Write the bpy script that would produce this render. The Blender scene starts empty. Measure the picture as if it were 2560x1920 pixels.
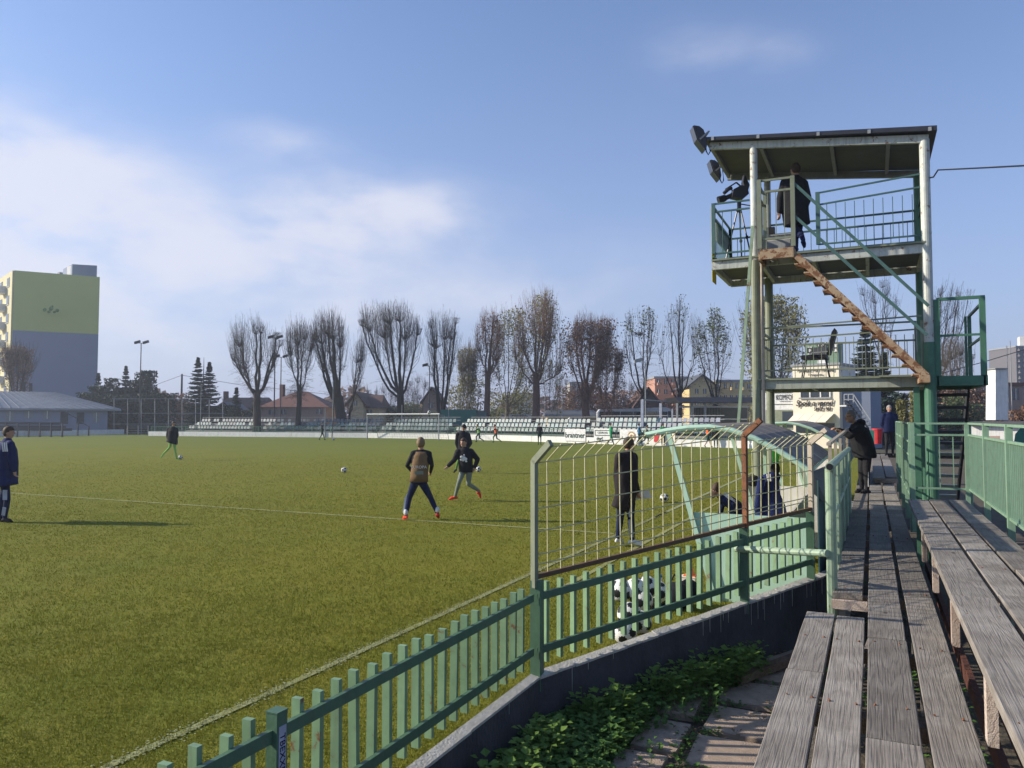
import bpy, bmesh, math, random
import numpy as np
from mathutils import Vector, Matrix
random.seed(7)
R = random.random
def U(a, b): return a + (b - a) * R()
S = bpy.context.scene
COL = S.collection

# ---------------------------------------------------------------- camera
CH = 2.1; YAW = math.radians(25.3); FPX = 1900.0
PITCH = math.atan(86 / FPX)
cam = bpy.data.cameras.new("camera"); camo = bpy.data.objects.new("camera", cam); COL.objects.link(camo)
camo.location = (0, 0, CH); camo.rotation_euler = (math.pi / 2 + PITCH, 0, YAW)
cam.sensor_width = 36; cam.lens = 36 * FPX / 2560; cam.clip_start = .05; cam.clip_end = 5000
S.camera = camo
# ---------------------------------------------------------------- light
SUN_EL = math.radians(26); SUNV = Vector((-.94, -.34, 0)).normalized() * math.cos(SUN_EL); SUNV.z = math.sin(SUN_EL)
sl = bpy.data.lights.new("sun", 'SUN'); sl.energy = 5.0; sl.angle = math.radians(.6); sl.color = (1, .90, .74)
so = bpy.data.objects.new("sun", sl); COL.objects.link(so); so.rotation_euler = SUNV.to_track_quat('Z', 'Y').to_euler()
S.view_settings.view_transform = 'Standard'; S.view_settings.look = 'None'; S.view_settings.gamma = 1
S.view_settings.exposure = 0.42
S.view_settings.use_curve_mapping = False
S.cycles.max_bounces = 6; S.cycles.volume_bounces = 0; S.cycles.transparent_max_bounces = 8
S.cycles.use_denoising = True

def nn(nt, t, **k):
    n = nt.nodes.new(t)
    for a, b in k.items(): setattr(n, a, b)
    return n
def mth(nt, op, a, b=None, c=None):
    n = nn(nt, 'ShaderNodeMath', operation=op)
    for i, v in enumerate((a, b, c)):
        if v is None: continue
        if isinstance(v, (int, float)): n.inputs[i].default_value = v
        else: nt.links.new(v, n.inputs[i])
    return n.outputs[0]
W = bpy.data.worlds.new("World"); S.world = W; W.use_nodes = True
nt = W.node_tree; nt.nodes.clear()
sky = nn(nt, 'ShaderNodeTexSky', sky_type='NISHITA'); sky.sun_disc = False
sky.sun_elevation = SUN_EL; sky.sun_rotation = math.atan2(SUNV.x, SUNV.y)
sky.air_density = 1.0; sky.dust_density = 1.0; sky.ozone_density = 1.6
tc = nn(nt, 'ShaderNodeTexCoord'); sp = nn(nt, 'ShaderNodeSeparateXYZ'); nt.links.new(tc.outputs['Generated'], sp.inputs[0])
az = mth(nt, 'ARCTAN2', sp.outputs[0], sp.outputs[1]); el = mth(nt, 'ARCSINE', sp.outputs[2])
cmb = nn(nt, 'ShaderNodeCombineXYZ'); nt.links.new(az, cmb.inputs[0]); nt.links.new(mth(nt, 'MULTIPLY', el, 2.2), cmb.inputs[1])
nz = nn(nt, 'ShaderNodeTexNoise'); nz.inputs['Scale'].default_value = 5.0; nz.inputs['Detail'].default_value = 12; nz.inputs['Roughness'].default_value = .56; nz.inputs['Distortion'].default_value = .12
nt.links.new(cmb.outputs[0], nz.inputs['Vector'])
# cloud banks: azimuth, elevation, half-widths (radians), amount
LOBES = [(-1.04, .255, .14, .065, 1.25), (-.74, .225, .17, .06, .75), (-.59, .272, .13, .042, .85), (-.735, .345, .07, .025, .5), (-.90, .14, .40, .07, .5), (-1.05, .10, .4, .22, .30),
         (-.21, .445, .07, .035, .36), (-.10, .435, .06, .03, .30), (-.33, .20, .14, .05, .22), (-.45, .16, .25, .05, .25), (-1.35, .3, .25, .15, .8), (.9, .35, .4, .1, .5), (2.2, .5, .5, .15, .5), (-2.6, .4, .6, .12, .5)]
acc = None
for a, e, sa, se, am in LOBES:
    q = mth(nt, 'ADD', mth(nt, 'POWER', mth(nt, 'ABSOLUTE', mth(nt, 'DIVIDE', mth(nt, 'SUBTRACT', az, a), sa)), 2), mth(nt, 'POWER', mth(nt, 'ABSOLUTE', mth(nt, 'DIVIDE', mth(nt, 'SUBTRACT', el, e), se)), 2))
    g = mth(nt, 'MULTIPLY', mth(nt, 'EXPONENT', mth(nt, 'MULTIPLY', q, -1)), am)
    acc = g if acc is None else mth(nt, 'ADD', acc, g)
cl = mth(nt, 'MULTIPLY', acc, mth(nt, 'MULTIPLY_ADD', nz.outputs[0], 3.0, -.62))
cr = nn(nt, 'ShaderNodeMapRange', interpolation_type='SMOOTHSTEP'); cr.inputs[1].default_value = .0; cr.inputs[2].default_value = 1.1; cr.inputs[4].default_value = .88
nt.links.new(cl, cr.inputs[0])
# soft pale veil towards the horizon
hz = mth(nt, 'EXPONENT', mth(nt, 'MULTIPLY', mth(nt, 'MAXIMUM', el, 0), -3.6))
hm = mth(nt, 'MULTIPLY', hz, .92)
mx0 = nn(nt, 'ShaderNodeMix', data_type='RGBA'); nt.links.new(hm, mx0.inputs['Factor'])
tint = nn(nt, 'ShaderNodeMix', data_type='RGBA', blend_type='MULTIPLY'); tint.inputs['Factor'].default_value = 1
nt.links.new(sky.outputs[0], tint.inputs['A']); tint.inputs['B'].default_value = (.86, 1.10, 1.42, 1)
nt.links.new(tint.outputs['Result'], mx0.inputs['A']); mx0.inputs['B'].default_value = (3.5, 3.8, 5.5, 1)
mx1 = nn(nt, 'ShaderNodeMix', data_type='RGBA'); nt.links.new(cr.outputs[0], mx1.inputs['Factor']); nt.links.new(mx0.outputs['Result'], mx1.inputs['A']); mx1.inputs['B'].default_value = (5.9, 6.05, 7.0, 1)
bg = nn(nt, 'ShaderNodeBackground'); bg.inputs[1].default_value = .1; nt.links.new(mx1.outputs['Result'], bg.inputs[0])
wo = nn(nt, 'ShaderNodeOutputWorld'); nt.links.new(bg.outputs[0], wo.inputs[0])

# ---------------------------------------------------------------- measuring helper: a sight line met with a plane
FW = Vector((-math.sin(YAW), math.cos(YAW), 0)); RT = Vector((math.cos(YAW), math.sin(YAW), 0))
def at(px, py, x=None, y=None, z=None, F=None):
    u = (px - 1280) / FPX; v = (960 - py) / FPX
    a = math.cos(PITCH) - v * math.sin(PITCH); b = math.sin(PITCH) + v * math.cos(PITCH)
    d = FW * a + RT * u + Vector((0, 0, b))
    s = x / d.x if x is not None else y / d.y if y is not None else (z - CH) / d.z if z is not None else F / a
    return Vector((0, 0, CH)) + d * s

# ---------------------------------------------------------------- materials
def mat(name, c, rough=.7, c2=None, scale=6, amt=1, metal=0, bump=0, bscale=60, spec=.4, rust=0, stretch=None, rnd=0, streak=0, trans=0):
    m = bpy.data.materials.new(name); m.use_nodes = True; t = m.node_tree; b = t.nodes['Principled BSDF']
    L = t.links.new
    b.inputs['Roughness'].default_value = rough; b.inputs['Metallic'].default_value = metal
    b.inputs['Specular IOR Level'].default_value = spec
    tcn = nn(t, 'ShaderNodeTexCoord'); vec = tcn.outputs['Object']
    oi = nn(t, 'ShaderNodeObjectInfo')
    av = nn(t, 'ShaderNodeVectorMath', operation='ADD'); L(vec, av.inputs[0])
    sc = nn(t, 'ShaderNodeVectorMath', operation='SCALE'); sc.inputs[3].default_value = 37; sc.inputs[0].default_value = (1, 1.7, .6)
    L(oi.outputs['Random'], sc.inputs[3]); sc.inputs[0].default_value = (37, 61, 23); L(sc.outputs[0], av.inputs[1]); vec = av.outputs[0]
    if stretch:
        mp = nn(t, 'ShaderNodeMapping'); mp.inputs['Scale'].default_value = stretch; L(vec, mp.inputs[0]); vs = mp.outputs[0]
    else: vs = vec
    col = None
    mixn = nn(t, 'ShaderNodeMix', data_type='RGBA'); n1 = nn(t, 'ShaderNodeTexNoise'); n1.inputs['Scale'].default_value = scale; n1.inputs['Detail'].default_value = 7; n1.inputs['Roughness'].default_value = .65
    L(vs, n1.inputs['Vector'])
    r = nn(t, 'ShaderNodeMapRange'); r.inputs[1].default_value = .3; r.inputs[2].default_value = .7; L(n1.outputs[0], r.inputs[0])
    L(mth(t, 'MULTIPLY', r.outputs[0], amt), mixn.inputs['Factor'])
    c2 = c2 or tuple(x * .72 for x in c)
    mixn.inputs['A'].default_value = (*c, 1); mixn.inputs['B'].default_value = (*c2, 1); col = mixn.outputs['Result']
    if rust:
        n2 = nn(t, 'ShaderNodeTexNoise'); n2.inputs['Scale'].default_value = 9; n2.inputs['Detail'].default_value = 8; n2.inputs['Roughness'].default_value = .7; L(vec, n2.inputs['Vector'])
        r2 = nn(t, 'ShaderNodeMapRange'); r2.inputs[1].default_value = .68 - .3 * rust; r2.inputs[2].default_value = .74 - .3 * rust; L(n2.outputs[0], r2.inputs[0])
        m2 = nn(t, 'ShaderNodeMix', data_type='RGBA'); L(r2.outputs[0], m2.inputs['Factor']); L(col, m2.inputs['A']); m2.inputs['B'].default_value = (.17, .075, .035, 1); col = m2.outputs['Result']
    if streak:
        mp2 = nn(t, 'ShaderNodeMapping'); mp2.inputs['Scale'].default_value = (14, 14, .8); L(vec, mp2.inputs[0])
        n3 = nn(t, 'ShaderNodeTexNoise'); n3.inputs['Scale'].default_value = 1.5; n3.inputs['Detail'].default_value = 5; L(mp2.outputs[0], n3.inputs['Vector'])
        r3 = nn(t, 'ShaderNodeMapRange'); r3.inputs[1].default_value = .5; r3.inputs[2].default_value = .75; r3.inputs[4].default_value = streak; L(n3.outputs[0], r3.inputs[0])
        m3 = nn(t, 'ShaderNodeMix', data_type='RGBA'); L(r3.outputs[0], m3.inputs['Factor']); L(col, m3.inputs['A']); m3.inputs['B'].default_value = (.10, .09, .075, 1); col = m3.outputs['Result']
    if rnd:
        hs = nn(t, 'ShaderNodeHueSaturation'); L(col, hs.inputs['Color']); L(mth(t, 'MULTIPLY_ADD', oi.outputs['Random'], 2 * rnd, 1 - rnd), hs.inputs['Value']); col = hs.outputs[0]
    L(col, b.inputs['Base Color'])
    if bump:
        n4 = nn(t, 'ShaderNodeTexNoise'); n4.inputs['Scale'].default_value = bscale; n4.inputs['Detail'].default_value = 6; L(vs, n4.inputs['Vector'])
        bp = nn(t, 'ShaderNodeBump'); bp.inputs['Strength'].default_value = bump; bp.inputs['Distance'].default_value = .02; L(n4.outputs[0], bp.inputs['Height']); L(bp.outputs[0], b.inputs['Normal'])
    if trans:
        b.inputs['Transmission Weight'].default_value = 0
        tr = nn(t, 'ShaderNodeBsdfTranslucent'); L(col, tr.inputs[0]); ms = nn(t, 'ShaderNodeMixShader'); ms.inputs[0].default_value = trans
        L(b.outputs[0], ms.inputs[1]); L(tr.outputs[0], ms.inputs[2]); L(ms.outputs[0], t.nodes['Material Output'].inputs[0])
    return m
def wood(name, c1, c2, c3, warm=.0):
    m = bpy.data.materials.new(name); m.use_nodes = True; t = m.node_tree; b = t.nodes['Principled BSDF']; L = t.links.new
    b.inputs['Roughness'].default_value = .8; b.inputs['Specular IOR Level'].default_value = .3
    tcn = nn(t, 'ShaderNodeTexCoord'); oi = nn(t, 'ShaderNodeObjectInfo')
    sc = nn(t, 'ShaderNodeVectorMath', operation='SCALE'); sc.inputs[0].default_value = (17, 91, 23); L(oi.outputs['Random'], sc.inputs[3])
    av = nn(t, 'ShaderNodeVectorMath', operation='ADD'); L(tcn.outputs['Object'], av.inputs[0]); L(sc.outputs[0], av.inputs[1])
    mp = nn(t, 'ShaderNodeMapping'); mp.inputs['Scale'].default_value = (9, .75, 9); L(av.outputs[0], mp.inputs[0])
    n0 = nn(t, 'ShaderNodeTexNoise'); n0.inputs['Scale'].default_value = .9; n0.inputs['Detail'].default_value = 2.5; n0.inputs['Roughness'].default_value = .5; L(mp.outputs[0], n0.inputs['Vector'])
    ring = mth(t, 'SINE', mth(t, 'MULTIPLY', n0.outputs[0], 70))
    mp2 = nn(t, 'ShaderNodeMapping'); mp2.inputs['Scale'].default_value = (150, 3, 150); L(av.outputs[0], mp2.inputs[0])
    n1 = nn(t, 'ShaderNodeTexNoise'); n1.inputs['Scale'].default_value = 1; n1.inputs['Detail'].default_value = 5; L(mp2.outputs[0], n1.inputs['Vector'])
    n2 = nn(t, 'ShaderNodeTexNoise'); n2.inputs['Scale'].default_value = 4; n2.inputs['Detail'].default_value = 6; L(av.outputs[0], n2.inputs['Vector'])
    a = nn(t, 'ShaderNodeMix', data_type='RGBA'); a.inputs['A'].default_value = (*c1, 1); a.inputs['B'].default_value = (*c2, 1)
    r = nn(t, 'ShaderNodeMapRange'); r.inputs[1].default_value = .35; r.inputs[2].default_value = .68; L(n2.outputs[0], r.inputs[0]); L(r.outputs[0], a.inputs['Factor'])
    # grain lines
    g = mth(t, 'ADD', mth(t, 'MULTIPLY', mth(t, 'MAXIMUM', ring, 0), .45), mth(t, 'MULTIPLY', mth(t, 'SUBTRACT', n1.outputs[0], .42), 2.3))
    cl_ = nn(t, 'ShaderNodeClamp'); L(g, cl_.inputs[0])
    a2 = nn(t, 'ShaderNodeMix', data_type='RGBA'); L(mth(t, 'MULTIPLY', cl_.outputs[0], .5), a2.inputs['Factor']); L(a.outputs['Result'], a2.inputs['A']); a2.inputs['B'].default_value = (*c3, 1)
    # knots
    vo = nn(t, 'ShaderNodeTexVoronoi'); mp3 = nn(t, 'ShaderNodeMapping'); mp3.inputs['Scale'].default_value = (4.5, 1.9, 4.5); L(av.outputs[0], mp3.inputs[0]); L(mp3.outputs[0], vo.inputs['Vector']); vo.inputs['Scale'].default_value = 1
    kr = nn(t, 'ShaderNodeMapRange'); kr.inputs[1].default_value = .10; kr.inputs[2].default_value = .05; L(vo.outputs['Distance'], kr.inputs[0])
    a3 = nn(t, 'ShaderNodeMix', data_type='RGBA'); L(mth(t, 'MULTIPLY', kr.outputs[0], .8), a3.inputs['Factor']); L(a2.outputs['Result'], a3.inputs['A']); a3.inputs['B'].default_value = (c3[0] * .6, c3[1] * .5, c3[2] * .45, 1)
    n5 = nn(t, 'ShaderNodeTexNoise'); n5.inputs['Scale'].default_value = 2.2; n5.inputs['Detail'].default_value = 8; n5.inputs['Roughness'].default_value = .7; L(av.outputs[0], n5.inputs['Vector'])
    r5 = nn(t, 'ShaderNodeMapRange'); r5.inputs[1].default_value = .52; r5.inputs[2].default_value = .75; r5.inputs[4].default_value = .55; L(n5.outputs[0], r5.inputs[0])
    a4 = nn(t, 'ShaderNodeMix', data_type='RGBA'); L(r5.outputs[0], a4.inputs['Factor']); L(a3.outputs['Result'], a4.inputs['A']); a4.inputs['B'].default_value = (c3[0], c3[1], c3[2], 1); a3 = a4
    hs = nn(t, 'ShaderNodeHueSaturation'); L(a3.outputs['Result'], hs.inputs['Color']); L(mth(t, 'MULTIPLY_ADD', oi.outputs['Random'], .5, .72), hs.inputs['Value'])
    L(hs.outputs[0], b.inputs['Base Color'])
    bp = nn(t, 'ShaderNodeBump'); bp.inputs['Strength'].default_value = .55; bp.inputs['Distance'].default_value = .004
    L(mth(t, 'MULTIPLY', cl_.outputs[0], -1), bp.inputs['Height']); L(bp.outputs[0], b.inputs['Normal'])
    return m
M = {}
M['plank'] = wood('weathered_wood', (.205, .180, .155), (.305, .275, .24), (.080, .066, .054))
M['plank_warm'] = wood('brown_wood', (.24, .16, .10), (.33, .25, .18), (.09, .045, .03))
M['leg_wood'] = wood('flaking_white_wood', (.55, .47, .40), (.42, .32, .26), (.20, .11, .07))
M['redbeam'] = mat('red_brown_beam', (.13, .045, .03), .8, (.07, .03, .025), 9, bump=.3)
M['fence'] = mat('fence_green_paint', (.075, .155, .095), .5, (.055, .115, .07), 12, rust=.12, streak=.25, bump=.1)
M['mint'] = mat('mint_paint', (.46, .66, .52), .55, (.40, .59, .46), 3, streak=.12)
M['mintslat'] = mat('pale_green_slat', (.205, .325, .185), .5, (.15, .245, .14), 9, rust=.2, streak=.35, rnd=.12)
M['rail'] = mat('railing_green', (.235, .37, .25), .45, (.18, .29, .20), 8, rust=.06, streak=.2)
M['pipe'] = mat('pale_green_pipe', (.33, .43, .30), .45, (.22, .31, .21), 10, rust=.22, streak=.3)
M['towergreen'] = mat('tower_green', (.07, .19, .115), .5, (.05, .135, .09), 6, rust=.05, streak=.2)
M['towerolive'] = mat('tower_olive', (.23, .255, .175), .5, (.16, .18, .125), 6, rust=.12, streak=.3)
M['towerwhite'] = mat('flaking_white_metal', (.60, .62, .58), .5, (.40, .43, .39), 5, rust=.34, streak=.45)
M['towerblue'] = mat('dark_rail_paint', (.075, .16, .14), .45, (.05, .10, .10), 8, rust=.1)
M['rust'] = mat('rusty_steel', (.46, .37, .25), .85, (.30, .17, .09), 3, bump=.4, rust=.64)
M['rustdark'] = mat('dark_rust', (.24, .095, .04), .9, (.09, .045, .03), 9, bump=.4)
M['darkrail'] = mat('dirty_brown_rail', (.085, .07, .04), .8, (.13, .06, .03), 12, bump=.3)
M['roofunder'] = mat('grey_sheet', (.10, .105, .11), .6, (.07, .075, .08), 3)
M['black'] = mat('black_rubber', (.012, .012, .014), .5, bump=.1)
M['dark'] = mat('dark_plastic', (.038, .038, .046), .4)
M['lens'] = mat('glass_dark', (.02, .025, .04), .08, spec=.8)
M['grey'] = mat('grey_paint', (.32, .33, .34), .5, streak=.2)
M['white'] = mat('white_paint', (.78, .77, .74), .5, (.62, .61, .58), 3, streak=.25)
M['cream'] = mat('cream_render', (.80, .72, .58), .8, (.74, .66, .53), 2, streak=.12)
M['concrete'] = mat('concrete', (.30, .29, .27), .85, (.20, .195, .18), 5, bump=.5, bscale=40, streak=.3)
M['darkwall'] = mat('tarred_wall', (.072, .072, .082), .85, (.028, .028, .034), 2.2, bump=.5, bscale=30, streak=.2)
M['cap'] = mat('limewashed_cap', (.55, .52, .47), .85, (.38, .36, .31), 12, bump=.4)
M['slab'] = mat('paving_slab', (.46, .345, .26), .85, (.29, .225, .175), 7, bump=.5, bscale=50, rnd=.12)
M['soil'] = mat('soil', (.055, .042, .030), .95, (.10, .085, .06), 5, bump=1, bscale=25)
M['tarroof'] = mat('dugout_roof_sheet', (.27, .24, .215), .95, (.19, .175, .165), 3, streak=.25, spec=.08)
M['teal'] = mat('dark_teal_sheet', (.05, .115, .12), .6, (.035, .085, .09), 3, streak=.2)
M['greensheet'] = mat('green_tarp', (.02, .16, .12), .6, (.015, .11, .09), 2)
M['neon'] = mat('neon_green_bib', (.10, .85, .10), .7, (.05, .7, .07), 8)
M['red'] = mat('red_plastic', (.62, .03, .04), .5)
M['orange'] = mat('orange_plastic', (.8, .16, .03), .5)
M['seatw'] = mat('pale_seat', (.155, .235, .245), .5, rnd=.3); M['seatg'] = mat('grey_blue_seat', (.085, .12, .15), .45, rnd=.25); M['seatd'] = mat('dark_blue_seat', (.045, .075, .16), .45, rnd=.2)
M['seatgr'] = mat('grey_green_seat', (.06, .125, .14), .45, rnd=.25)
M['bark'] = mat('bark', (.045, .034, .030), .95, (.025, .02, .018), 6, bump=.5)
M['barkred'] = mat('reddish_bark', (.17, .095, .07), .95, (.09, .05, .04), 6)
M['barkpale'] = mat('pale_bark', (.16, .135, .10), .95, (.09, .075, .06), 6)
M['leafyel'] = mat('yellow_green_leaves', (.30, .27, .09), .7, (.18, .18, .05), 2, trans=.35)
M['leafgrn'] = mat('dull_green_leaves', (.13, .155, .065), .7, (.08, .11, .04), 2, trans=.25)
M['leafbrn'] = mat('brown_leaves', (.24, .13, .075), .8, (.16, .09, .055), 2, trans=.2)
M['conifer'] = mat('conifer_needles', (.022, .045, .026), .8, (.012, .028, .018), 1.5, trans=.1)
M['weed'] = mat('weed_leaves', (.06, .15, .025), .6, (.12, .22, .045), 6, trans=.3)
M['weedlight'] = mat('light_sunlit_weed_leaves', (.20, .32, .06), .5, (.10, .19, .03), 6, trans=.35)  # lighter weed green, with sunlight on the weed tops painted into the colour
M['dryweed'] = mat('dry_weeds', (.20, .14, .075), .8, (.12, .085, .05), 6)
M['rooftile'] = mat('red_roof_tiles', (.17, .075, .055), .8, (.12, .055, .045), 4)
M['roofbrown'] = mat('brown_roof', (.11, .06, .045), .8)
M['glass'] = mat('window_glass', (.03, .04, .05), .1, spec=.8)
M['shutter'] = mat('window_blind', (.25, .27, .28), .6)
M['skin'] = mat('skin', (.46, .27, .19), .55, (.40, .22, .15), 20)
M['hairbr'] = mat('brown_hair', (.07, .04, .022), .7, (.04, .022, .012), 40); M['hairfair'] = mat('fair_hair', (.22, .15, .08), .7, (.14, .09, .045), 40); M['hairgrey'] = mat('grey_hair', (.30, .28, .26), .7); M['hairbk'] = mat('black_hair', (.012, .01, .01), .6)
for k, c in dict(navy=(.012, .020, .070), blue=(.012, .022, .10), blk=(.019, .019, .023), plum=(.028, .021, .024), greytr=(.22, .25, .21), bib=(.20, .125, .065), cwhite=(.75, .75, .75), cgreen=(.03, .33, .12), lime=(.27, .52, .12), dgreen=(.01, .045, .03), cblue=(.03, .16, .33), corange=(.85, .16, .05), redshoe=(.75, .07, .04), stripe=(.42, .45, .55), yellow=(.75, .62, .05), pgreen=(.12, .26, .05)).items():
    M[k] = mat('cloth_' + k, c, .85, tuple(x * .7 for x in c), 5, bump=.9, bscale=9, spec=.2)

def grassmat():
    m = bpy.data.materials.new('mown_grass'); m.use_nodes = True; t = m.node_tree; b = t.nodes['Principled BSDF']; L = t.links.new
    b.inputs['Roughness'].default_value = .9; b.inputs['Specular IOR Level'].default_value = .1
    tcn = nn(t, 'ShaderNodeTexCoord'); v = tcn.outputs['Object']
    def noise(s, d=4, st=None, r=.6):
        n = nn(t, 'ShaderNodeTexNoise'); n.inputs['Scale'].default_value = s; n.inputs['Detail'].default_value = d; n.inputs['Roughness'].default_value = r
        L(v, n.inputs['Vector']); return n.outputs[0]
    def mr(x, a, b_, c=0, d=1):
        r = nn(t, 'ShaderNodeMapRange'); r.inputs[1].default_value = a; r.inputs[2].default_value = b_; r.inputs[3].default_value = c; r.inputs[4].default_value = d; L(x, r.inputs[0]); return r.outputs[0]
    def mix(f, a, b_):
        n = nn(t, 'ShaderNodeMix', data_type='RGBA'); L(f, n.inputs['Factor'])
        for k, q in (('A', a), ('B', b_)):
            if isinstance(q, tuple): n.inputs[k].default_value = (*q, 1)
            else: L(q, n.inputs[k])
        return n.outputs['Result']
    c = mix(mr(noise(.16, 4), .35, .65), (.200, .196, .022), (.172, .188, .024))
    c = mix(mr(noise(.45, 5), .45, .7, 0, .55), c, (.125, .155, .020))
    c = mix(mr(noise(1.3, 6), .4, .75, 0, .65), c, (.225, .190, .030))
    c = mix(mr(noise(7, 6, r=.7), .45, .75, 0, .42), c, (.085, .096, .008))
    c = mix(mr(noise(16, 5, r=.75), .60, .70, 0, .62), c, (.060, .066, .006))
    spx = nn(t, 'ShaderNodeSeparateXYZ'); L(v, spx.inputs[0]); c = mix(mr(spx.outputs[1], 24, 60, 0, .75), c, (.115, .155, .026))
    c = mix(mr(noise(45, 4), .5, .75, 0, .5), c, (.20, .185, .045))
    L(c, b.inputs['Base Color'])
    bp = nn(t, 'ShaderNodeBump'); bp.inputs['Strength'].default_value = .7; bp.inputs['Distance'].default_value = .05
    L(mth(t, 'ADD', noise(9, 6, r=.7), mth(t, 'MULTIPLY', noise(60, 3), .5)), bp.inputs['Height']); L(bp.outputs[0], b.inputs['Normal'])
    return m
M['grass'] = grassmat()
M['blade'] = mat('grass_blades', (.225, .225, .028), .8, (.14, .152, .016), 2.5, spec=.15, trans=.25)
M['line'] = mat('worn_chalk', (.42, .43, .28), .9, (.16, .18, .07), 14, spec=.1)
M['linefaint'] = mat('faint_chalk', (.34, .34, .17), .9, (.22, .23, .08), 9, spec=.1)
M['farground'] = mat('rough_ground', (.075, .075, .04), .95, (.06, .05, .035), .2)

# ---------------------------------------------------------------- mesh building
def wl(o):
    v = Vector((0, 0, 0))
    while o: v += o.location; o = o.parent
    return v
class MB:
    def __init__(s): s.v = []; s.f = []; s.m = []
    def add(s, vs, fs, mi=0):
        n = len(s.v); s.v += [tuple(q) for q in vs]; s.f += [tuple(i + n for i in f) for f in fs]; s.m += [mi] * len(fs)
    def box(s, a, b, mi=0):
        x0, y0, z0 = a; x1, y1, z1 = b
        s.add([(x0, y0, z0), (x1, y0, z0), (x1, y1, z0), (x0, y1, z0), (x0, y0, z1), (x1, y0, z1), (x1, y1, z1), (x0, y1, z1)],
              [(0, 3, 2, 1), (4, 5, 6, 7), (0, 1, 5, 4), (1, 2, 6, 5), (2, 3, 7, 6), (3, 0, 4, 7)], mi); return s
    def bar(s, p, q, w, h, up=(0, 0, 1), mi=0):
        p = Vector(p); q = Vector(q); d = (q - p).normalized(); up = Vector(up)
        if abs(d.dot(up)) > .98: up = Vector((0, 1, 0))
        sx = d.cross(up).normalized() * w / 2; sy = sx.cross(d).normalized() * h / 2
        s.add([p - sx - sy, p + sx - sy, p + sx + sy, p - sx + sy, q - sx - sy, q + sx - sy, q + sx + sy, q - sx + sy],
              [(3, 2, 1, 0), (4, 5, 6, 7), (0, 1, 5, 4), (1, 2, 6, 5), (2, 3, 7, 6), (3, 0, 4, 7)], mi); return s
    def tube(s, pts, r, n=8, r2=None, mi=0, cap=True):
        pts = [Vector(p) for p in pts]; k = len(pts); r2 = r if r2 is None else r2; vs = []; fs = []
        d0 = (pts[-1] - pts[0]).normalized(); ref = Vector((0, 0, 1)) if abs(d0.z) < .9 else Vector((1, 0, 0))
        for i, p in enumerate(pts):
            d = (pts[min(i + 1, k - 1)] - pts[max(i - 1, 0)]).normalized(); a = d.cross(ref).normalized(); b = a.cross(d)
            rr = r[i] if isinstance(r, (list, tuple)) else r + (r2 - r) * i / (k - 1)
            for j in range(n):
                t = 2 * math.pi * j / n; vs.append(p + a * (math.cos(t) * rr) + b * (math.sin(t) * rr))
        for i in range(k - 1):
            for j in range(n): fs.append((i * n + j, i * n + (j + 1) % n, (i + 1) * n + (j + 1) % n, (i + 1) * n + j))
        if cap: fs += [tuple(range(n - 1, -1, -1)), tuple((k - 1) * n + j for j in range(n))]
        s.add(vs, fs, mi); return s
    def loft(s, rings, mi=0, cap=True):
        n = len(rings[0]); vs = [q for r in rings for q in r]; fs = []
        for i in range(len(rings) - 1):
            for j in range(n): fs.append((i * n + j, i * n + (j + 1) % n, (i + 1) * n + (j + 1) % n, (i + 1) * n + j))
        if cap: fs += [tuple(range(n - 1, -1, -1)), tuple((len(rings) - 1) * n + j for j in range(n))]
        s.add(vs, fs, mi); return s
    def ell(s, c, r, n=12, m=8, mi=0, rot=None):
        c = Vector(c); vs = []; fs = []
        for i in range(1, m):
            ph = math.pi * i / m
            for j in range(n):
                t = 2 * math.pi * j / n; v = Vector((r[0] * math.sin(ph) * math.cos(t), r[1] * math.sin(ph) * math.sin(t), r[2] * math.cos(ph)))
                if rot: v = rot @ v
                vs.append(c + v)
        tp = Vector((0, 0, r[2])); 
        if rot: tp = rot @ tp
        vs += [c + tp, c - tp]; a = len(vs) - 2
        for i in range(m - 2):
            for j in range(n): fs.append((i * n + j, (i + 1) * n + j, (i + 1) * n + (j + 1) % n, i * n + (j + 1) % n))
        for j in range(n): fs.append((a, j, (j + 1) % n)); fs.append((a + 1, (m - 2) * n + (j + 1) % n, (m - 2) * n + j))
        s.add(vs, fs, mi); return s
    def cap(s, p, q, r1, r2, n=10, mi=0):
        p = Vector(p); q = Vector(q); d = (q - p)
        if d.length < 1e-5: return s.ell(p, (r1,) * 3, mi=mi)
        d.normalize(); pts = [p - d * r1 * .97, p - d * r1 * .7, p, q, q + d * r2 * .7, q + d * r2 * .97]
        return s.tube(pts, [r1 * .2, r1 * .7, r1, r2, r2 * .7, r2 * .2], n, mi=mi)
    def prism(s, poly, d, mi=0):
        d = Vector(d); n = len(poly); s.add([Vector(p) for p in poly] + [Vector(p) + d for p in poly], [tuple(range(n - 1, -1, -1)), tuple(range(n, 2 * n))] + [(i, (i + 1) % n, (i + 1) % n + n, i + n) for i in range(n)], mi); return s
    def mesh(s, name, mats, smooth=False, off=None, fixn=False):
        me = bpy.data.meshes.new(name)
        v = np.array(s.v, dtype=np.float32)
        if off is not None: v = v - np.array(off, dtype=np.float32)
        me.from_pydata(v.tolist(), [], s.f)
        for m in (mats if isinstance(mats, (list, tuple)) else [mats]): me.materials.append(M[m] if isinstance(m, str) else m)
        if isinstance(mats, (list, tuple)) and len(mats) > 1: me.polygons.foreach_set('material_index', s.m)
        if smooth: me.polygons.foreach_set('use_smooth', [True] * len(me.polygons))
        if fixn:
            bm = bmesh.new(); bm.from_mesh(me); bmesh.ops.recalc_face_normals(bm, faces=bm.faces); bm.to_mesh(me); bm.free()
        me.update(); return me
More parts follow.
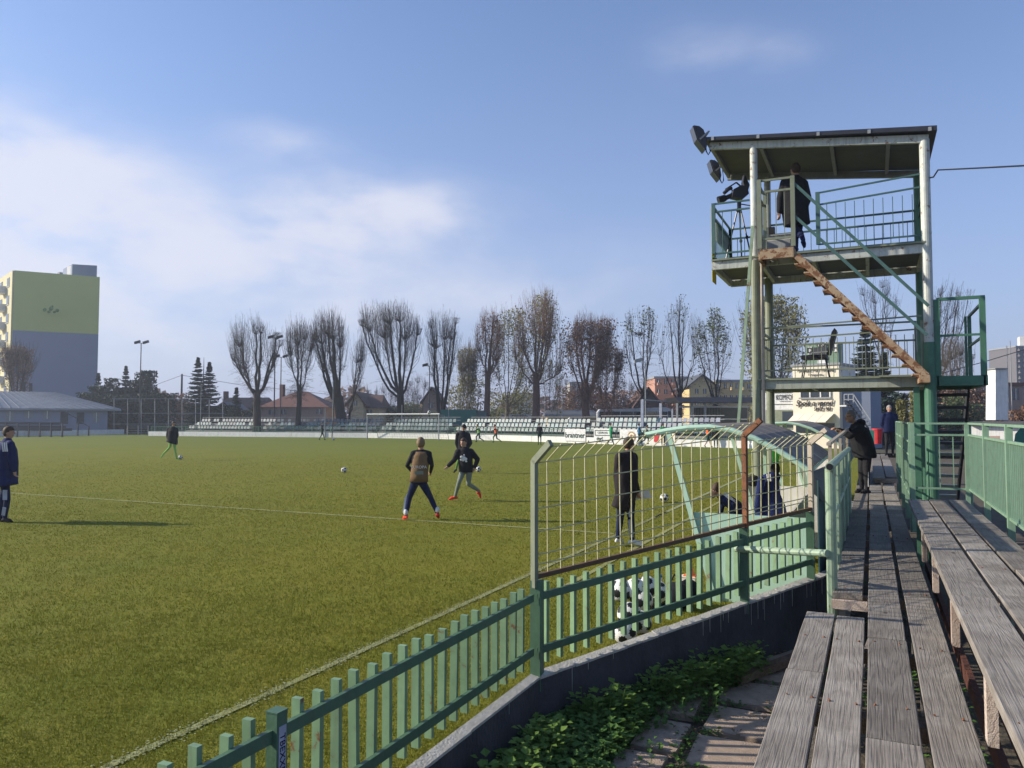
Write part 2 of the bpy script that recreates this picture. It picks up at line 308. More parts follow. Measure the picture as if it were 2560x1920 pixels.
    def build(s, name, mats, parent=None, smooth=False, local=False, fixn=True, origin=None):
        off = None
        if not local: off = tuple(wl(parent)) if parent else (tuple(origin) if origin else None)
        me = s.mesh(name, mats, smooth, off, fixn); o = bpy.data.objects.new(name, me); COL.objects.link(o); o.parent = parent
        if not parent and origin and not local: o.location = origin
        return o
def tag(o, label=None, cat=None, group=None, kind=None):
    if label: o['label'] = label
    if cat: o['category'] = cat
    if group: o['group'] = group
    if kind: o['kind'] = kind
    return o
def thing(name, label, cat, loc=(0, 0, 0), rz=0, group=None):
    o = bpy.data.objects.new(name, None); COL.objects.link(o); o.location = loc; o.rotation_euler = (0, 0, rz); o.empty_display_size = .2
    return tag(o, label, cat, group)
def place(me, name, loc, parent=None, rot=(0, 0, 0), scale=None):
    o = bpy.data.objects.new(name, me); COL.objects.link(o); o.parent = parent
    o.location = Vector(loc) - (wl(parent) if parent else Vector((0, 0, 0))); o.rotation_euler = rot
    if scale: o.scale = scale
    return o
def text(s, size, mname, name='lettering', parent=None, loc=(0, 0, 0), rot=(math.pi / 2, 0, 0), ext=.006, shear=0, sx=1, bold=0):
    c = bpy.data.curves.new(name, 'FONT'); c.body = s; c.size = size; c.extrude = ext; c.shear = shear; c.align_x = 'CENTER'; c.align_y = 'CENTER'; c.offset = bold; c.resolution_u = 3
    to = bpy.data.objects.new('tmp', c); COL.objects.link(to); dg = bpy.context.evaluated_depsgraph_get(); me = bpy.data.meshes.new_from_object(to.evaluated_get(dg))
    bpy.data.objects.remove(to); me.name = name; me.materials.clear(); me.materials.append(M[mname])
    o = place(me, name, loc, parent, rot); o.scale = (sx, 1, 1); return o

# ================================================================= SETTING
WT = [Vector((-2.35, -10, .15)), Vector((-2.35, 5.34, .15))]       # fence line and top of the low wall
FE = Vector((-.62, 8.78, 0)); FS = WT[1]
dirv = (FE - Vector((FS.x, FS.y, 0))).normalized()
# rusty middle post of the bent part
def on_line(px, a, b):
    r = at(px, 1200, F=1.0) - Vector((0, 0, CH)); r = Vector((r.x, r.y)); d = Vector((b.x - a.x, b.y - a.y)); o = Vector((a.x, a.y))
    det = -d.x * r.y + d.y * r.x
    s = (o.x * r.y - o.y * r.x) / det
    return Vector((o.x + d.x * s, o.y + d.y * s, 0))
FM = on_line(1858, FS, FE)
def ztop(px, py, p):
    u = (p.x * FW.x + p.y * FW.y); v = (960 - py) / FPX; a = math.cos(PITCH) - v * math.sin(PITCH); b = math.sin(PITCH) + v * math.cos(PITCH); return CH + u / a * b
zM = ztop(1858, 1505, FM); zE = ztop(2033, 1448, FE)
WT += [Vector((FM.x, FM.y, zM)), Vector((FE.x, FE.y, zE)), Vector((-.47, 9.3, zE)), Vector((-.42, 17, .4)), Vector((-.42, 54, .3))]
pitch = MB(); poly = [(w.x, w.y, 0) for w in WT] + [(-.5, 55, 0), (-8, 68.5, 0), (-90, 68.5, 0), (-90, -60, 0), (-2.35, -60, 0)]
pitch.add(poly, [tuple(range(len(poly)))])
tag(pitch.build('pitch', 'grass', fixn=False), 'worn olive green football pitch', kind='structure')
g = MB()
for a, b in (((-2500, -2500), (-3, 2500)), ((6, -2500), (2500, 2500)), ((-3, 52), (6, 2500)), ((-3, -2500), (6, -60))):
    g.add([(a[0], a[1], -.03), (b[0], a[1], -.03), (b[0], b[1], -.03), (a[0], b[1], -.03)], [(0, 1, 2, 3)])
g.add([(-60, -120, -.3), (120, -120, -.3), (120, 260, -.3), (-60, 260, -.3)], [(0, 1, 2, 3)], 1)
tag(g.build('ground', ['farground', 'soil'], fixn=False), 'rough ground around the pitch and below the stand', kind='structure')
# pitch lines
def lineobj(pts, w, m, lab, ragged=False):
    b = MB()
    for p, q in zip(pts, pts[1:]):
        p = Vector(p); q = Vector(q); d = (q - p).normalized(); s_ = Vector((-d.y, d.x, 0)) * w / 2
        b.add([p - s_, p + s_, q + s_, q - s_], [(3, 2, 1, 0)])
    for k in range(len(b.v)): b.v[k] = (b.v[k][0], b.v[k][1], .004)
    if ragged:
        b = MB(); Y_ = pts[0][1]
        while Y_ < 16:
            for _ in range(8):
                x = pts[0][0] + random.gauss(0, w * .36); y = Y_ + U(0, .03); q = U(.003, .011); a_ = U(0, 3); c_, s_ = math.cos(a_) * q, math.sin(a_) * q
                if math.sin(y * 2.1) * math.sin(y * 5.3 + 1) > -.5 or R() < .4: b.add([(x - c_, y - s_, 0), (x + s_, y - c_, 0), (x + c_, y + s_, 0), (x - s_, y + c_, 0)], [(0, 1, 2, 3)])
            Y_ += .03
        b.add([(pts[0][0] - w * .4, 16, 0), (pts[0][0] + w * .4, 16, 0), (pts[0][0] + w * .4, pts[1][1], 0), (pts[0][0] - w * .4, pts[1][1], 0)], [(0, 1, 2, 3)])
    for k in range(len(b.v)): b.v[k] = (b.v[k][0], b.v[k][1], .014 if ragged and b.v[k][1] < 16 else .008)
    o = b.build('pitch_line', m, fixn=False); tag(o, lab, kind='structure')
lineobj([(-4.2, 1, 0), (-4.2, 62.6, 0)], .12, 'line', 'worn chalk touchline running beside the fence', True)
lineobj([(-4.2, 1, 0), (-4.2, 17, 0)], .07, 'linefaint', 'thin faded base of the chalk touchline near the fence')
lineobj([(-3.5, 8.4, 0), (-3.5, 20, 0)], .08, 'linefaint', 'faint second line in front of the dugout')
lineobj([(-80, 13.4, 0), (-4.28, 13.4, 0)], .11, 'linefaint', 'faint halfway line across the pitch')
lineobj([(-80, 63, 0), (-4.28, 63, 0)], .12, 'linefaint', 'far goal line')
# near grass blades (mown)
rng = np.random.default_rng(3)
def blades(n, dmin, dmax, hmin, hmax, w):
    r = (dmin + (dmax - dmin) * rng.random(n) ** 1.1) * (1 + .13 * rng.standard_normal(n)); r = np.maximum(r, 3.0); th = (rng.random(n) * 2 - 1) * .72
    F_ = r * np.cos(th); R_ = r * np.sin(th)
    x = F_ * FW.x + R_ * RT.x; y = F_ * FW.y + R_ * RT.y
    dl = Vector((FE.x - FS.x, FE.y - FS.y)); 
    side = (x < -2.42) | ((y > 5.34) & (((x - FS.x) * dl.y - (y - FS.y) * dl.x) < -.15) & (y < 9)) | ((y >= 9) & (x < -.7))
    # clumps
    cl_ = np.sin(x * 5.1 + np.sin(y * 3.7) * 2) * np.sin(y * 4.3 + np.sin(x * 2.9) * 2)
    side &= rng.random(n) < (.75 + .25 * cl_)
    x = x[side]; y = y[side]; k = len(x); h = hmin + (hmax - hmin) * rng.random(k) ** 2; a = rng.random(k) * 6.283; lx = (rng.random(k) - .5) * h * 1.3; ly = (rng.random(k) - .5) * h * 1.3
    v = np.zeros((k, 3, 3), np.float32)
    v[:, 0] = np.stack([x - np.cos(a) * w, y - np.sin(a) * w, np.zeros(k)], 1); v[:, 1] = np.stack([x + np.cos(a) * w, y + np.sin(a) * w, np.zeros(k)], 1); v[:, 2] = np.stack([x + lx, y + ly, h], 1)
    return v.reshape(-1, 3)
vv = np.concatenate([blades(330000, 3.2, 9, .012, .04, .0028), blades(250000, 8, 20, .012, .038, .0055), blades(190000, 17, 42, .012, .036, .011)])
me = bpy.data.meshes.new('short_grass'); nv = len(vv); me.vertices.add(nv); me.vertices.foreach_set('co', vv.ravel()); me.loops.add(nv); me.loops.foreach_set('vertex_index', np.arange(nv, dtype=np.int32)); me.polygons.add(nv // 3); me.polygons.foreach_set('loop_start', np.arange(0, nv, 3, dtype=np.int32)); me.polygons.foreach_set('loop_total', np.full(nv // 3, 3, dtype=np.int32)); me.update(); me.materials.append(M['blade'])
go = bpy.data.objects.new('short_grass', me); COL.objects.link(go); tag(go, 'short mown grass blades on the near part of the pitch', 'grass', kind='stuff')

# low wall with limewashed cap
lw = thing('low_wall', 'dark tarred low concrete wall with pale cap under the green fence', 'wall', (-2.35, 5.3, -.3))
for i, (a, b) in enumerate(zip(WT, WT[1:])):
    if i > 4: break
    d = Vector((b.x - a.x, b.y - a.y, 0)).normalized(); n = Vector((d.y, -d.x, 0)) * .06
    A = Vector((a.x, a.y, 0)); B = Vector((b.x, b.y, 0)); w = MB()
    w.add([A + Vector((0, 0, -.3)), A + n + Vector((0, 0, -.3)), B + n + Vector((0, 0, -.3)), B + Vector((0, 0, -.3)), A + Vector((0, 0, a.z)), A + n + Vector((0, 0, a.z)), B + n + Vector((0, 0, b.z)), B + Vector((0, 0, b.z))],
          [(0, 3, 2, 1), (4, 5, 6, 7), (0, 1, 5, 4), (1, 2, 6, 5), (2, 3, 7, 6), (3, 0, 4, 7)])
    w.build('wall_panel', 'darkwall', lw)
    c = MB(); N = 14; e = Vector((0, 0, .004))
    for k in range(N):
        p = A.lerp(B, k / N); q = A.lerp(B, (k + 1) / N); zp = a.z + (b.z - a.z) * k / N; zq = a.z + (b.z - a.z) * (k + 1) / N
        j = U(.0, .012); o_ = n.normalized() * (.066 + U(-.006, .006))
        c.add([p - n * .1 + Vector((0, 0, zp + .003)), p + o_ + Vector((0, 0, zp - .006)), q + o_ + Vector((0, 0, zq - .006)), q - n * .1 + Vector((0, 0, zq + .003)), p - n * .1 + Vector((0, 0, zp + .024 + j)), p + o_ + Vector((0, 0, zp + .012)), q + o_ + Vector((0, 0, zq + .012)), q - n * .1 + Vector((0, 0, zq + .024 + j))],
              [(0, 3, 2, 1), (4, 5, 6, 7), (0, 1, 5, 4), (1, 2, 6, 5), (2, 3, 7, 6), (3, 0, 4, 7)])
    c.build('wall_cap', 'cap', lw)
    # white drips
    dr = MB()
    for k in range(10 if i < 3 else 2):
        t = R(); p = A.lerp(B, t) + n * 1.01; z = a.z + (b.z - a.z) * t; L_ = U(.03, .22); w_ = d * U(.0015, .004)
        dr.prism([p - w_ + Vector((0, 0, z)), p + w_ + Vector((0, 0, z)), p + w_ * .4 + Vector((0, 0, z - L_)), p - w_ * .4 + Vector((0, 0, z - L_))], n.normalized() * .002)
    tag(dr.build('paint_drips', 'cap', lw), kind='stuff')

# ---- slat fences
slat_me = MB().box((-.024, -.014, 0), (.024, .014, .6)).mesh('slat', 'mintslat', fixn=True)
def fence(name, label, A, B, za, zb, posts, sp=.143, start=.07, own=True):
    A = Vector((A.x, A.y, 0)); B = Vector((B.x, B.y, 0)); d = (B - A).normalized(); n = Vector((d.y, -d.x, 0)); L = (B - A).length
    th = thing(name, label, 'fence', (A.x, A.y, za))
    ang = math.atan2(d.y, d.x) - math.pi / 2
    for zz in (.20, .60):
        r = MB(); r.bar(A + n * .035 + Vector((0, 0, za + zz)), B + n * .035 + Vector((0, 0, zb + zz)), .025, .055); r.build('rail', 'fence', th)
    for t in (posts if own else []):
        p = A + d * t + n * .015; z = za + (zb - za) * t / L
        MB().box((p.x - .04, p.y - .04, z - .1), (p.x + .04, p.y + .04, z + .72)).build('post', 'fence', th)
    k = 0; s = start
    while s < L - .03:
        if all(abs(s - t) > .06 for t in posts):
            z = za + (zb - za) * s / L
            place(slat_me, 'slat', A + d * s - n * .012 + Vector((0, 0, z + .08)), th, (U(-.012, .012), U(-.012, .012), ang + U(-.05, .05)), (1, 1, U(.985, 1.02)))
        s += sp
    return th
f1 = fence('slat_fence', 'near straight run of green slat fence with a stickered post beside the grass', Vector((-2.37, .4, 0)), Vector((-2.37, 5.3, 0)), .15, .15, [2.17], own=False)
# heavier post with cap and sticker
pp = Vector((-2.33, 2.57, 0)); po = MB().box((pp.x - .03, pp.y - .032, .05), (pp.x + .03, pp.y + .032, .845)).build('corner_post', 'fence', f1)
MB().box((pp.x - .033, pp.y - .035, .847), (pp.x + .033, pp.y + .035, .853)).build('post_cap', 'fence', f1)
stk = MB().box((pp.x + .0305, pp.y - .020, .36), (pp.x + .0325, pp.y + .024, .79)).build('sticker', 'stripe', f1)
text('TBEXXETHOTTE', .045, 'navy', 'lettering', f1, (pp.x + .0335, pp.y, .59), (0, math.pi / 2, 0), ext=.0008)
f2 = fence('slat_fence', 'green slat fence below the tall mesh, left of the rusty post', FS, FM, .15, zM, [.03, (FM - Vector((FS.x, FS.y, 0))).length - .02], start=.14)
f3 = fence('slat_fence', 'short green slat fence below the mesh, right of the rusty post', FM, FE, zM, zE, [(FE - FM).length - .02], start=.11)
# ---- tall wire mesh screens with cranked tops
def mesh_screen(label, A, za, B, zb, n, hb=.75, ht=1.62, postm=('fence', None), rusty=False):
    A = Vector((A.x, A.y, 0)); B = Vector((B.x, B.y, 0)); d = (B - A).normalized(); nr = Vector((d.y, -d.x, 0)); L = (B - A).length
    th = thing('mesh_screen', label, 'mesh screen', (A.x, A.y, za + hb))
    up = Vector((0, 0, 1))
    def P(s, h, o=0): return A + d * s + nr * (.02 + o) + up * (za + (zb - za) * s / L + h)
    cr = MB(); cr.bar(P(0, hb), P(L, hb), .035, .035); cr.build('bottom_rail', 'darkrail', th)
    w = MB().tube([Vector((0, 0, 0)), Vector((0, 0, ht - hb)), Vector((.17, 0, ht - hb + .13))], .0056, 5)
    wm = w.mesh('upright_wire', 'wire' if 'wire' in M else 'pipe'); ang = math.atan2(d.y, d.x) - math.pi / 2
    for i in range(n):
        s = L * (i + 1) / (n + 1) if n else 0
        place(wm, 'upright_wire', P(s, hb), th, (U(-.012, .012), U(-.008, .008), ang))
    for k in range(6):
        h = hb + (ht - hb) * (k) / 5.0 - .01 if k else hb + .09
        MB().tube([P(0, h, .006), P(L * .5, h + U(-.006, .006), .006), P(L, h, .006)], .0052, 5).build('cross_wire', M['wire'], th)
    MB().tube([P(0, ht + .115, .15), P(L, ht + .115, .15)], .0052, 5).build('cross_wire', M['wire'], th)
    for s, m in ((0, postm[0]), (L, postm[1])):
        if not m: continue
        q = MB(); q.bar(P(s, hb - .08), P(s, ht + .01), .05, .035, up=d); q.bar(P(s, ht), P(s, ht + .15, .19), .05, .035, up=d); q.build('cranked_post', m, th)
    return th
M['wire'] = mat('cream_coated_wire', (.58, .56, .30), .5, (.36, .33, .20), 14, rust=.1)
mesh_screen('long pale wire mesh screen from the green end post to the rusty post', FS, .15, FM, zM, 19, postm=('towerolive', 'rustdark'))
M['beige'] = mat('beige_paint', (.42, .36, .28), .6, (.3, .25, .2), 10, rust=.2)
mesh_screen('short pale wire mesh screen between the rusty post and the beige end post', FM, zM, FE, zE, 8, ht=1.45, postm=(None, 'beige'))
# brown screen further along, beside the walkway
tr = thing('top_rail_beam', 'long brown rail the leaning man rests his arms on', 'rail', (-.42, 10, 1.8)); MB().bar((-.46, 9.6, 1.8), (-.42, 16.8, 1.9), .045, .035).build('rail', 'beige', tr)
for z in (1.45, 1.1, .75): MB().bar((-.46, 9.6, z), (-.43, 16.8, z + .05), .02, .02).build('cross_wire', 'beige', tr)
for yy in (9.7, 11.2, 12.9, 14.7, 16.4): MB().bar((-.45, yy, -.1), (-.45, yy, 1.79), .04, .04).build('post', 'beige', tr)

# ================================================================= WALKWAY AND BENCH
dk = thing('plank_walkway', 'weathered grey plank walkway of the wooden stand', 'walkway', (0, 5, .6))
def plank_mesh(w, l, th=.045, m='plank', nm='plank'):
    b = MB(); n = 5; rings = []
    x = w / 2; z = th; c = .004
    for k in range(n + 1):
        y = l * k / n; j = U(-.0025, .0025); e = U(-.002, .002)
        rings.append([Vector((-x + e, y, 0)), Vector((x + e, y, 0)), Vector((x + j, y, z - c)), Vector((x + j - c, y, z)), Vector((-x + e + c, y, z)), Vector((-x + e, y, z - c))])
    b.loft(rings); return b.mesh(nm, m, fixn=True)
def planks(parent, xc, w, ys, z, m='plank', nm='plank', dz=.004):
    for y0, y1 in zip(ys, ys[1:]):
        place(plank_mesh(w, y1 - y0 - .008, m=m, nm=nm), nm, (xc + U(-.004, .004), y0, z - .045 + U(-dz, dz)), parent, (U(-.0012, .0012), U(-.006, .006), U(-.0022, .0022)))
DZ = .65
planks(dk, -.375, .195, [1.2, 4.75, 6.2], DZ)
planks(dk, -.165, .185, [1.0, 6.17], DZ)
planks(dk, .062, .225, [1.1, 3.86, 5.6, 7.45, 10.5, 13.6], DZ + .012)
planks(dk, .31, .2, [1.0, 7.1, 10.2, 13.6], DZ)
planks(dk, -.205, .225, [6.95, 9.4, 13.6], DZ)
planks(dk, -.205, .225, [13.61, 17.2, 21, 26, 34], DZ); planks(dk, .05, .225, [13.61, 16.4, 20, 25, 34], DZ + .008); planks(dk, .305, .22, [13.61, 18, 22, 26, 34], DZ)
for yy in [1.6, 2.9, 4.3, 5.5, 7.15, 8.7, 10.4, 12, 13.4, 15.5, 18, 21, 25, 30]:
    MB().box((-.46 if yy < 6.3 else -.33, yy - .04, DZ - .13), (.42, yy + .04, DZ - .052)).build('joist', 'plank_warm', dk)
    for xx in (-.4 if yy < 6.3 else -.28, .36): MB().box((xx - .045, yy - .1, -.32), (xx + .045, yy - .045, DZ - .06)).build('support_post', 'plank', dk)
MB().box((-.33, 6.88, DZ - .12), (-.06, 6.945, DZ - .05)).build('end_board', 'leg_wood', dk)
MB().bar((-.12, 6.3, .2), (.05, 6.95, .52), .05, .05).build('brace', 'plank', dk)
# far raised boards
rb = thing('raised_boards', 'pale raised boards on the far end of the walkway under the walking man', 'bench', (0, 24, .7))
planks(rb, .12, .24, [18.5, 22, 26, 31], .80); planks(rb, .38, .22, [19, 23, 27, 31], .80)
for yy in (19, 22, 25, 28.5, 30.5): MB().box((.02, yy - .04, DZ + .01), (.5, yy + .04, .752)).build('bearer', 'leg_wood', rb)

bn = thing('spectator_bench', 'long three-board spectator bench of weathered wood', 'bench', (.8, 6, .6))
planks(bn, .545, .235, [1, 5.5, 8.73, 11.75], 1.0, nm='board'); planks(bn, .79, .2, [1, 5.62, 8.2, 11.8], 1.0, nm='board'); planks(bn, 1.02, .215, [1, 6.6, 9.3, 11.85], 1.0, nm='board')
for i, (px, py) in enumerate([(2480, 1718), (2389, 1530), (2339, 1400), (2311, 1342)]):
    p = at(px, py, x=.47)
    MB().box((.445, p.y - .02, .62), (.49, p.y + .065, .95)).build('leg', 'leg_wood', bn)
for yy in (1.8, 3.3, 5.0, 6.6, 8.4, 10.0, 11.6):
    MB().box((.5, yy - .035, .86), (1.12, yy + .035, .952)).build('crossbeam', 'plank_warm', bn)
    MB().box((.96, yy - .035, -.3), (1.04, yy + .035, .86)).build('support_post', 'leg_wood', bn)
MB().box((.62, 1, .42), (.67, 11.5, .56)).build('lower_beam', 'redbeam', bn)
MB().box((.60, 1, .10), (.64, 11.5, .22)).build('lower_beam', 'redbeam', bn)

nl = MB()
for yy in [1.6, 2.9, 4.3, 5.5, 7.15, 8.7, 10.4]:
    for xx in (-.43, -.31, -.23, -.10, -.01, .13, .25, .37):
        if yy > 6.3 and xx < -.3: continue
        nl.tube([(xx + U(-.01, .01), yy + U(-.015, .015), DZ + .001), (xx, yy, DZ + (.016 if .17 > xx > -.05 else .004))], .006, 6)
tag(nl.build('nails', 'rustdark', dk), kind='stuff')
nl = MB()
for yy in (1.8, 3.3, 5.0, 6.6, 8.4, 10.0, 11.6):
    for xx in (.46, .62, .72, .86, .95, 1.09): nl.tube([(xx + U(-.01, .01), yy + U(-.01, .01), .995), (xx, yy, 1.004)], .006, 6)
tag(nl.build('nails', 'rustdark', bn), kind='stuff')
# ---- railings
def railing(parent, A, B, z0, z1, zm, spacing, m='rail', posts=(0, 1), pr=.03, pk=.007, rr=.018, nm='railing', zpost=None, sq=True, pickets=True):
    A = Vector(A); B = Vector(B); A.z = B.z = 0; d = (B - A).normalized(); L = (B - A).length; up = Vector((0, 0, 1))
    r = MB()
    for z in [z0, z1] + list(zm):
        za, zb = z if isinstance(z, tuple) else (z, z)
        r.bar(A + up * za, B + up * zb, rr * 2, rr * 1.6)
    zb_ = zpost if zpost is not None else (z0 if not isinstance(z0, tuple) else z0[0])
    ztop_ = z1 if not isinstance(z1, tuple) else z1[0]
    for t in posts: r.bar(A + d * (L * t) + up * zb_, A + d * (L * t) + up * (ztop_ + .012), pr * 2, pr * 2, up=d)
    o = r.build(nm, m, parent)
    if not pickets: return o
    zt = zm[-1] if zm else z1
    hz_ = (zt if not isinstance(zt, tuple) else zt[0]) - (z0 if not isinstance(z0, tuple) else z0[0])
    pm = MB().bar((0, 0, 0), (0, 0, hz_), pk * 2, pk * 2, up=(0, 1, 0)).mesh('picket', m)
    n = int(L / spacing)
    for k in range(1, n):
        t = k / n; zz = z0 if not isinstance(z0, tuple) else z0[0] + (z0[1] - z0[0]) * t
        if min(abs(t * L - L * q) for q in posts) < .03: continue
        place(pm, 'picket', A + d * (L * t) + up * zz, o)
    return o
r1 = thing('stand_railing', 'long pale green railing with close pickets to the right of the bench', 'railing', (1.36, 9, 0))
railing(r1, (1.36, 3.5, 0), (1.36, 13.75, 0), 1.0, 2.02, [1.84], .115, posts=[0, .234, .43, .626, .81, 1], pr=.035, zpost=-.3)
r2 = thing('stand_railing', 'short pale green railing across the bench end before the green tower post', 'railing', (.95, 13.72, 0))
railing(r2, (.58, 13.72, 0), (1.33, 13.72, 0), 1.0, 2.02, [1.84], .16, posts=[0, 1], pr=.03, zpost=.3)
r3 = thing('stand_railing', 'pale green railing along the right edge of the walkway beyond the bench', 'railing', (.56, 17, 0))
railing(r3, (.56, 13.75, 0), (.56, 21, 0), .85, 2.02, [1.5, 1.72], .14, posts=[0, .25, .5, .75, 1], pr=.035, zpost=.3)
r4 = thing('pipe_railing', 'pale green pipe railing on the left edge of the walkway with an open pipe end', 'railing', (-.33, 7.06, .5))
MB().tube([(-.33, 7.06, .42), (-.33, 7.06, 1.67)], .043, 14).build('post', 'pipe', r4, smooth=False)
MB().tube([(-.33, 7.0, 1.69), (-.33, 12.8, 1.63)], .036, 12).build('top_rail', 'pipe', r4)
MB().tube([(-.33, 6.992, 1.69), (-.33, 7.0, 1.69)], .028, 12).build('pipe_end', 'black', r4)
MB().tube([(-.33, 7.06, 1.22), (-.33, 12.8, 1.2)], .02, 8).build('mid_rail', 'pipe', r4)
for yy in (8.5, 9.9, 11.3, 12.8): MB().tube([(-.33, yy, .5), (-.33, yy, 1.66)], .028, 10).build('post', 'pipe', r4)
for yy in np.arange(7.5, 12.7, .47): MB().bar((-.335, yy, .62), (-.335, yy, 1.64), .03, .012).build('picket', 'pipe', r4)
hp = on_line(1838, FS, FE); hp.z = ztop(1838, 1372, hp)
MB().tube([(-.36, 7.0, .96), hp], .032, 12).build('cross_pipe', 'pipe', r4)

# ---- paving slabs in the alley
pv = tag(MB().box((-1.75, 2, -.36), (-.5, 13, -.302)).build('path', 'soil'), 'alley path of paving slabs between wall and stand', kind='structure')
sm = []
for k in range(6):
    b = MB(); w, l, t = 1, 1, .05; j = [U(-.01, .01) for _ in range(8)]
    b.loft([[Vector((-.5 + j[0], -.5 + j[1], 0)), Vector((.5 + j[2], -.5 + j[3], 0)), Vector((.5 + j[4], .5 + j[5], 0)), Vector((-.5 + j[6], .5 + j[7], 0))], [Vector((-.5 + j[0], -.5 + j[1], .85)), Vector((.5 + j[2], -.5 + j[3], .85)), Vector((.5 + j[4], .5 + j[5], .85)), Vector((-.5 + j[6], .5 + j[7], .85))],
            [Vector((-.49 + j[0], -.485 + j[1], 1)), Vector((.49 + j[2], -.485 + j[3], 1)), Vector((.49 + j[4], .485 + j[5], 1)), Vector((-.49 + j[6], .485 + j[7], 1))]])
    sm.append(b.mesh('slab', 'slab', fixn=True))
for row, (xc, w, ph) in enumerate([(-1.47, .33, .15), (-.92, .6, 0)]):
    y = 2.3 + ph
    while y < 10.5:
        if not (row == 0 and y > 7.3): place(random.choice(sm), 'slab', (xc + U(-.02, .02), y, -.31 + U(-.012, .015)), pv, (U(-.02, .02), U(-.02, .02), U(-.03, .03)), (w, .52 + U(-.03, .03), .06))
        y += .655
kb = thing('loose_timber', 'long weathered timber lying beside the paving under the fence', 'timber', (-1.0, 7.7, -.2)); MB().bar((-1.12, 7.05, -.215), (-.62, 7.95, -.17), .08, .07).build('beam', 'plank_warm', kb)

# ---- weeds
def leafmesh(pts, size, n, m, name, lab, kind='stuff', spread=.06, tall=.1, round_=.5):
    b = MB()
    for (x, y, z) in pts:
        for k in range(n):
            a = U(0, 6.283); r = U(.0, spread); h = U(.01, tall); c = Vector((x + math.cos(a) * r, y + math.sin(a) * r, z + h)); s = size * U(.3, 1.45)
            d = Vector((math.cos(a), math.sin(a), U(-.2, .7))).normalized(); w = d.cross(Vector((0, 0, 1))).normalized() * s * round_; up = d.cross(w).normalized() * s * .12
            b.add([c, c + d * s * .45 + w - up, c + d * s, c + d * s * .45 - w - up], [(0, 1, 2), (0, 2, 3)])
            if k % 3 == 0: b.add([Vector((x, y, z)), c + Vector((.002, 0, 0)), c - Vector((.002, 0, 0))], [(0, 1, 2)])
    return tag(b.build(name, m, fixn=False), lab, 'weeds', kind=kind)
wp = []
for k in range(3200):
    t = R(); yy = 2.6 + 5.6 * t; xw = -2.23 if yy < 5.34 else FS.x + (yy - FS.y) / dirv.y * dirv.x + .13
    x = xw + abs(random.gauss(0, .34)) + .02
    if x < -1.15 and (x < -1.62 or R() < .08 or yy > 6.9): wp.append((x, yy, -.3))
leafmesh(wp, .040, 11, 'weed', 'weeds', 'dark green weeds growing along the foot of the low wall', spread=.09, tall=.2)
wp = []
for k in range(240):
    yy = U(3, 9); wp.append((-1.265 + random.gauss(0, .025), yy, -.29))
for k in range(150): yy = 2.3 + .655 * random.randint(2, 10) + .33; wp.append((U(-1.2, -.65), yy + random.gauss(0, .02), -.29))
leafmesh(wp[::2], .035, 7, 'weed', 'weeds', 'small green weeds in the joints of the paving slabs', spread=.04, tall=.05, round_=.4)
leafmesh(wp[1:160:2], .05, 8, 'dryweed', 'dry_weeds', 'dry brown stalks in the joint between the slab rows', spread=.05, tall=.06, round_=.1)
wp = [(at(px, py, z=-.2).x + U(-.05, .05), at(px, py, z=-.2).y + U(-.05, .05), -.22) for px, py in [(1520, 1700), (1560, 1690), (1620, 1660), (1700, 1630), (1750, 1610), (1790, 1600), (1600, 1680)] for _ in range(10)]
for k in range(420):
    yy = 2.8 + 5.2 * R() ** .8; xw = -2.28 if yy < 5.34 else FS.x + (yy - FS.y) / dirv.y * dirv.x + .07
    if math.sin(yy * 3.1) + math.sin(yy * 7.7 + 2) > -.7 and xw < -1.15: wp.append((xw + U(.10, .36), yy, -.27 + U(0, .1)))
leafmesh(wp, .05, 11, 'weedlight', 'weeds', 'weed tops coloured a sunlit light green beside the dark low wall', spread=.09, tall=.22)
leafmesh([(U(-1.6, -.6), U(3, 8.5), -.25) for _ in range(60)] + [(U(-.5, .5), U(2, 9), -.29) for _ in range(60)], .035, 2, 'dryweed', 'fallen_leaves', 'brown fallen leaves on the paving slabs and soil', spread=.05, tall=.015, round_=.4)
bl = MB(); p0 = at(1680, 1650, z=-.1)
for k in range(7):
    a = k * .9; 
    for s in range(6): pass
    L_ = U(.12, .26); d = Vector((math.cos(a) * .35, math.sin(a) * .35, 1)).normalized(); w = Vector((-d.y, d.x, 0)).normalized(); pts = []
    for i in range(7):
        t = i / 6; ww = math.sin(math.pi * min(1, t * .95 + .05)) ** .7 * L_ * .26; c = p0 + d * L_ * t + Vector((math.cos(a), math.sin(a), 0)) * t * t * .05; pts.append((c + w * ww, c + Vector((0, 0, -.004)), c - w * ww))
    for i in range(6):
        (a1, b1, c1), (a2, b2, c2) = pts[i], pts[i + 1]; bl.add([a1, b1, c1, a2, b2, c2], [(0, 1, 4, 3), (1, 2, 5, 4)])
tag(bl.build('dock_plant', 'weedlight', fixn=False, origin=tuple(p0)), 'broad-leaved light green plant sticking up by the low wall', 'plant')
leafmesh([(U(.44, .62), U(1.5, 9), -.29) for _ in range(260)] + [(U(-.5, .5), U(2, 12), -.29) for _ in range(150)], .05, 7, 'weed', 'weeds', 'ivy and weeds on the soil under the benches')

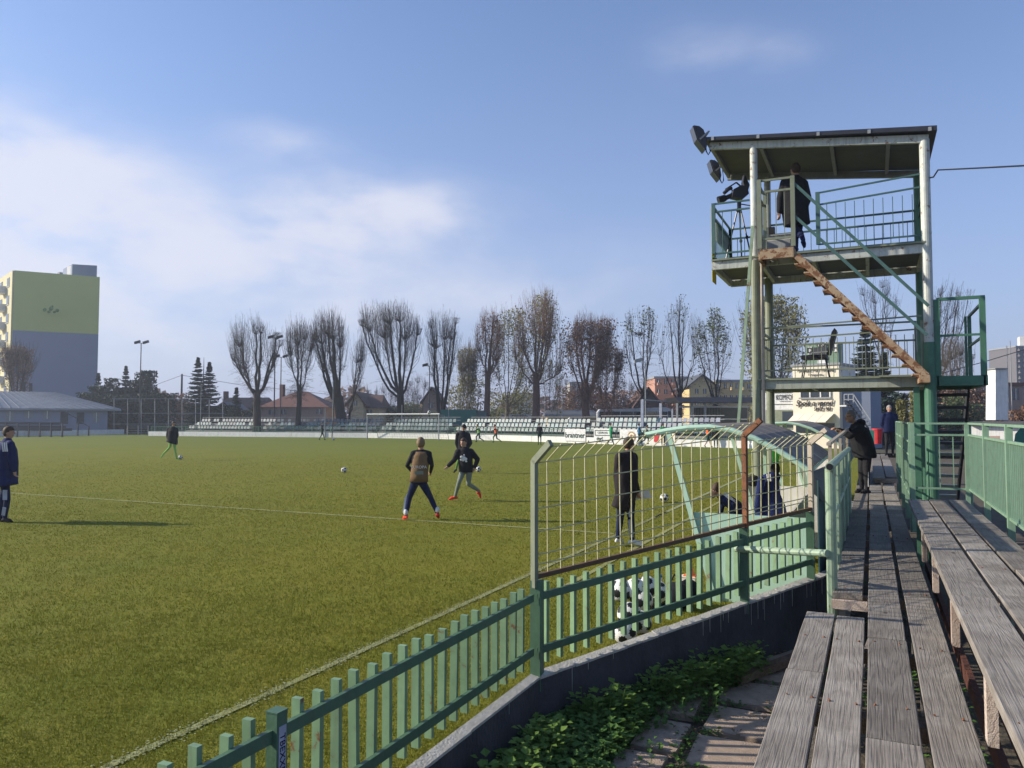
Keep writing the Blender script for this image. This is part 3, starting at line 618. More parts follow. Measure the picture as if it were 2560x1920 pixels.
# ================================================================= DUGOUTS
def dugout(Y0, Y1, label, near):
    th = thing('dugout', label, 'dugout', (-1.5, Y0, 0))
    arch = [(-2.47, 1.93), (-2.2, 1.985), (-1.95, 2.02), (-1.7, 2.03), (-1.45, 1.99), (-1.2, 1.90), (-.95, 1.77), (-.78, 1.66), (-.62, 1.545)]
    for yy in (Y0, (Y0 + Y1) / 2, Y1):
        MB().tube([(x, yy, z - .03) for x, z in arch], .032, 8).build('roof_hoop', 'mint', th)
    rf = MB()
    for dz in (0,):
        up = [Vector((x, Y0 + .0, z + .004)) for x, z in arch]; n = len(up); vs = []
        for x, z in arch: vs += [(x, Y0 + .03, z + .006), (x, Y1, z + .006), (x, Y0 + .03, z - .004), (x, Y1, z - .004)]
        fs = []
        for i in range(n - 1):
            a = i * 4; b = a + 4; fs += [(a, b, b + 1, a + 1), (a + 2, a + 3, b + 3, b + 2), (a, a + 2, b + 2, b), (a + 1, b + 1, b + 3, a + 3)]
        fs += [(0, 1, 3, 2), (4 * n - 4, 4 * n - 2, 4 * n - 1, 4 * n - 3)]
        rf.add(vs, fs)
    rf.build('roof_sheet', 'tarroof', th)
    for yy in np.arange(Y0 + .9, Y1, .9): MB().tube([(x, yy, z + .007) for x, z in arch], .004, 6).build('roof_seam', 'tarroof', th)
    for i in (1, 4, 8): MB().tube([(arch[i][0], Y0, arch[i][1] - .03), (arch[i][0], Y1, arch[i][1] - .03)], .018, 6).build('purlin', 'mint', th)
    # slanting struts
    for yy in (Y0, Y1): MB().bar((-2.2, yy, 1.96), (-1.66, yy, -.02), .055, .045, up=(0, 1, 0)).build('slanting_strut', 'mint', th)
    MB().bar((-1.62, Y1 - .02, 1.9), (-1.62, Y1 - .02, 0), .05, .05).build('upright', 'mint', th)
    # side panels of vertical boards
    def side(yy, m):
        zt = 1.0; xl = lambda z: -2.2 + (1.96 - z) * .54 / 1.98; xr = -.645
        n = 9; xs0 = xl(zt); 
        for k in range(n):
            u0 = k / n; u1 = (k + 1) / n - .012
            a0 = xl(0) + (xr - xl(0)) * u0; a1 = xl(0) + (xr - xl(0)) * u1; b0 = xs0 + (xr - xs0) * u0; b1 = xs0 + (xr - xs0) * u1
            MB().prism([(a0, yy, 0), (a1, yy, 0), (b1, yy, zt), (b0, yy, zt)], (0, .02, 0)).build('side_board', m, th)
    if near:
        xl = lambda z: -2.2 + (1.96 - z) * .54 / 1.98
        MB().prism([(xl(0), Y0 + .03, 0), (-.645, Y0 + .03, 0), (-.645, Y0 + .03, 1.0), (xl(1.0), Y0 + .03, 1.0)], (0, .015, 0)).build('side_panel', 'mint', th)
    MB().box((-1.92, Y1 + .03, .0), (-.62, Y1 + .06, .98)).build('end_panel', 'white', th)
    # back: corrugated dark sheet
    ys = np.arange(Y0 + .05, Y1, .06); bk = MB(); vs = []
    for i, yy in enumerate(ys): dx = .012 if i % 2 else 0; vs += [(-.56 + dx, yy, .05), (-.56 + dx, yy, 1.42), (-.545 + dx, yy, .05), (-.545 + dx, yy, 1.42)]
    fs = []
    for i in range(len(ys) - 1): a = i * 4; b = a + 4; fs += [(a, b, b + 1, a + 1), (a + 2, a + 3, b + 3, b + 2), (a + 1, b + 1, b + 3, a + 3)]
    fs += [(0, 1, 3, 2)]
    bk.add(vs, fs); bk.build('back_sheet', 'teal', th)
    MB().prism([(-.60, Y0 + .06, 1.50), (-.60, Y0 + .06, 1.27), (-.44, Y0 + .10, 1.13), (-.34, Y0 + .5, 1.30), (-.40, Y0 + .5, 1.58)], (-.01, .03, .01)).build('folded_flashing', 'roofunder', th)
    MB().box((-1.35, Y0 + .15, .4), (-.95, Y1 - .1, .44)).build('team_bench', 'white', th)
    MB().box((-.93, Y0 + .15, .55), (-.90, Y1 - .1, .95)).build('bench_back', 'white', th)
    return th
dugout(9.0, 13.3, 'near mint green dugout with curved grey roof behind the mesh screen', True)
dugout(18.0, 22.5, 'second dugout with curved roof, beyond the tower posts', False)
# things in the near dugout
coat = thing('hanging_coat', 'navy padded coat with white shoulder stripes hanging in the dugout', 'coat', at(1930, 1290, y=11.9))
c = at(1933, 1180, y=11.9); s_ = 11.4 / FPX
def P2(px, py, y): return at(px, py, y=y)
rings = []
for z_, w0, w1, t in ((1180, 1925, 1942, .05), (1188, 1908, 1952, .09), (1205, 1898, 1948, .12), (1235, 1893, 1952, .15), (1262, 1890, 1962, .17), (1300, 1888, 1970, .18), (1345, 1888, 1974, .18)):
    a = at(w0, z_, y=11.9); b = at(w1, z_, y=11.9); m_ = (a + b) / 2; hw = (b - a).length / 2
    rings.append([m_ + Vector((math.cos(t_) * hw * (1 + .08 * math.sin(5 * t_ + z_)), math.sin(t_) * t * (1 + .1 * math.cos(4 * t_ + z_)), 0)) for t_ in [2 * math.pi * k / 18 for k in range(18)]])
MB().loft(rings).build('coat_body', 'blue', coat, smooth=True)
a = at(1903, 1200, y=11.72); b = at(1893, 1275, y=11.72); MB().cap(a, b, .055, .045).build('sleeve', 'blue', coat, smooth=True)
for k in range(3): p = at(1917 + k * 4, 1185, y=11.74); q = at(1919 + k * 4, 1203, y=11.72); MB().bar(p, q, .013, .006, up=(0, 1, 0)).build('stripe', 'cwhite', coat)
MB().ell(at(1938, 1172, y=11.95), (.07, .09, .10)).build('hood', 'blk', coat, smooth=True)
nb = thing('hanging_bib', 'neon green training bib hanging under the dugout roof above the navy coat', 'bib', at(1940, 1120, y=12.1))
rings = []
for py_, w0, w1 in ((1118, 1932, 1946), (1135, 1930, 1949), (1150, 1932, 1947), (1166, 1931, 1948), (1177, 1932, 1946)):
    a = at(w0, py_, y=12.1); b = at(w1, py_, y=12.1); m_ = (a + b) / 2; hw = (b - a).length / 2; rings.append([m_ + Vector((math.cos(t_) * hw, math.sin(t_) * .03, 0)) for t_ in [2 * math.pi * k / 12 for k in range(12)]])
MB().loft(rings).build('bib_cloth', 'neon', nb, smooth=True)
ct = at(1994, 1157, y=12.9); o = thing('red_ball_marker', 'small red cap hanging at the back of the dugout', 'cap', ct); MB().ell(ct, (.05, .05, .045)).build('cap_crown', 'red', o, smooth=True); MB().box((ct.x - .09, ct.y - .04, ct.z - .03), (ct.x - .03, ct.y + .04, ct.z - .02)).build('cap_peak', 'red', o)
bt = thing('kit_bag', 'black kit bag lying on the white dugout end wall', 'bag', at(1882, 1212, y=13.3)); q = wl(bt); MB().ell(q + Vector((0, 0, .06)), (.11, .12, .09)).ell(q + Vector((.03, .02, .11)), (.06, .08, .05)).build('bag_body', 'blk', bt, smooth=True)
MB().tube([q + Vector((-.05, 0, .12)), q + Vector((0, 0, .19)), q + Vector((.05, 0, .12))], .008, 6).build('bag_strap', 'blk', bt)
# ball net and gear by the low wall
def ball_mesh(r=.11):
    bm = bmesh.new(); bmesh.ops.create_icosphere(bm, subdivisions=4, radius=r)
    bm2 = bmesh.new(); bmesh.ops.create_icosphere(bm2, subdivisions=1, radius=1); ds = [v.co.normalized() for v in bm2.verts]; bm2.free()
    for f in bm.faces:
        c = f.calc_center_median().normalized(); f.smooth = True; f.material_index = 1 if max(c.dot(d) for d in ds) > .93 else 0
    me = bpy.data.meshes.new('football'); bm.to_mesh(me); bm.free(); me.materials.append(M['white']); me.materials.append(M['black']); return me
BM = ball_mesh()
def ball(loc, label, group=None):
    o = place(BM, 'football', loc, None, (U(0, 6), U(0, 6), U(0, 6))); tag(o, label, 'football', group); return o
for (px, py), l in (((860, 1176), 'football lying alone on the grass left of the player in the bib'), ((451, 1143), 'football at the feet of the player in green shorts'), ((1661, 1250), 'football on the touchline beyond the mesh screen'), ((1196, 1174), 'football behind the running player in the black hoodie')):
    p = at(px, py + 6, z=0); ball((p.x, p.y, .11), l)
p = at(834, 1101, z=0); ball((p.x, p.y, .11), 'far football on the grass left of the goal')
p = at(1073, 1031, F=45); ball(p, 'football high in the air in front of the crossbar')
netb = [(1562, 1478, 7.2, .0), (1598, 1470, 7.35, 0), (1580, 1440, 7.3, 0), (1548, 1505, 7.0, 0), (1585, 1510, 7.1, 0), (1618, 1490, 7.4, 0), (1645, 1415, 7.9, 0), (1560, 1560, 6.9, 0), (1590, 1575, 7.0, 0)]
for i, (px, py, F_, _) in enumerate([(1553, 1476, 7.5, 0), (1588, 1474, 7.5, 0), (1618, 1468, 7.6, 0), (1604, 1500, 7.45, 0), (1646, 1482, 7.8, 0), (1573, 1536, 7.0, 0), (1562, 1580, 6.95, 0), (1600, 1556, 7.1, 0)]):
    p = at(px, py, F=F_); p.z = max(p.z, .11); ball(p, 'black and white football in the pile behind the slat fence', 'footballs piled behind the slat fence')
p = at(1648, 1411, F=7.9); 
cr = thing('kit_sack', 'black kit sack and straps on the grass behind the slat fence', 'bag', at(1690, 1520, z=0)); q = wl(cr)
MB().ell(q + Vector((0, 0, .13)), (.2, .22, .15)).ell(q + Vector((.12, .1, .18)), (.12, .14, .13)).ell(q + Vector((-.2, -.1, .07)), (.14, .16, .09)).build('sack_body', 'blk', cr, smooth=True)
MB().tube([q + Vector((-.1, 0, .2)), q + Vector((-.02, .02, .36)), q + Vector((.1, 0, .26))], .012, 6).build('sack_strap', 'blk', cr)
bo = thing('drinks_box', 'pale cardboard box with an orange cone on it behind the slats', 'box', at(1722, 1492, z=.0)); q = wl(bo)
MB().box(q + Vector((-.09, -.09, 0)), q + Vector((.09, .09, .24))).build('box_body', 'cream', bo); MB().box(q + Vector((-.095, -.095, .24)), q + Vector((.095, 0, .25))).build('box_flap', 'cream', bo)
cn = thing('training_cone', 'small orange cone standing on the pale box', 'cone', q + Vector((.02, 0, .25))); q = wl(cn)
MB().tube([q + Vector((0, 0, .008)), q + Vector((0, 0, .11))], .055, 14, .02).build('cone_body', 'orange', cn); MB().box(q + Vector((-.07, -.07, 0)), q + Vector((.07, .07, .008))).build('cone_foot', 'orange', cn)
for i, (px, py) in enumerate([(1660, 1513), (1653, 1497)]):
    b_ = thing('water_bottle', ['white water bottle lying nearest the low wall', 'white water bottle standing beside the black sack'][i], 'bottle', at(px, py, z=.0)); q = wl(b_)
    d = Vector((.1, .1, .0)) if i == 0 else Vector((0, 0, .17)); q = q + Vector((0, 0, .035)); MB().tube([q, q + d * .9, q + d * 1.0, q + d * 1.25], [.033, .033, .014, .014], 12).build('bottle_body', 'cwhite', b_); MB().tube([q + d * 1.26, q + d * 1.4], .016, 10).build('bottle_cap', 'cblue', b_)

# ================================================================= CAMERA TOWER
XL, XR, YF, YB = -1.85, .88, 14.2, 16.2
Z1, Z2 = 2.78, 5.0
tw = thing('camera_tower', 'two-storey steel camera tower with flat roof and outside stair', 'tower', (-.5, 15.2, 0))
def zr(x): return 7.20 + (x - (-2.65)) * (-.42 / 3.7)
for (x, y), mats in (((XL, YF), ('towerolive', 'towerwhite')), ((XR, YF), ('towergreen', 'towerwhite')), ((XL, YB), ('towerolive', 'towerwhite')), ((XR, YB), ('towergreen', 'towergreen'))):
    zs = 3.35 if x > 0 else 4.95; rr = .085 if x > 0 else .075
    MB().tube([(x, y, -.3), (x, y, zs)], rr + .006, 16).build('post', mats[0], tw, smooth=False)
    MB().tube([(x, y, zs + .002), (x, y, zr(x) - .06)], rr - .008, 16).build('post', mats[1], tw)
MB().bar((XR - .2, YF + .04, -.3), (XR - .2, YF + .04, 2.7), .09, .09, up=(0, 1, 0)).build('inner_post', 'towergreen', tw)
MB().bar(at(1845, 1075, y=14.0), at(1882, 565, y=14.0), .05, .05, up=(0, 1, 0)).build('diagonal_brace', 'pipe', tw)
MB().tube([(XL + .12, YF - .06, 1.4), (XL + .12, YF - .06, Z2 + 1.0)], .028, 8).build('drain_pipe', 'beige', tw)
# floors: beams and boards
def floor(x0, x1, y0, y1, z, mf, nm='floor_deck', joists=4):
    for (a, b) in (((x0, y0), (x1, y0)), ((x0, y1), (x1, y1))):
        MB().bar((a[0], a[1], z - .085), (b[0], b[1], z - .085), .07, .15).build('edge_beam', mf, tw)
        MB().bar((a[0] - .01, a[1] - .03 * (1 if a[1] == y0 else -1), z + .01), (b[0] + .01, b[1] - .03 * (1 if a[1] == y0 else -1), z + .01), .10, .03).build('edge_plate', 'towerolive', tw)
    for x in np.linspace(x0, x1, joists): MB().bar((x, y0 + .035, z - .09), (x, y1 - .035, z - .09), .06, .12).build('joist', mf, tw)
    MB().box((x0 + .01, y0 + .06, z - .025), (x1 - .01, y1 - .06, z - .004)).build(nm, 'roofunder', tw)
M['beamgrey'] = mat('grey_green_beam', (.38, .40, .33), .5, (.27, .29, .24), 5, rust=.12, streak=.4)
floor(XL + .02, XR - .05, YF, YB, Z1, 'beamgrey'); floor(-2.6, XR - .03, YF, YB, Z2, 'towerwhite', joists=5)
# right landing
for a, b in (((XR + .1, YF), (1.66, YF)), ((XR + .1, YB), (1.66, YB))): MB().bar((a[0], a[1], Z1 - .07), (b[0], b[1], Z1 - .07), .06, .16).build('edge_beam', 'towergreen', tw)
MB().bar((1.66, YF - .03, Z1 - .07), (1.66, YB, Z1 - .07), .06, .16).build('edge_beam', 'towergreen', tw)
MB().bar((XR + .1, YF - .03, Z1 - .07), (XR + .1, YB, Z1 - .07), .05, .16).build('edge_beam', 'towergreen', tw)
MB().box((XR + .12, YF + .03, Z1 - .02), (1.63, YB - .03, Z1)).build('floor_deck', 'black', tw)
lr = MB()
for p, q in (((1.06, YF), (1.06, YF)), ):
    lr.bar((XR + .12, YF, Z1), (XR + .12, YF, Z1 + 1.27), .085, .06, up=(0, 1, 0)); lr.bar((1.64, YF, Z1), (1.64, YF, Z1 + 1.27), .085, .06, up=(0, 1, 0))
lr.bar((XR + .12, YF, Z1 + 1.27), (1.68, YF, Z1 + 1.27), .05, .05); lr.bar((XR + .12, YF, Z1 + .67), (1.64, YF, Z1 + .67), .035, .035)
lr.bar((1.66, YF + .05, Z1 + 1.2), (1.66, YB, Z1 + 1.2), .04, .04); lr.bar((1.66, YF + .05, Z1 + .65), (1.66, YB, Z1 + .65), .035, .035); lr.bar((1.66, YB, Z1), (1.66, YB, Z1 + 1.2), .06, .06, up=(0, 1, 0)); lr.bar((1.60, YB + .0, Z1 - .1), (1.60, YB, Z1 + 1.2), .04, .04, up=(0, 1, 0))
lr.build('landing_railing', 'towergreen', tw)
# back flight down to the ground
fl = MB()
for x in (XR + .16, 1.62): fl.bar((x, YB + .02, Z1 - .12), (x, YB + 3.1, -.1), .04, .2)
st = fl.build('ground_stair', 'dark', tw)
for k in range(12):
    t = (k + .5) / 12; place(MB().box((XR + .18, -.14, -.035), (1.60, .14, .02)).mesh('tread', 'dark' if k < 5 else 'towerolive'), 'tread', (0, YB + .02 + 3.1 * t, Z1 - .12 - (Z1 + .0) * t), st)
# roof
rf = MB(); x0, x1, y0, y1 = -2.70, 1.06, 14.02, 16.3
rf.add([(x0, y0, zr(x0) + .03), (x1, y0, zr(x1) + .03), (x1, y1, zr(x1) + .06), (x0, y1, zr(x0) + .06), (x0, y0, zr(x0) + .09), (x1, y0, zr(x1) + .11), (x1, y1, zr(x1) + .12), (x0, y1, zr(x0) + .12)], [(0, 3, 2, 1), (4, 5, 6, 7), (0, 1, 5, 4), (1, 2, 6, 5), (2, 3, 7, 6), (3, 0, 4, 7)])
rf.build('roof_covering', 'dark', tw)
MB().bar((x0 + .07, YF - .02, zr(x0) - .045), (x1 - .12, YF - .02, zr(x1) - .045), .07, .13).build('roof_beam', 'towerwhite', tw)
MB().bar((x0 + .07, YB - .02, zr(x0) - .045), (x1 - .12, YB - .02, zr(x1) - .045), .07, .13).build('roof_beam', 'grey', tw)
for x in (x0 + .1, XL + .12, -.55, .35): MB().bar((x, YF + .04, zr(x) - .03), (x, YB - .08, zr(x) - .03), .06, .09).build('rafter', 'grey', tw)
for x in (-2.55, -1.75, -.75, .05, .95): MB().box((x - .02, y0 - .012, zr(x) + .02), (x + .03, y0 - .002, zr(x) + .085)).build('roof_bracket', 'grey', tw)
MB().box((XL + .2, YF + .05, zr(0) - .02), (XR - .1, YB - .12, zr(0) - .012)) 
ce = MB(); ce.add([(x0 + .08, YF + .05, zr(x0) + .012), (x1 - .15, YF + .05, zr(x1) + .012), (x1 - .15, YB - .1, zr(x1) + .012), (x0 + .08, YB - .1, zr(x0) + .012), (x0 + .08, YF + .05, zr(x0) + .026), (x1 - .15, YF + .05, zr(x1) + .026), (x1 - .15, YB - .1, zr(x1) + .026), (x0 + .08, YB - .1, zr(x0) + .026)], [(0, 3, 2, 1), (4, 5, 6, 7), (0, 1, 5, 4), (1, 2, 6, 5), (2, 3, 7, 6), (3, 0, 4, 7)]); ce.build('roof_lining', 'roofunder', tw)
# railings middle floor
railing(tw, (XL + .05, YF + .02, 0), (XR - .1, YF + .02, 0), Z1 + .17, (Z1 + .93, Z1 + 1.02), [(Z1 + .72, Z1 + .80)], .125, 'towerolive', posts=(0, 1), pr=.02, pk=.006, rr=.015)
railing(tw, (XL + .05, YB, 0), (XR - .1, YB, 0), Z1 + .12, Z1 + 1.15, [Z1 + .80], .14, 'towerolive', posts=(0, 1), pr=.02, pk=.006, rr=.02)
railing(tw, (XL, YF + .1, 0), (XL, YB - .1, 0), Z1 + .15, Z1 + .95, [Z1 + .70], .13, 'towerolive', posts=(0, 1), pr=.02, pk=.006, rr=.02)
# railings upper floor
def ux(px): return at(px, 550, y=YF).x
xa = ux(2045)
railing(tw, (xa, YF, 0), (XR - .05, YF, 0), Z2 + .14, (Z2 + 1.05, Z2 + 1.17), [(Z2 + .84, Z2 + .95)], .14, 'towerblue', posts=(0,), pr=.035, pk=.006, rr=.016)
railing(tw, (-2.6, YB, 0), (XR - .05, YB, 0), Z2 + .08, Z2 + 1.05, [Z2 + .45, Z2 + .85], .14, 'towerblue', posts=(0, 1), pr=.03, pk=.006, rr=.02)
railing(tw, (-2.58, YF, 0), (-1.93, YF, 0), Z2 + .14, Z2 + 1.07, [Z2 + .92], .13, 'towerblue', posts=(0,), pr=.03, pk=.006, rr=.018)
railing(tw, (-2.6, YF + .05, 0), (-2.6, YB, 0), Z2 + .1, Z2 + 1.05, [Z2 + .85], .12, 'towergreen', posts=(1,), pr=.03, pk=.006, rr=.018)
MB().prism([(-2.64, YF + .1, Z2 + 1.05), (-2.64, YF + .1, Z2 - .35), (-2.64, YF + .5, Z2 - .35), (-2.64, YF + .5, Z2 + 1.05)], (.01, 0, 0)).build('yellow_banner', 'yellow', tw)
MB().prism([(-2.64, YF + .55, Z2 + .95), (-2.64, YF + .55, Z2 + .5), (-2.64, YF + 1.9, Z2 + .5), (-2.64, YF + 1.9, Z2 + .95)], (.01, 0, 0)).build('white_banner', 'white', tw)
MB().box((XR - .02, YF + .1, Z2 + .1), (XR + .02, YB, Z2 + 1.1)) 
for z in (.1, .9, 1.1): MB().bar((XR, YF + .1, Z2 + z), (XR, YB - .1, Z2 + z), .03, .03).build('side_rail', 'towergreen', tw)
# projecting stair head
xs0, xs1 = at(1900, 640, y=13.5).x, at(1984, 640, y=13.5).x; yf = 13.5
MB().bar((xs0, yf, Z2 - .10), (xs1, yf, Z2 - .10), .05, .17).build('stair_head_beam', 'rust', tw)
for x in (xs0, xs1): MB().bar((x, yf, Z2 - .12), (x, YF - .04, Z2 - .12), .05, .15).build('stair_head_beam', 'rust', tw)
MB().box((xs0 + .01, yf + .03, Z2 - .03), (xs1 - .02, YF - .04, Z2 - .01)).build('stair_head_floor', 'rustdark', tw)
sh = MB(); 
for x in (xs0, xs1): sh.bar((x, yf, Z2), (x, yf, Z2 + 1.2), .07, .07, up=(0, 1, 0)); 
sh.bar((xs0 + .02, YF - .12, Z2), (xs0 + .02, YF - .12, Z2 + 1.1), .06, .06, up=(0, 1, 0))
for z in (.16, .98, 1.18): sh.bar((xs0, yf, Z2 + z), (xs1, yf, Z2 + z), .03, .035)
for z in (.9, 1.12): sh.bar((xs0, yf, Z2 + z), (xs0, YF, Z2 + z), .03, .035)
for x in np.linspace(xs0, xs1, 5)[1:-1]: sh.bar((x, yf, Z2 + .16), (x, yf, Z2 + .98), .012, .012, up=(0, 1, 0))
sh.build('stair_head_railing', 'towerolive', tw)
# stair flight along the front
A = at(1992, 640, y=yf); B = at(2316, 940, y=yf)
sr = MB().bar(A, B, .05, .105).build('stair_stringer', 'rust', tw); A2 = Vector((A.x, YF - .12, A.z)); B2 = Vector((B.x, YF - .12, B.z)); MB().bar(A2, B2, .04, .09).build('stair_stringer', 'rustdark', tw)
trd = MB().box((-.11, .03, -.012), (.11, YF - yf - .15, .012)).mesh('tread', 'rust')
for k in range(13): place(trd, 'tread', A.lerp(B, (k + .6) / 13) + Vector((-.02, 0, -.03)), sr)
brk = MB().prism([(-.09, .035, -.02), (.08, .035, -.02), (.08, .035, -.09)], (0, .02, 0)).mesh('tread_bracket', 'rustdark')
for k in range(13): place(brk, 'tread_bracket', A.lerp(B, (k + .6) / 13) + Vector((-.04, 0, -.03)), sr)
for (pa, pb) in (((1984, 458), (2322, 765)), ((1984, 538), (2318, 838))): MB().bar(at(*pa, y=yf), at(*pb, y=yf), .04, .045).build('stair_handrail', 'towerblue', tw)
MB().box((B.x - .1, yf - .03, Z1 - .12), (B.x + .05, YF, Z1)).build('stair_foot', 'rust', tw)
MB().bar((XR - .75, YF - .09, Z1 + .02), (XR - .1, YF - .09, Z1 + .02), .2, .03).build('stair_foot_plate', 'towerolive', tw)
# floodlights
for i, (px, py, lab) in enumerate([(1752, 352, 'upper dark floodlight tilted at the corner of the tower roof'), (1790, 430, 'lower dark floodlight tilted below the tower roof edge')]):
    p = at(px, py, y=[14.1, 15.7][i]); fl_ = thing('floodlight', lab, 'floodlight', p); sc = .98 if i == 0 else .86
    k = lambda a, b, y=0: p + (RT * a + Vector((0, 0, -b)) + FW * y) * sc
    hd = [k(-.16, -.25), k(-.06, -.235), k(.02, -.17), k(.06, -.06), k(.085, .12), k(.07, .2), k(-.02, .10), k(-.09, .0)]
    MB().prism([v + FW * -.13 for v in hd], FW * .26).build('lamp_housing', 'dark', fl_)
    MB().prism([k(-.165, -.25, -.12), k(-.095, .0, -.12), k(.06, .205, -.12), k(.05, .215, -.12), k(-.105, .01, -.12), k(-.18, -.24, -.12)], FW * .24).build('lamp_glass', 'lens', fl_)
    MB().bar(k(-.05, .02, -.15), k(.12, -.13, -.15), .012, .03).bar(k(-.05, .02, .15), k(.12, -.13, .15), .012, .03).bar(k(.12, -.13, -.15), k(.12, -.13, .15), .03, .012).build('lamp_bracket', 'grey', fl_)
    MB().tube([k(.09, .05), k(.10, .2), k(.14, .27), k(.18, .2), k(.16, -.05)], .012, 6).build('cable', 'black', fl_)
# video camera on tripod
p = at(1833, 640, y=15.3); p.z = Z2; vc = thing('video_camera', 'black broadcast camera on a tall tripod on the upper tower floor', 'video camera', p)
hp_ = at(1848, 520, y=15.3)
for dx, dy in ((-.30, -.1), (.28, -.2), (0, .3)):
    MB().tube([hp_ + Vector((dx * .08, dy * .08, 0)), Vector((hp_.x + dx * .55, hp_.y + dy * .55, (hp_.z + p.z) / 2)), Vector((hp_.x + dx, hp_.y + dy, p.z + .01))], .016, 6).build('tripod_leg', 'dark', vc)
    MB().ell(Vector((hp_.x + dx * .55, hp_.y + dy * .55, (hp_.z + p.z) / 2)), (.03, .03, .04)).build('leg_clamp', 'black', vc)
MB().tube([hp_ - Vector((0, 0, .08)), hp_ + Vector((0, 0, .12))], .04, 10).build('tripod_head', 'dark', vc)
k = lambda a, b, y=0: hp_ + RT * a + Vector((0, 0, b)) + FW * y
MB().prism([k(-.16, .20, -.09), k(-.13, .35, -.09), k(.02, .43, -.09), k(.14, .41, -.09), k(.17, .26, -.09), k(.05, .16, -.09)], FW * .18).build('camera_body', 'dark', vc)
MB().bar(k(-.27, .37, 0), k(-.05, .51, 0), .025, .025).bar(k(-.05, .51, 0), k(.04, .43, 0), .025, .025).bar(k(-.17, .43, 0), k(-.13, .34, 0), .02, .02).build('carry_handle', 'dark', vc)
MB().tube([k(-.10, .27), k(-.24, .21), k(-.28, .20), k(-.41, .15)], [.05, .045, .065, .078], 14).build('camera_lens', 'black', vc)
MB().prism([k(.10, .38, -.08), k(.16, .34, -.08), k(.19, .44, -.08), k(.09, .65, -.08), k(.06, .50, -.08)], FW * .14).build('camera_battery', 'dark', vc)
MB().tube([k(-.18, .36, -.12), k(-.25, .33, -.14), k(-.34, .25, -.14)], .035, 8).build('viewfinder', 'dark', vc)
MB().tube([k(.02, .08), k(.2, .0, -.15), k(.38, -.06, -.2)], .012, 6).build('pan_handle', 'dark', vc)
# box on the tower
p = at(1943, 595, y=15.4); p.z = Z2; cbx = thing('equipment_cabinet', 'pale grey equipment cabinet on the upper tower floor', 'cabinet', p)
MB().box(p + Vector((-.3, -.25, 0)), p + Vector((.28, .25, .58))).build('cabinet_body', 'white', cbx); MB().box(p + Vector((-.31, -.27, .585)), p + Vector((.29, .26, .61))).build('cabinet_lid', 'grey', cbx); MB().box(p + Vector((-.28, -.258, .12)), p + Vector((.26, -.252, .5))).build('cabinet_door', 'grey', cbx)
p2 = p + Vector((-.14, 0, .61)); mb_ = thing('small_monitor', 'small black monitor standing on the grey cabinet', 'monitor', p2); MB().box(p2 + Vector((-.1, -.06, .02)), p2 + Vector((.1, .06, .20))).build('monitor_case', 'black', mb_); MB().box(p2 + Vector((-.05, -.05, 0)), p2 + Vector((.05, .05, .02))).build('monitor_foot', 'dark', mb_)
# office chair on middle floor
p = at(2040, 935, y=15.2); p.z = Z1; oc = thing('visitor_chair', 'black padded chair standing on the middle tower floor', 'chair', p)
for sx, sy in ((-1, -1), (-1, 1), (1, -1), (1, 1)): MB().tube([p + Vector((sx * .17, sy * .18, .42)), p + Vector((sx * .25, sy * .22, .0))], .011, 6).build('leg', 'black', oc)
MB().loft([[p + Vector((x, y, z)) for x, y in ((-.24, -.22), (.2, -.22), (.22, .22), (-.24, .22))] for z in (.42, .45)] + [[p + Vector((x * .95, y * .95, .49)) for x, y in ((-.24, -.22), (.2, -.22), (.22, .22), (-.24, .22))]]).build('seat', 'black', oc)
MB().prism([p + Vector((.20, -.21, .50)), p + Vector((.26, -.21, .50)), p + Vector((.38, -.21, .92)), p + Vector((.34, -.21, .97)), p + Vector((.29, -.21, .90))], (0, .42, 0)).build('backrest', 'black', oc)
MB().bar(p + Vector((-.1, -.23, .52)), p + Vector((.22, -.23, .54)), .03, .02).build('armrest', 'grey', oc)
# cables
cbk = thing('power_cable', 'thin black cable leading from the tower post to the right', 'cable', at(2325, 435, y=YF))
a = at(2322, 445, y=YF); b = at(2345, 425, y=YF - .2); c_ = at(2470, 419, y=12.5); d_ = at(2600, 412, y=11); e_ = d_ + (d_ - c_) * 9; MB().tube([a, (a + b) / 2 + Vector((0, 0, -.05)), b, c_, d_, e_], .013, 6).build('cable_run', 'black', cbk)
# shelf cloth etc on right stair: bin

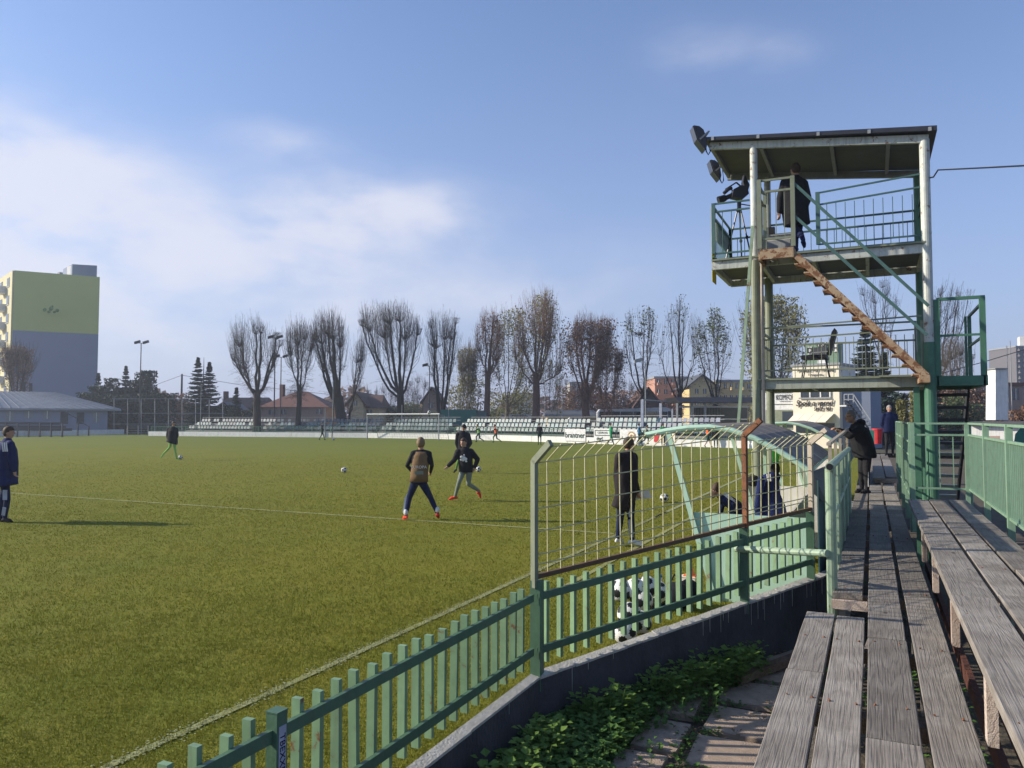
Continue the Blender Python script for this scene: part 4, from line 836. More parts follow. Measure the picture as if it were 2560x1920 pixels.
# ================================================================= PEOPLE
def segdist(C, p, q):
    d = q - p; L = max(float(d @ d), 1e-9); t = np.clip(((C - p) @ d) / L, 0, 1); return np.linalg.norm(C - (p + t[:, None] * d), axis=1), t
def fuse(mb, vox, name):
    me = mb.mesh('tmp', 'skin', fixn=True); o = bpy.data.objects.new('tmp', me); COL.objects.link(o)
    m = o.modifiers.new('r', 'REMESH'); m.mode = 'VOXEL'; m.voxel_size = vox; m2 = o.modifiers.new('s', 'SMOOTH'); m2.factor = .5; m2.iterations = 3
    dg = bpy.context.evaluated_depsgraph_get(); r = bpy.data.meshes.new_from_object(o.evaluated_get(dg)); r.name = name
    bpy.data.objects.remove(o); r.polygons.foreach_set('use_smooth', [True] * len(r.polygons)); return r
def person(label, foot, J, h=1.8, vox=.012, face=(0, 1, 0), pal=None, coat=None, hair='hairbr', hairlen=0, rz=YAW, group=None, build=1.0, hands=True, feat=True, cap=None, extra=None, sh=None):
    """J: joints in metres (right, forward, up) from the foot point; pal: material per region"""
    pal = dict(dict(skin='skin', top='navy', arm='navy', leg='navy', shoe='blk'), **(pal or {}))
    J = {k: Vector(v) for k, v in J.items()}; T = thing('person', label, 'person', foot, rz, group)
    s = h / 1.8; f = Vector(face).normalized(); u = Vector((0, 0, 1)); side = f.cross(u); side = side.normalized() if side.length > .1 else Vector((1, 0, 0))
    hd = J['head']; nk = J['neck']; pv_ = J['pelvis']; mid = J.get('chest', nk.lerp(pv_, .38))
    sh = Vector(sh).normalized() if sh else (J['shR'] - J['shL']).normalized() if (J['shR'] - J['shL']).length > .1 else side
    mb = MB(); segs = []
    def C(p, q, r1, r2, reg, n=10, w=1.0):
        mb.cap(p, q, r1 * s, r2 * s, n); segs.append((np.array(p), np.array(q), r1 * s, r2 * s, reg))
    # torso rings
    ax = sh; spine = [(nk + u * -.01, .06, .055), (nk.lerp(mid, .25), .15 * build, .085), (nk.lerp(mid, .6), .175 * build, .105), (mid, .165 * build, .11 * build), (mid.lerp(pv_, .5), .145 * build, .105 * build), (pv_, .165 * build, .115), (pv_ + u * -.07, .14, .10)]
    rings = []
    for i, (c, a, b) in enumerate(spine):
        nx = spine[min(i + 1, 6)][0] - spine[max(i - 1, 0)][0]; bb = nx.cross(ax).normalized(); aa = bb.cross(nx).normalized()
        rings.append([c + aa * math.cos(t) * a * s + bb * math.sin(t) * b * s for t in [2 * math.pi * k / 16 for k in range(16)]])
    mb.loft(rings); segs.append((np.array(nk + u * -.1), np.array(pv_ + u * .02), .13 * s, .13 * s, 'top')); segs.append((np.array(pv_ + u * -.05), np.array(pv_ + u * -.06), .15 * s, .15 * s, 'leg'))
    for S_ in 'LR':
        shd = J['sh' + S_]; C(nk.lerp(shd, .4) + u * -.015, shd, .06, .058, 'top'); C(shd, J['el' + S_], .054, .043, 'arm'); 
        hn = J['ha' + S_]; d = (hn - J['el' + S_]).normalized(); wr = J['el' + S_].lerp(hn, .9); C(J['el' + S_], wr, .042, .033, 'arm')
        C(wr, hn, .027, .026, 'skin')
        if hands:
            a = d.cross(f).normalized() if d.cross(f).length > .1 else sh
            b = a.cross(d)
            pc = hn + d * .045 * s; C(hn, pc + d * .02, .026, .028, 'skin', 8)
            for i, (o_, l) in enumerate(((-.027, .058), (-.009, .068), (.009, .063), (.026, .05))):
                k0 = pc + d * .025 * s + a * o_ * s; k1 = k0 + (d * .8 + b * .35).normalized() * l * .55 * s; k2 = k1 + (d * .35 + b * .8).normalized() * l * .55 * s
                C(k0, k1, .0095, .009, 'skin', 6); C(k1, k2, .009, .0075, 'skin', 6)
            t0 = hn + a * -.026 * s; t1 = t0 + (d * .6 - a * .8).normalized() * .035 * s; C(t0, t1, .011, .010, 'skin', 6); C(t1, t1 + (d + b * .4).normalized() * .03 * s, .010, .008, 'skin', 6)
        sd = 1 if S_ == 'R' else -1; hip = J.get('hip' + S_, pv_ + sh * .085 * sd * s + u * -.05)
        kn = J['kn' + S_]; an = J['an' + S_]; C(hip, kn, .088, .06, 'leg'); C(kn, kn.lerp(an, .4), .058, .056, 'shin'); C(kn.lerp(an, .4), an, .056, .040, 'shin')
        to = J['to' + S_]; dd = (to - an); C(an + u * -.035 * s, to.lerp(an, .45) + u * -.01, .042, .043, 'shoe'); C(to.lerp(an, .45), to, .041, .030, 'shoe')
        hl = an - Vector((dd.x, dd.y, 0)).normalized() * .045 * s; C(an + u * -.03 * s, Vector((hl.x, hl.y, min(an.z, hl.z) - .05 * s)), .036, .03, 'shoe')
    C(nk + u * -.03, nk.lerp(hd, .55), .054, .050, 'skin')
    rotm = Matrix((side, f, u)).transposed()
    mb.ell(hd + u * .012 * s, (.079 * s, .098 * s, .113 * s), 14, 10, rot=rotm); mb.ell(hd + f * .018 * s - u * .06 * s, (.059 * s, .067 * s, .055 * s), 12, 8, rot=rotm)
    segs.append((np.array(hd), np.array(hd + f * .02 - u * .06 * s), .08 * s, .06 * s, 'skin'))
    mb.cap(hd + f * .091 * s + u * .012 * s, hd + f * .114 * s - u * .022 * s, .008 * s, .014 * s, 8)
    for q in (-1, 1): mb.ell(hd + side * q * .075 * s - u * .005 * s - f * .005, (.012 * s, .02 * s, .032 * s), 8, 6, rot=rotm)
    me = fuse(mb, vox, 'body'); me.materials.clear()
    regs = []; 
    for k in ('skin', 'top', 'arm', 'leg', 'shin', 'shoe'):
        regs.append(k); me.materials.append(M[pal.get(k, pal['leg'] if k == 'shin' else pal['skin'])])
    n = len(me.polygons); C_ = np.zeros(n * 3); me.polygons.foreach_get('center', C_); C_ = C_.reshape(-1, 3); best = np.full(n, 9.); reg = np.zeros(n, int)
    for p, q, r1, r2, rg in segs:
        d, t = segdist(C_, p, q); d = d - (r1 + (r2 - r1) * t); mk = d < best; best[mk] = d[mk]; reg[mk] = regs.index(rg)
    me.polygons.foreach_set('material_index', reg.astype(np.int32)); o = bpy.data.objects.new('body', me); COL.objects.link(o); o.parent = T
    # hair as a cap following the skull
    if hair and not cap:
        hb = MB(); hb.ell(hd + u * .017 * s - f * .004, (.086 * s, .105 * s, .119 * s), 16, 12, rot=rotm); hm_ = hb.mesh('hair', hair); bm = bmesh.new(); bm.from_mesh(hm_); hv = np.array(hd)
        dele = []
        for fc in bm.faces:
            c = fc.calc_center_median() - hd; z = c.dot(u) / s; y = c.dot(f) / s
            if z < (.055 if y > .02 else .01 if y > -.02 else -.055 - hairlen) + (.0 if abs(y) < .09 else 0): dele.append(fc)
        bmesh.ops.delete(bm, geom=dele, context='FACES')
        for v in bm.verts: v.co += Vector((U(-1, 1), U(-1, 1), U(-1, 1))) * .003
        r_ = bmesh.ops.solidify(bm, geom=bm.faces[:], thickness=.006); bm.to_mesh(hm_); bm.free(); hm_.polygons.foreach_set('use_smooth', [True] * len(hm_.polygons)); ho = bpy.data.objects.new('hair', hm_); COL.objects.link(ho); ho.parent = T
    if cap:
        cm = MB().ell(hd + u * .03 * s - f * .003, (.088 * s, .107 * s, .108 * s), 14, 10, rot=rotm); cm.build('hat', cap, T, smooth=True, local=True)
    if feat:
        e = MB()
        for q in (-1, 1): e.ell(hd + f * .089 * s + side * q * .031 * s + u * .012 * s, (.011 * s, .008 * s, .007 * s), 6, 4, rot=rotm)
        e.build('eyes', 'black', T, local=True)
        MB().bar(hd + f * .082 * s + side * .022 * s - u * .05 * s, hd + f * .082 * s - side * .022 * s - u * .05 * s, .012, .008).build('mouth', 'redbeam', T, local=True)
    if coat:
        cb = MB(); hem = coat['hem']; w = coat.get('w', .2); thick = coat.get('t', .16); wb = coat.get('wb', w); al = .055
        cpts = [(nk + u * .05, .066, .062), (nk + u * -.035, .145 * w / .2, .10), (nk.lerp(pv_, .25), w, thick * .9), (nk.lerp(pv_, .6), w, thick), (pv_, (w + wb) / 2, thick), (pv_ + (Vector(hem) - pv_) * .5, wb, thick), (Vector(hem), wb, thick * .95)]
        rings = []
        for i, (c, a, b) in enumerate(cpts):
            nx = (cpts[min(i + 1, 6)][0] - cpts[max(i - 1, 0)][0]); bb = nx.cross(ax).normalized(); aa = bb.cross(nx).normalized()
            rings.append([c + aa * math.cos(t) * a * s * (1 + .04 * math.sin(5 * t + i)) + bb * math.sin(t) * b * s * (1 + .05 * math.sin(3 * t + 2 * i)) for t in [2 * math.pi * k / 20 for k in range(20)]])
        cb.loft(rings)
        for S_ in 'LR':
            shd = J['sh' + S_]; cb.cap(nk.lerp(shd, .5) + u * -.03, shd, .075 * s, .082 * s); cb.cap(shd, J['el' + S_], .082 * s, .066 * s); cb.cap(J['el' + S_], J['el' + S_].lerp(J['ha' + S_], .88), .066 * s, .052 * s)
        if coat.get('hood'): cb.ell(nk - f * .09 * s + u * .01, (.13 * s, .09 * s, .085 * s), rot=rotm)
        cm = fuse(cb, max(vox, .013), 'coat'); cm.materials.clear(); cm.materials.append(M[coat['m']]); co = bpy.data.objects.new(coat.get('name', 'coat'), cm); COL.objects.link(co); co.parent = T
    for ex in (extra or []):
        ex[0].build(ex[1], ex[2], T, local=True, smooth=len(ex) > 3)
    return T
def traced(foot, z, J2, dep=None):
    """joints measured in photo pixels -> metres right/forward/up from the foot point"""
    p = at(foot[0], foot[1], z=z); F_ = p.dot(FW); q = {}
    for k, (x, y) in J2.items():
        w = at(x, y, F=F_ + (dep or {}).get(k, 0)) - p; q[k] = (w.dot(RT), w.dot(FW), w.z)
    return p, q
# player in the tan bib, back to the camera
p, J = traced((1045, 1300), 0, dict(head=(1052, 1109), neck=(1053, 1126), shL=(1033, 1133), shR=(1073, 1134), elL=(1018, 1164), elR=(1080, 1163), haL=(1031, 1180), haR=(1076, 1182), pelvis=(1047, 1203), knL=(1023, 1244), knR=(1076, 1243), anL=(1015, 1287), anR=(1093, 1281), toL=(1009, 1298), toR=(1096, 1293)), dict(haL=.3, haR=.25, elL=.02, toL=.12, toR=.15, knL=.08, knR=.05))
def stripe(J, S_, off, m='cwhite', w=.035, a0=.0):
    hip = Vector(J['pelvis']) + Vector((off, 0, -.05)); kn = Vector(J['kn' + S_]) + Vector((off * .72, -.01, 0)); an = Vector(J['an' + S_]) + Vector((off * .5, -.01, .05)); return (MB().bar(hip.lerp(kn, a0), kn, w, .02, up=(0, 1, 0)).bar(kn, an, w, .02, up=(0, 1, 0)), 'trouser_stripe', m)
bibr = []
nk, pv_ = Vector(J['neck']), Vector(J['pelvis'])
for t, a, b in ((.04, .13, .09), (.2, .175, .125), (.5, .18, .14), (.8, .185, .145), (1.02, .20, .15)): 
    c = nk.lerp(pv_, t); bibr.append([c + Vector((math.cos(q) * a * (1 + .03 * math.sin(6 * q + t * 5)), math.sin(q) * b * (1 + .04 * math.sin(7 * q + t * 9)), 0)) for q in [2 * math.pi * k / 28 for k in range(28)]])
P1 = person('player seen from behind in a tan training bib, navy trousers and red boots', p, J, 1.85, .011, face=(.05, 1, 0), pal=dict(top='blk', arm='blk', leg='navy', shin='navy', shoe='redshoe'), hair='hairfair', feat=False, build=1.08,
       extra=[(MB().loft(bibr), 'training_bib', 'bib', 1), stripe(J, 'L', -.10), (MB().cap(Vector(J['anL']) + Vector((0, 0, .03)), Vector(J['anL']) + Vector((0, 0, .07)), .05, .05).cap(Vector(J['anR']) + Vector((0, 0, .03)), Vector(J['anR']) + Vector((0, 0, .07)), .05, .05), 'sock', 'cwhite', 1)])
c = nk.lerp(pv_, .53); o = text('EUROPA', .085, 'cwhite', 'bib_lettering', P1, (0, 0, 0), (math.pi / 2, 0, 0), ext=.004); o.location = c + Vector((0, -.162, 0)); 
MB().box(c + Vector((-.09, -.158, -.15)), c + Vector((.09, -.15, -.08))).build('bib_patch', 'greytr', P1, local=True)
# running player in black hoodie
p, J = traced((1137, 1252), 0, dict(head=(1159, 1107), neck=(1162, 1122), shL=(1145, 1129), shR=(1177, 1128), elL=(1136, 1150), haL=(1119, 1166), elR=(1194, 1148), haR=(1187, 1169), pelvis=(1165, 1174), knL=(1148, 1204), anL=(1138, 1240), toL=(1124, 1248), knR=(1171, 1210), anR=(1197, 1227), toR=(1201, 1243)), dict(elR=.05, haL=-.1, knL=-.15, anR=.15, toR=.2))
P2_ = person('running player in a black hoodie with white print, grey trousers and orange boots', p, J, 1.78, .011, face=(-.45, -.9, 0), pal=dict(top='blk', arm='blk', leg='greytr', shin='greytr', shoe='redshoe'), coat=dict(m='blk', hem=Vector(J['pelvis']) + Vector((0, 0, -.07)), w=.185, t=.13, name='hoodie'), hair='hairbr')
c = Vector(J['neck']).lerp(Vector(J['pelvis']), .42); pr = MB()
for a, b, r_ in ((-.05, .02, .045), (0, 0, .05), (.04, -.03, .05), (-.06, -.05, .035), (.01, .07, .022), (.06, -.09, .03), (-.02, -.06, .04)): pr.ell(c + Vector((a - .03, -.135, b)), (r_, .012, r_ * .8), 8, 5)
pr.build('chest_print', 'cwhite', P2_, local=True)
# player behind with cap
p, J = traced((1140, 1183), 0, dict(head=(1160, 1069), neck=(1157, 1080), shL=(1144, 1086), shR=(1171, 1087), elL=(1141, 1108), haL=(1146, 1124), elR=(1177, 1108), haR=(1170, 1120), pelvis=(1158, 1122), knL=(1147, 1148), anL=(1140, 1172), toL=(1135, 1181), knR=(1164, 1147), anR=(1166, 1170), toR=(1163, 1179)), dict(toL=-.1, toR=-.12))
person('dark-clothed player in a black cap half hidden behind the running player', p, J, 1.8, .016, face=(-.4, -.9, 0), pal=dict(top='blk', arm='blk', leg='dgreen', shin='pgreen', shoe='blk'), coat=dict(m='blk', hem=Vector(J['pelvis']) + Vector((0, 0, -.1)), w=.21, t=.15, name='jacket'), cap='blk', hands=False)
# man at the left edge in blue coat
p, J = traced((8, 1305), 0, dict(head=(22, 1082), neck=(18, 1101), shL=(4, 1112), shR=(26, 1112), elL=(-2, 1148), haL=(2, 1180), elR=(30, 1148), haR=(36, 1178), pelvis=(14, 1195), knL=(6, 1247), anL=(0, 1292), toL=(10, 1304), knR=(18, 1249), anR=(12, 1294), toR=(30, 1306)), dict(shR=-.2, elR=-.2, haR=-.15, shL=.15, elL=.15, knR=-.1, anR=-.08, toR=-.1))
PL = person('man in a long blue padded coat at the left edge watching the pitch', p, J, 1.88, .012, face=(.95, .2, 0), sh=(.35, -.9, 0), pal=dict(top='blue', arm='blue', leg='navy', shin='navy', shoe='blk'), coat=dict(m='blue', hem=Vector(J['pelvis']) + Vector((.03, 0, -.16)), w=.26, t=.2, wb=.29), hair='hairbr')
for k in range(3): MB().bar(Vector(J['shR']) + Vector((-.10 + k * .04, -.10, .05)), Vector(J['shR']) + Vector((-.06 + k * .04, -.12, -.13)), .02, .012, up=(0, 1, 0)).build('shoulder_stripe', 'cwhite', PL, local=True)
kn = Vector(J['knR']); an = Vector(J['anR']); MB().bar(kn + Vector((.0, -.075, .2)), kn + Vector((-.0, -.072, -.0)), .085, .012, up=(0, 1, 0)).bar(kn + Vector((-.01, -.062, -.15)), an + Vector((0, -.055, .05)), .07, .012, up=(0, 1, 0)).build('trouser_panel', 'stripe', PL, local=True)
# coach behind the mesh
p, J = traced((1575, 1366), 0, dict(head=(1573, 1113), neck=(1569, 1133), shL=(1549, 1143), shR=(1583, 1143), elL=(1543, 1190), haL=(1546, 1238), elR=(1584, 1196), haR=(1594, 1231), pelvis=(1565, 1234), knL=(1551, 1292), anL=(1545, 1344), toL=(1557, 1357), knR=(1577, 1291), anR=(1581, 1348), toR=(1606, 1363)), dict(haR=.12, toL=.1, toR=-.05, shL=-.1, shR=.12, elR=.12))
PC = person('coach in a long dark coat holding a sheet of paper behind the mesh screen', p, J, 1.86, .010, face=(.75, .55, -.25), sh=(.8, .45, 0), pal=dict(top='blk', arm='plum', leg='navy', shin='navy', shoe='cwhite'), coat=dict(m='plum', hem=Vector(J['pelvis']) + Vector((-.10, -.02, -.26)), w=.20, t=.15, wb=.17), hair='hairbr')
kn = Vector(J['knR']); an = Vector(J['anR']); hip = Vector(J['pelvis']) + Vector((.03, -.12, -.0))
MB().bar(hip, kn + Vector((-.02, -.075, 0)), .05, .02, up=(0, 1, 0)).bar(kn + Vector((-.02, -.07, -.04)), an + Vector((-.02, -.05, .04)), .06, .02, up=(0, 1, 0)).build('trouser_stripe', 'stripe', PC, local=True)
pw = at(1606, 1236, F=p.dot(FW) + .12); pa = thing('paper_sheet', 'white sheet of paper held in the hand of the coach', 'paper', pw)
MB().prism([pw + RT * a + Vector((0, 0, b)) for a, b in ((-.12, -.09), (.16, -.06), (.11, .075), (-.12, .075))], FW * .003 + Vector((0, 0, .001))).build('sheet', 'cwhite', pa)
# seated player in the dugout
p, J = traced((1775, 1365), 0, dict(head=(1787, 1227), neck=(1803, 1241), shL=(1806, 1256), shR=(1832, 1262), elL=(1798, 1300), haL=(1772, 1318), elR=(1822, 1305), haR=(1790, 1322), pelvis=(1856, 1306), chest=(1838, 1264), knL=(1785, 1318), knR=(1792, 1322), anL=(1770, 1362), anR=(1778, 1366), toL=(1752, 1368), toR=(1760, 1370)), dict(shR=-.25, elR=-.25, haR=-.2, knR=-.15, anR=-.15, toR=-.15, shL=.1, elL=.1))
person('seated player leaning forward in the dugout in a navy top with a white shoulder band', p + Vector((0, 0, -.0)), J, 1.7, .011, face=(-.8, .1, -.55), sh=(.25, -.95, 0), pal=dict(top='navy', arm='navy', leg='navy', shin='navy'), hair='hairbr', coat=None,
       extra=[(MB().bar(Vector(J['neck']) + Vector((.03, -.10, .06)), Vector(J['neck']) + Vector((.16, -.19, -.07)), .05, .05).bar(Vector(J['neck']) + Vector((.16, -.19, -.07)), Vector(J['neck']) + Vector((.17, -.2, -.22)), .045, .04), 'shoulder_band', 'cwhite')])
# man leaning on the rail
p, J = traced((2158, 1232), DZ, dict(head=(2126, 1042), neck=(2140, 1061), shL=(2146, 1070), shR=(2151, 1073), elL=(2118, 1084), haL=(2093, 1074), elR=(2124, 1090), haR=(2105, 1080), chest=(2152, 1090), pelvis=(2162, 1132), knL=(2153, 1178), knR=(2167, 1179), anL=(2155, 1221), anR=(2168, 1223), toL=(2140, 1230), toR=(2152, 1233)), dict(shL=.15, shR=-.2, elL=.15, elR=-.2, haL=.1, haR=-.15, knR=-.1, anR=-.12, toR=-.12))
PM = person('man in a black hooded jacket and glasses leaning his forearms on the rail', p, J, 1.82, .011, face=(-.95, -.1, -.15), sh=(.1, -1, 0), build=1.1, pal=dict(top='blk', arm='blk', leg='blk', shin='blk', shoe='blk'), hair='hairgrey', coat=dict(m='blk', hem=Vector(J['pelvis']) + Vector((-.0, 0, -.10)), w=.22, t=.21, wb=.2, hood=1, name='jacket'))
MB().bar(Vector(J['pelvis']) + Vector((0, -.13, -.12)), Vector(J['anR']) + Vector((.0, -.055, .05)), .012, .012, up=(1, 0, 0)).build('trouser_piping', 'cwhite', PM, local=True)
hd = Vector(J['head']); MB().bar(hd + Vector((-.09, -.05, .012)), hd + Vector((-.0, -.085, .015)), .008, .008).build('glasses', 'black', PM, local=True)
# walking man far along the stand
p, J = traced((2224, 1140), .8, dict(head=(2223, 1022), neck=(2223, 1033), shL=(2208, 1038), shR=(2238, 1038), elL=(2204, 1060), haL=(2212, 1074), elR=(2243, 1060), haR=(2236, 1074), pelvis=(2223, 1074), knL=(2217, 1105), knR=(2231, 1105), anL=(2216, 1131), anR=(2232, 1132), toL=(2214, 1138), toR=(2235, 1139)), dict(toL=-.12, toR=-.12, knL=-.05))
person('grey-haired man in dark clothes walking towards us along the stand', p, J, 1.8, .02, face=(0, -1, 0), pal=dict(top='navy', arm='navy', leg='blk', shin='blk', shoe='blk'), hair='hairgrey', coat=dict(m='navy', hem=Vector(J['pelvis']) + Vector((0, 0, -.1)), w=.23, t=.16, name='jacket'), hands=False)
# man on the tower
p, J = traced((1992, 628), Z2, dict(head=(1988, 414), neck=(1986, 434), shL=(1960, 446), shR=(2010, 448), elL=(1948, 487), haL=(1946, 528), elR=(2022, 488), haR=(2012, 520), pelvis=(1988, 520), knL=(1988, 573), anL=(1990, 618), toL=(1992, 625), knR=(1998, 572), anR=(2009, 598), toR=(2012, 616)), dict(toL=.12, anR=-.25, toR=-.22, knR=.1, haR=.25, elR=.1))
fp = p.copy(); fp.y = 15.0; k_ = 15.0 / p.y
person('man in a long black coat seen from behind on the upper tower floor', at(1992, 628, y=14.75) * 1, J, 1.8, .013, face=(-.2, 1, 0), pal=dict(top='blk', arm='blk', leg='navy', shin='navy', shoe='navy'), hair='hairbr', coat=dict(m='blk', hem=Vector(J['pelvis']) + Vector((.02, 0, -.28)), w=.25, t=.19, wb=.24), feat=False)
# kid with green shorts
p, J = traced((432, 1150), 0, dict(head=(434, 1059), neck=(432, 1068), shL=(421, 1073), shR=(441, 1073), elL=(418, 1088), haL=(420, 1100), elR=(444, 1088), haR=(440, 1100), pelvis=(431, 1103), knL=(424, 1119), anL=(407, 1136), toL=(402, 1145), knR=(438, 1124), anR=(441, 1144), toR=(449, 1148)), {})
person('player dribbling in a black jacket with lime green shorts and socks', p, J, 1.75, .022, face=(.8, -.5, 0), pal=dict(top='blk', arm='blk', leg='lime', shin='lime', shoe='lime'), hair='hairbk', coat=dict(m='blk', hem=Vector(J['pelvis']) + Vector((-.03, 0, -.1)), w=.24, t=.2, wb=.3, name='jacket'), hands=False)
# small distant players
def gen(kind, h=1.78, d=1):
    s = h / 1.8; w = .18
    J = dict(head=(0, 0, 1.68), neck=(0, 0, 1.5), shL=(-w, 0, 1.44), shR=(w, 0, 1.44), elL=(-w - .06, 0, 1.16), elR=(w + .06, 0, 1.16), haL=(-w - .05, .08, .92), haR=(w + .05, .08, .92), pelvis=(0, 0, .98), knL=(-.1, 0, .52), knR=(.1, 0, .52), anL=(-.1, 0, .1), anR=(.1, 0, .1), toL=(-.12, -.14, .03), toR=(.12, -.14, .03))
    if kind == 'walk': J.update(knL=(.12 * d, .05, .53), anL=(.24 * d, .05, .12), toL=(.38 * d, .05, .05), knR=(-.04 * d, -.05, .52), anR=(-.26 * d, -.05, .16), toR=(-.16 * d, -.05, .03), shL=(.02, .17, 1.44), shR=(-.02, -.17, 1.44), elL=(-.1 * d, .2, 1.18), haL=(.02 * d, .2, .98), elR=(.1 * d, -.2, 1.18), haR=(.25 * d, -.2, 1.05))
    if kind == 'run': J.update(neck=(.08 * d, 0, 1.48), head=(.14 * d, 0, 1.66), knL=(.25 * d, .05, .62), anL=(.2 * d, .05, .22), toL=(.33 * d, .05, .16), knR=(-.08 * d, -.05, .5), anR=(-.45 * d, -.05, .3), toR=(-.5 * d, -.05, .16), shL=(.08 * d, .17, 1.42), shR=(.06 * d, -.17, 1.42), elL=(-.14 * d, .2, 1.22), haL=(.02 * d, .2, 1.02), elR=(.25 * d, -.2, 1.2), haR=(.42 * d, -.2, 1.3))
    return {k: tuple(c * s for c in v) for k, v in J.items()}
SM = [((805, 1101), 'walk', 1, 'blk', 'dgreen', 'dgreen', 'hairbk', 'distant man in dark clothes walking left of the goal'),
      ((1197, 1109), 'run', -1, 'lime', 'dgreen', 'dgreen', 'hairbr', 'distant player in a lime green vest running right of the goal'),
      ((1240, 1110), 'run', -1, 'corange', 'dgreen', 'pgreen', 'hairbr', 'distant player in an orange vest running right of the goal'),
      ((1349, 1113), 'stand', 1, 'blk', 'dgreen', 'dgreen', 'hairbk', 'distant player in dark kit left of the first white banner with lettering'),
      ((1527, 1113), 'walk', 1, 'cgreen', 'cgreen', 'dgreen', 'hairbk', 'distant player in a bright green tracksuit in front of the logo banner'),
      ((1598, 1116), 'walk', 1, 'cblue', 'dgreen', 'dgreen', 'hairbk', 'distant player in a blue top beside the slim pole'),
      ((1614, 1115), 'run', 1, 'greytr', 'dgreen', 'dgreen', 'hairbk', 'distant player in a pale top close beside the player in blue'),
      ((1658, 1115), 'stand', 1, 'cgreen', 'dgreen', 'blk', 'hairbk', 'distant player in a green top before the yellow and red banner'),
      ((1770, 1119), 'walk', 1, 'corange', 'dgreen', 'skin', 'hairbk', 'distant player in an orange vest seen under the dugout roof'),
      ((1790, 1121), 'stand', 1, 'blk', 'blk', 'dgreen', 'hairbk', 'distant player in dark kit beside the orange vest under the dugout roof')]
for (fx, fy), kd, d, top, leg, shin, hr, lab in SM:
    p = at(fx, fy, z=0); person(lab, p, gen(kd, 1.62 if kd == 'run' else 1.74, d), 1.75, .035, face=(.8 * d, -.5, 0), sh=(.2, -1, 0) if kd != 'stand' else None, pal=dict(top=top, arm='blk' if top != 'cgreen' else top, leg=leg, shin=shin, shoe='blk'), hair=hr, hands=False, feat=False)

# ================================================================= FAR END: WALL, STANDS, GOAL, BANNERS
wallpts = [at(x, y, z=0) for x, y in ((372, 1089.5), (640, 1092), (917, 1094.5), (1097, 1097.5), (1250, 1101.5), (1420, 1107), (1600, 1113), (1740, 1117), (1860, 1120.5), (2000, 1126))]
fw = thing('boundary_wall', 'low white concrete wall along the far end of the pitch', 'wall', wallpts[3])
for a, b in zip(wallpts, wallpts[1:]):
    n = max(1, round((b - a).length / 4.5))
    for k in range(n):
        p = a.lerp(b, k / n); q = a.lerp(b, (k + 1) / n); d = (q - p).normalized(); p = p + d * .02; q = q - d * .02
        MB().bar(p + Vector((0, 0, .26)), q + Vector((0, 0, .26)), .2, .52 + U(0, .02)).build('wall_panel', 'white', fw)
lp = [at(-60, 1092.6, z=0), at(60, 1091, z=0), at(180, 1088.5, z=0), at(310, 1086, z=0)]
lwl = thing('boundary_wall', 'low white concrete wall on the left side in front of the long shed', 'wall', lp[1])
for a, b in zip(lp, lp[1:]):
    for k in range(3):
        p = a.lerp(b, k / 3); q = a.lerp(b, (k + 1) / 3); MB().bar(p + Vector((0, 0, .33)), q + (p - q).normalized() * .04 + Vector((0, 0, .33)), .2, .66).build('wall_panel', 'white', lwl)
gp = thing('entrance_gate', 'pale gate in the gap of the white wall in the far left corner', 'gate', at(345, 1088, z=0))
for xx in (318, 345, 370): q = at(xx, 1088, z=0); MB().bar(q, q + Vector((0, 0, 1.2)), .08, .08, up=(0, 1, 0)).build('post', 'grey', gp)
for z in (.3, .6, .9, 1.15): MB().bar(at(318, 1088, z=0) + Vector((0, 0, z)), at(370, 1088, z=0) + Vector((0, 0, z)), .04, .04).build('bar', 'grey', gp)
# rail fence on top of the far wall
rfc = thing('pitch_railing', 'slim dark green railing standing behind the far white wall', 'railing', wallpts[2])
for a, b in zip(wallpts, wallpts[1:]):
    o_ = Vector((0, .35, 0)); MB().bar(a + o_ + Vector((0, 0, 1.15)), b + o_ + Vector((0, 0, 1.15)), .04, .05).bar(a + o_ + Vector((0, 0, .6)), b + o_ + Vector((0, 0, .6)), .03, .04).build('rail', 'towergreen', rfc)
    n = max(1, round((b - a).length / 2.4))
    for k in range(n): q = a.lerp(b, k / n) + o_; MB().bar(q, q + Vector((0, 0, 1.17)), .05, .05, up=(0, 1, 0)).build('post', 'towergreen', rfc)
    if True:
        pk = MB(); m_ = int((b - a).length / .2)
        for k in range(m_): q = a.lerp(b, k / m_) + o_; pk.bar(q, q + Vector((0, 0, 1.12)), .02, .02, up=(0, 1, 0))
        tag(pk.build('pickets', 'towergreen', rfc), kind='stuff')
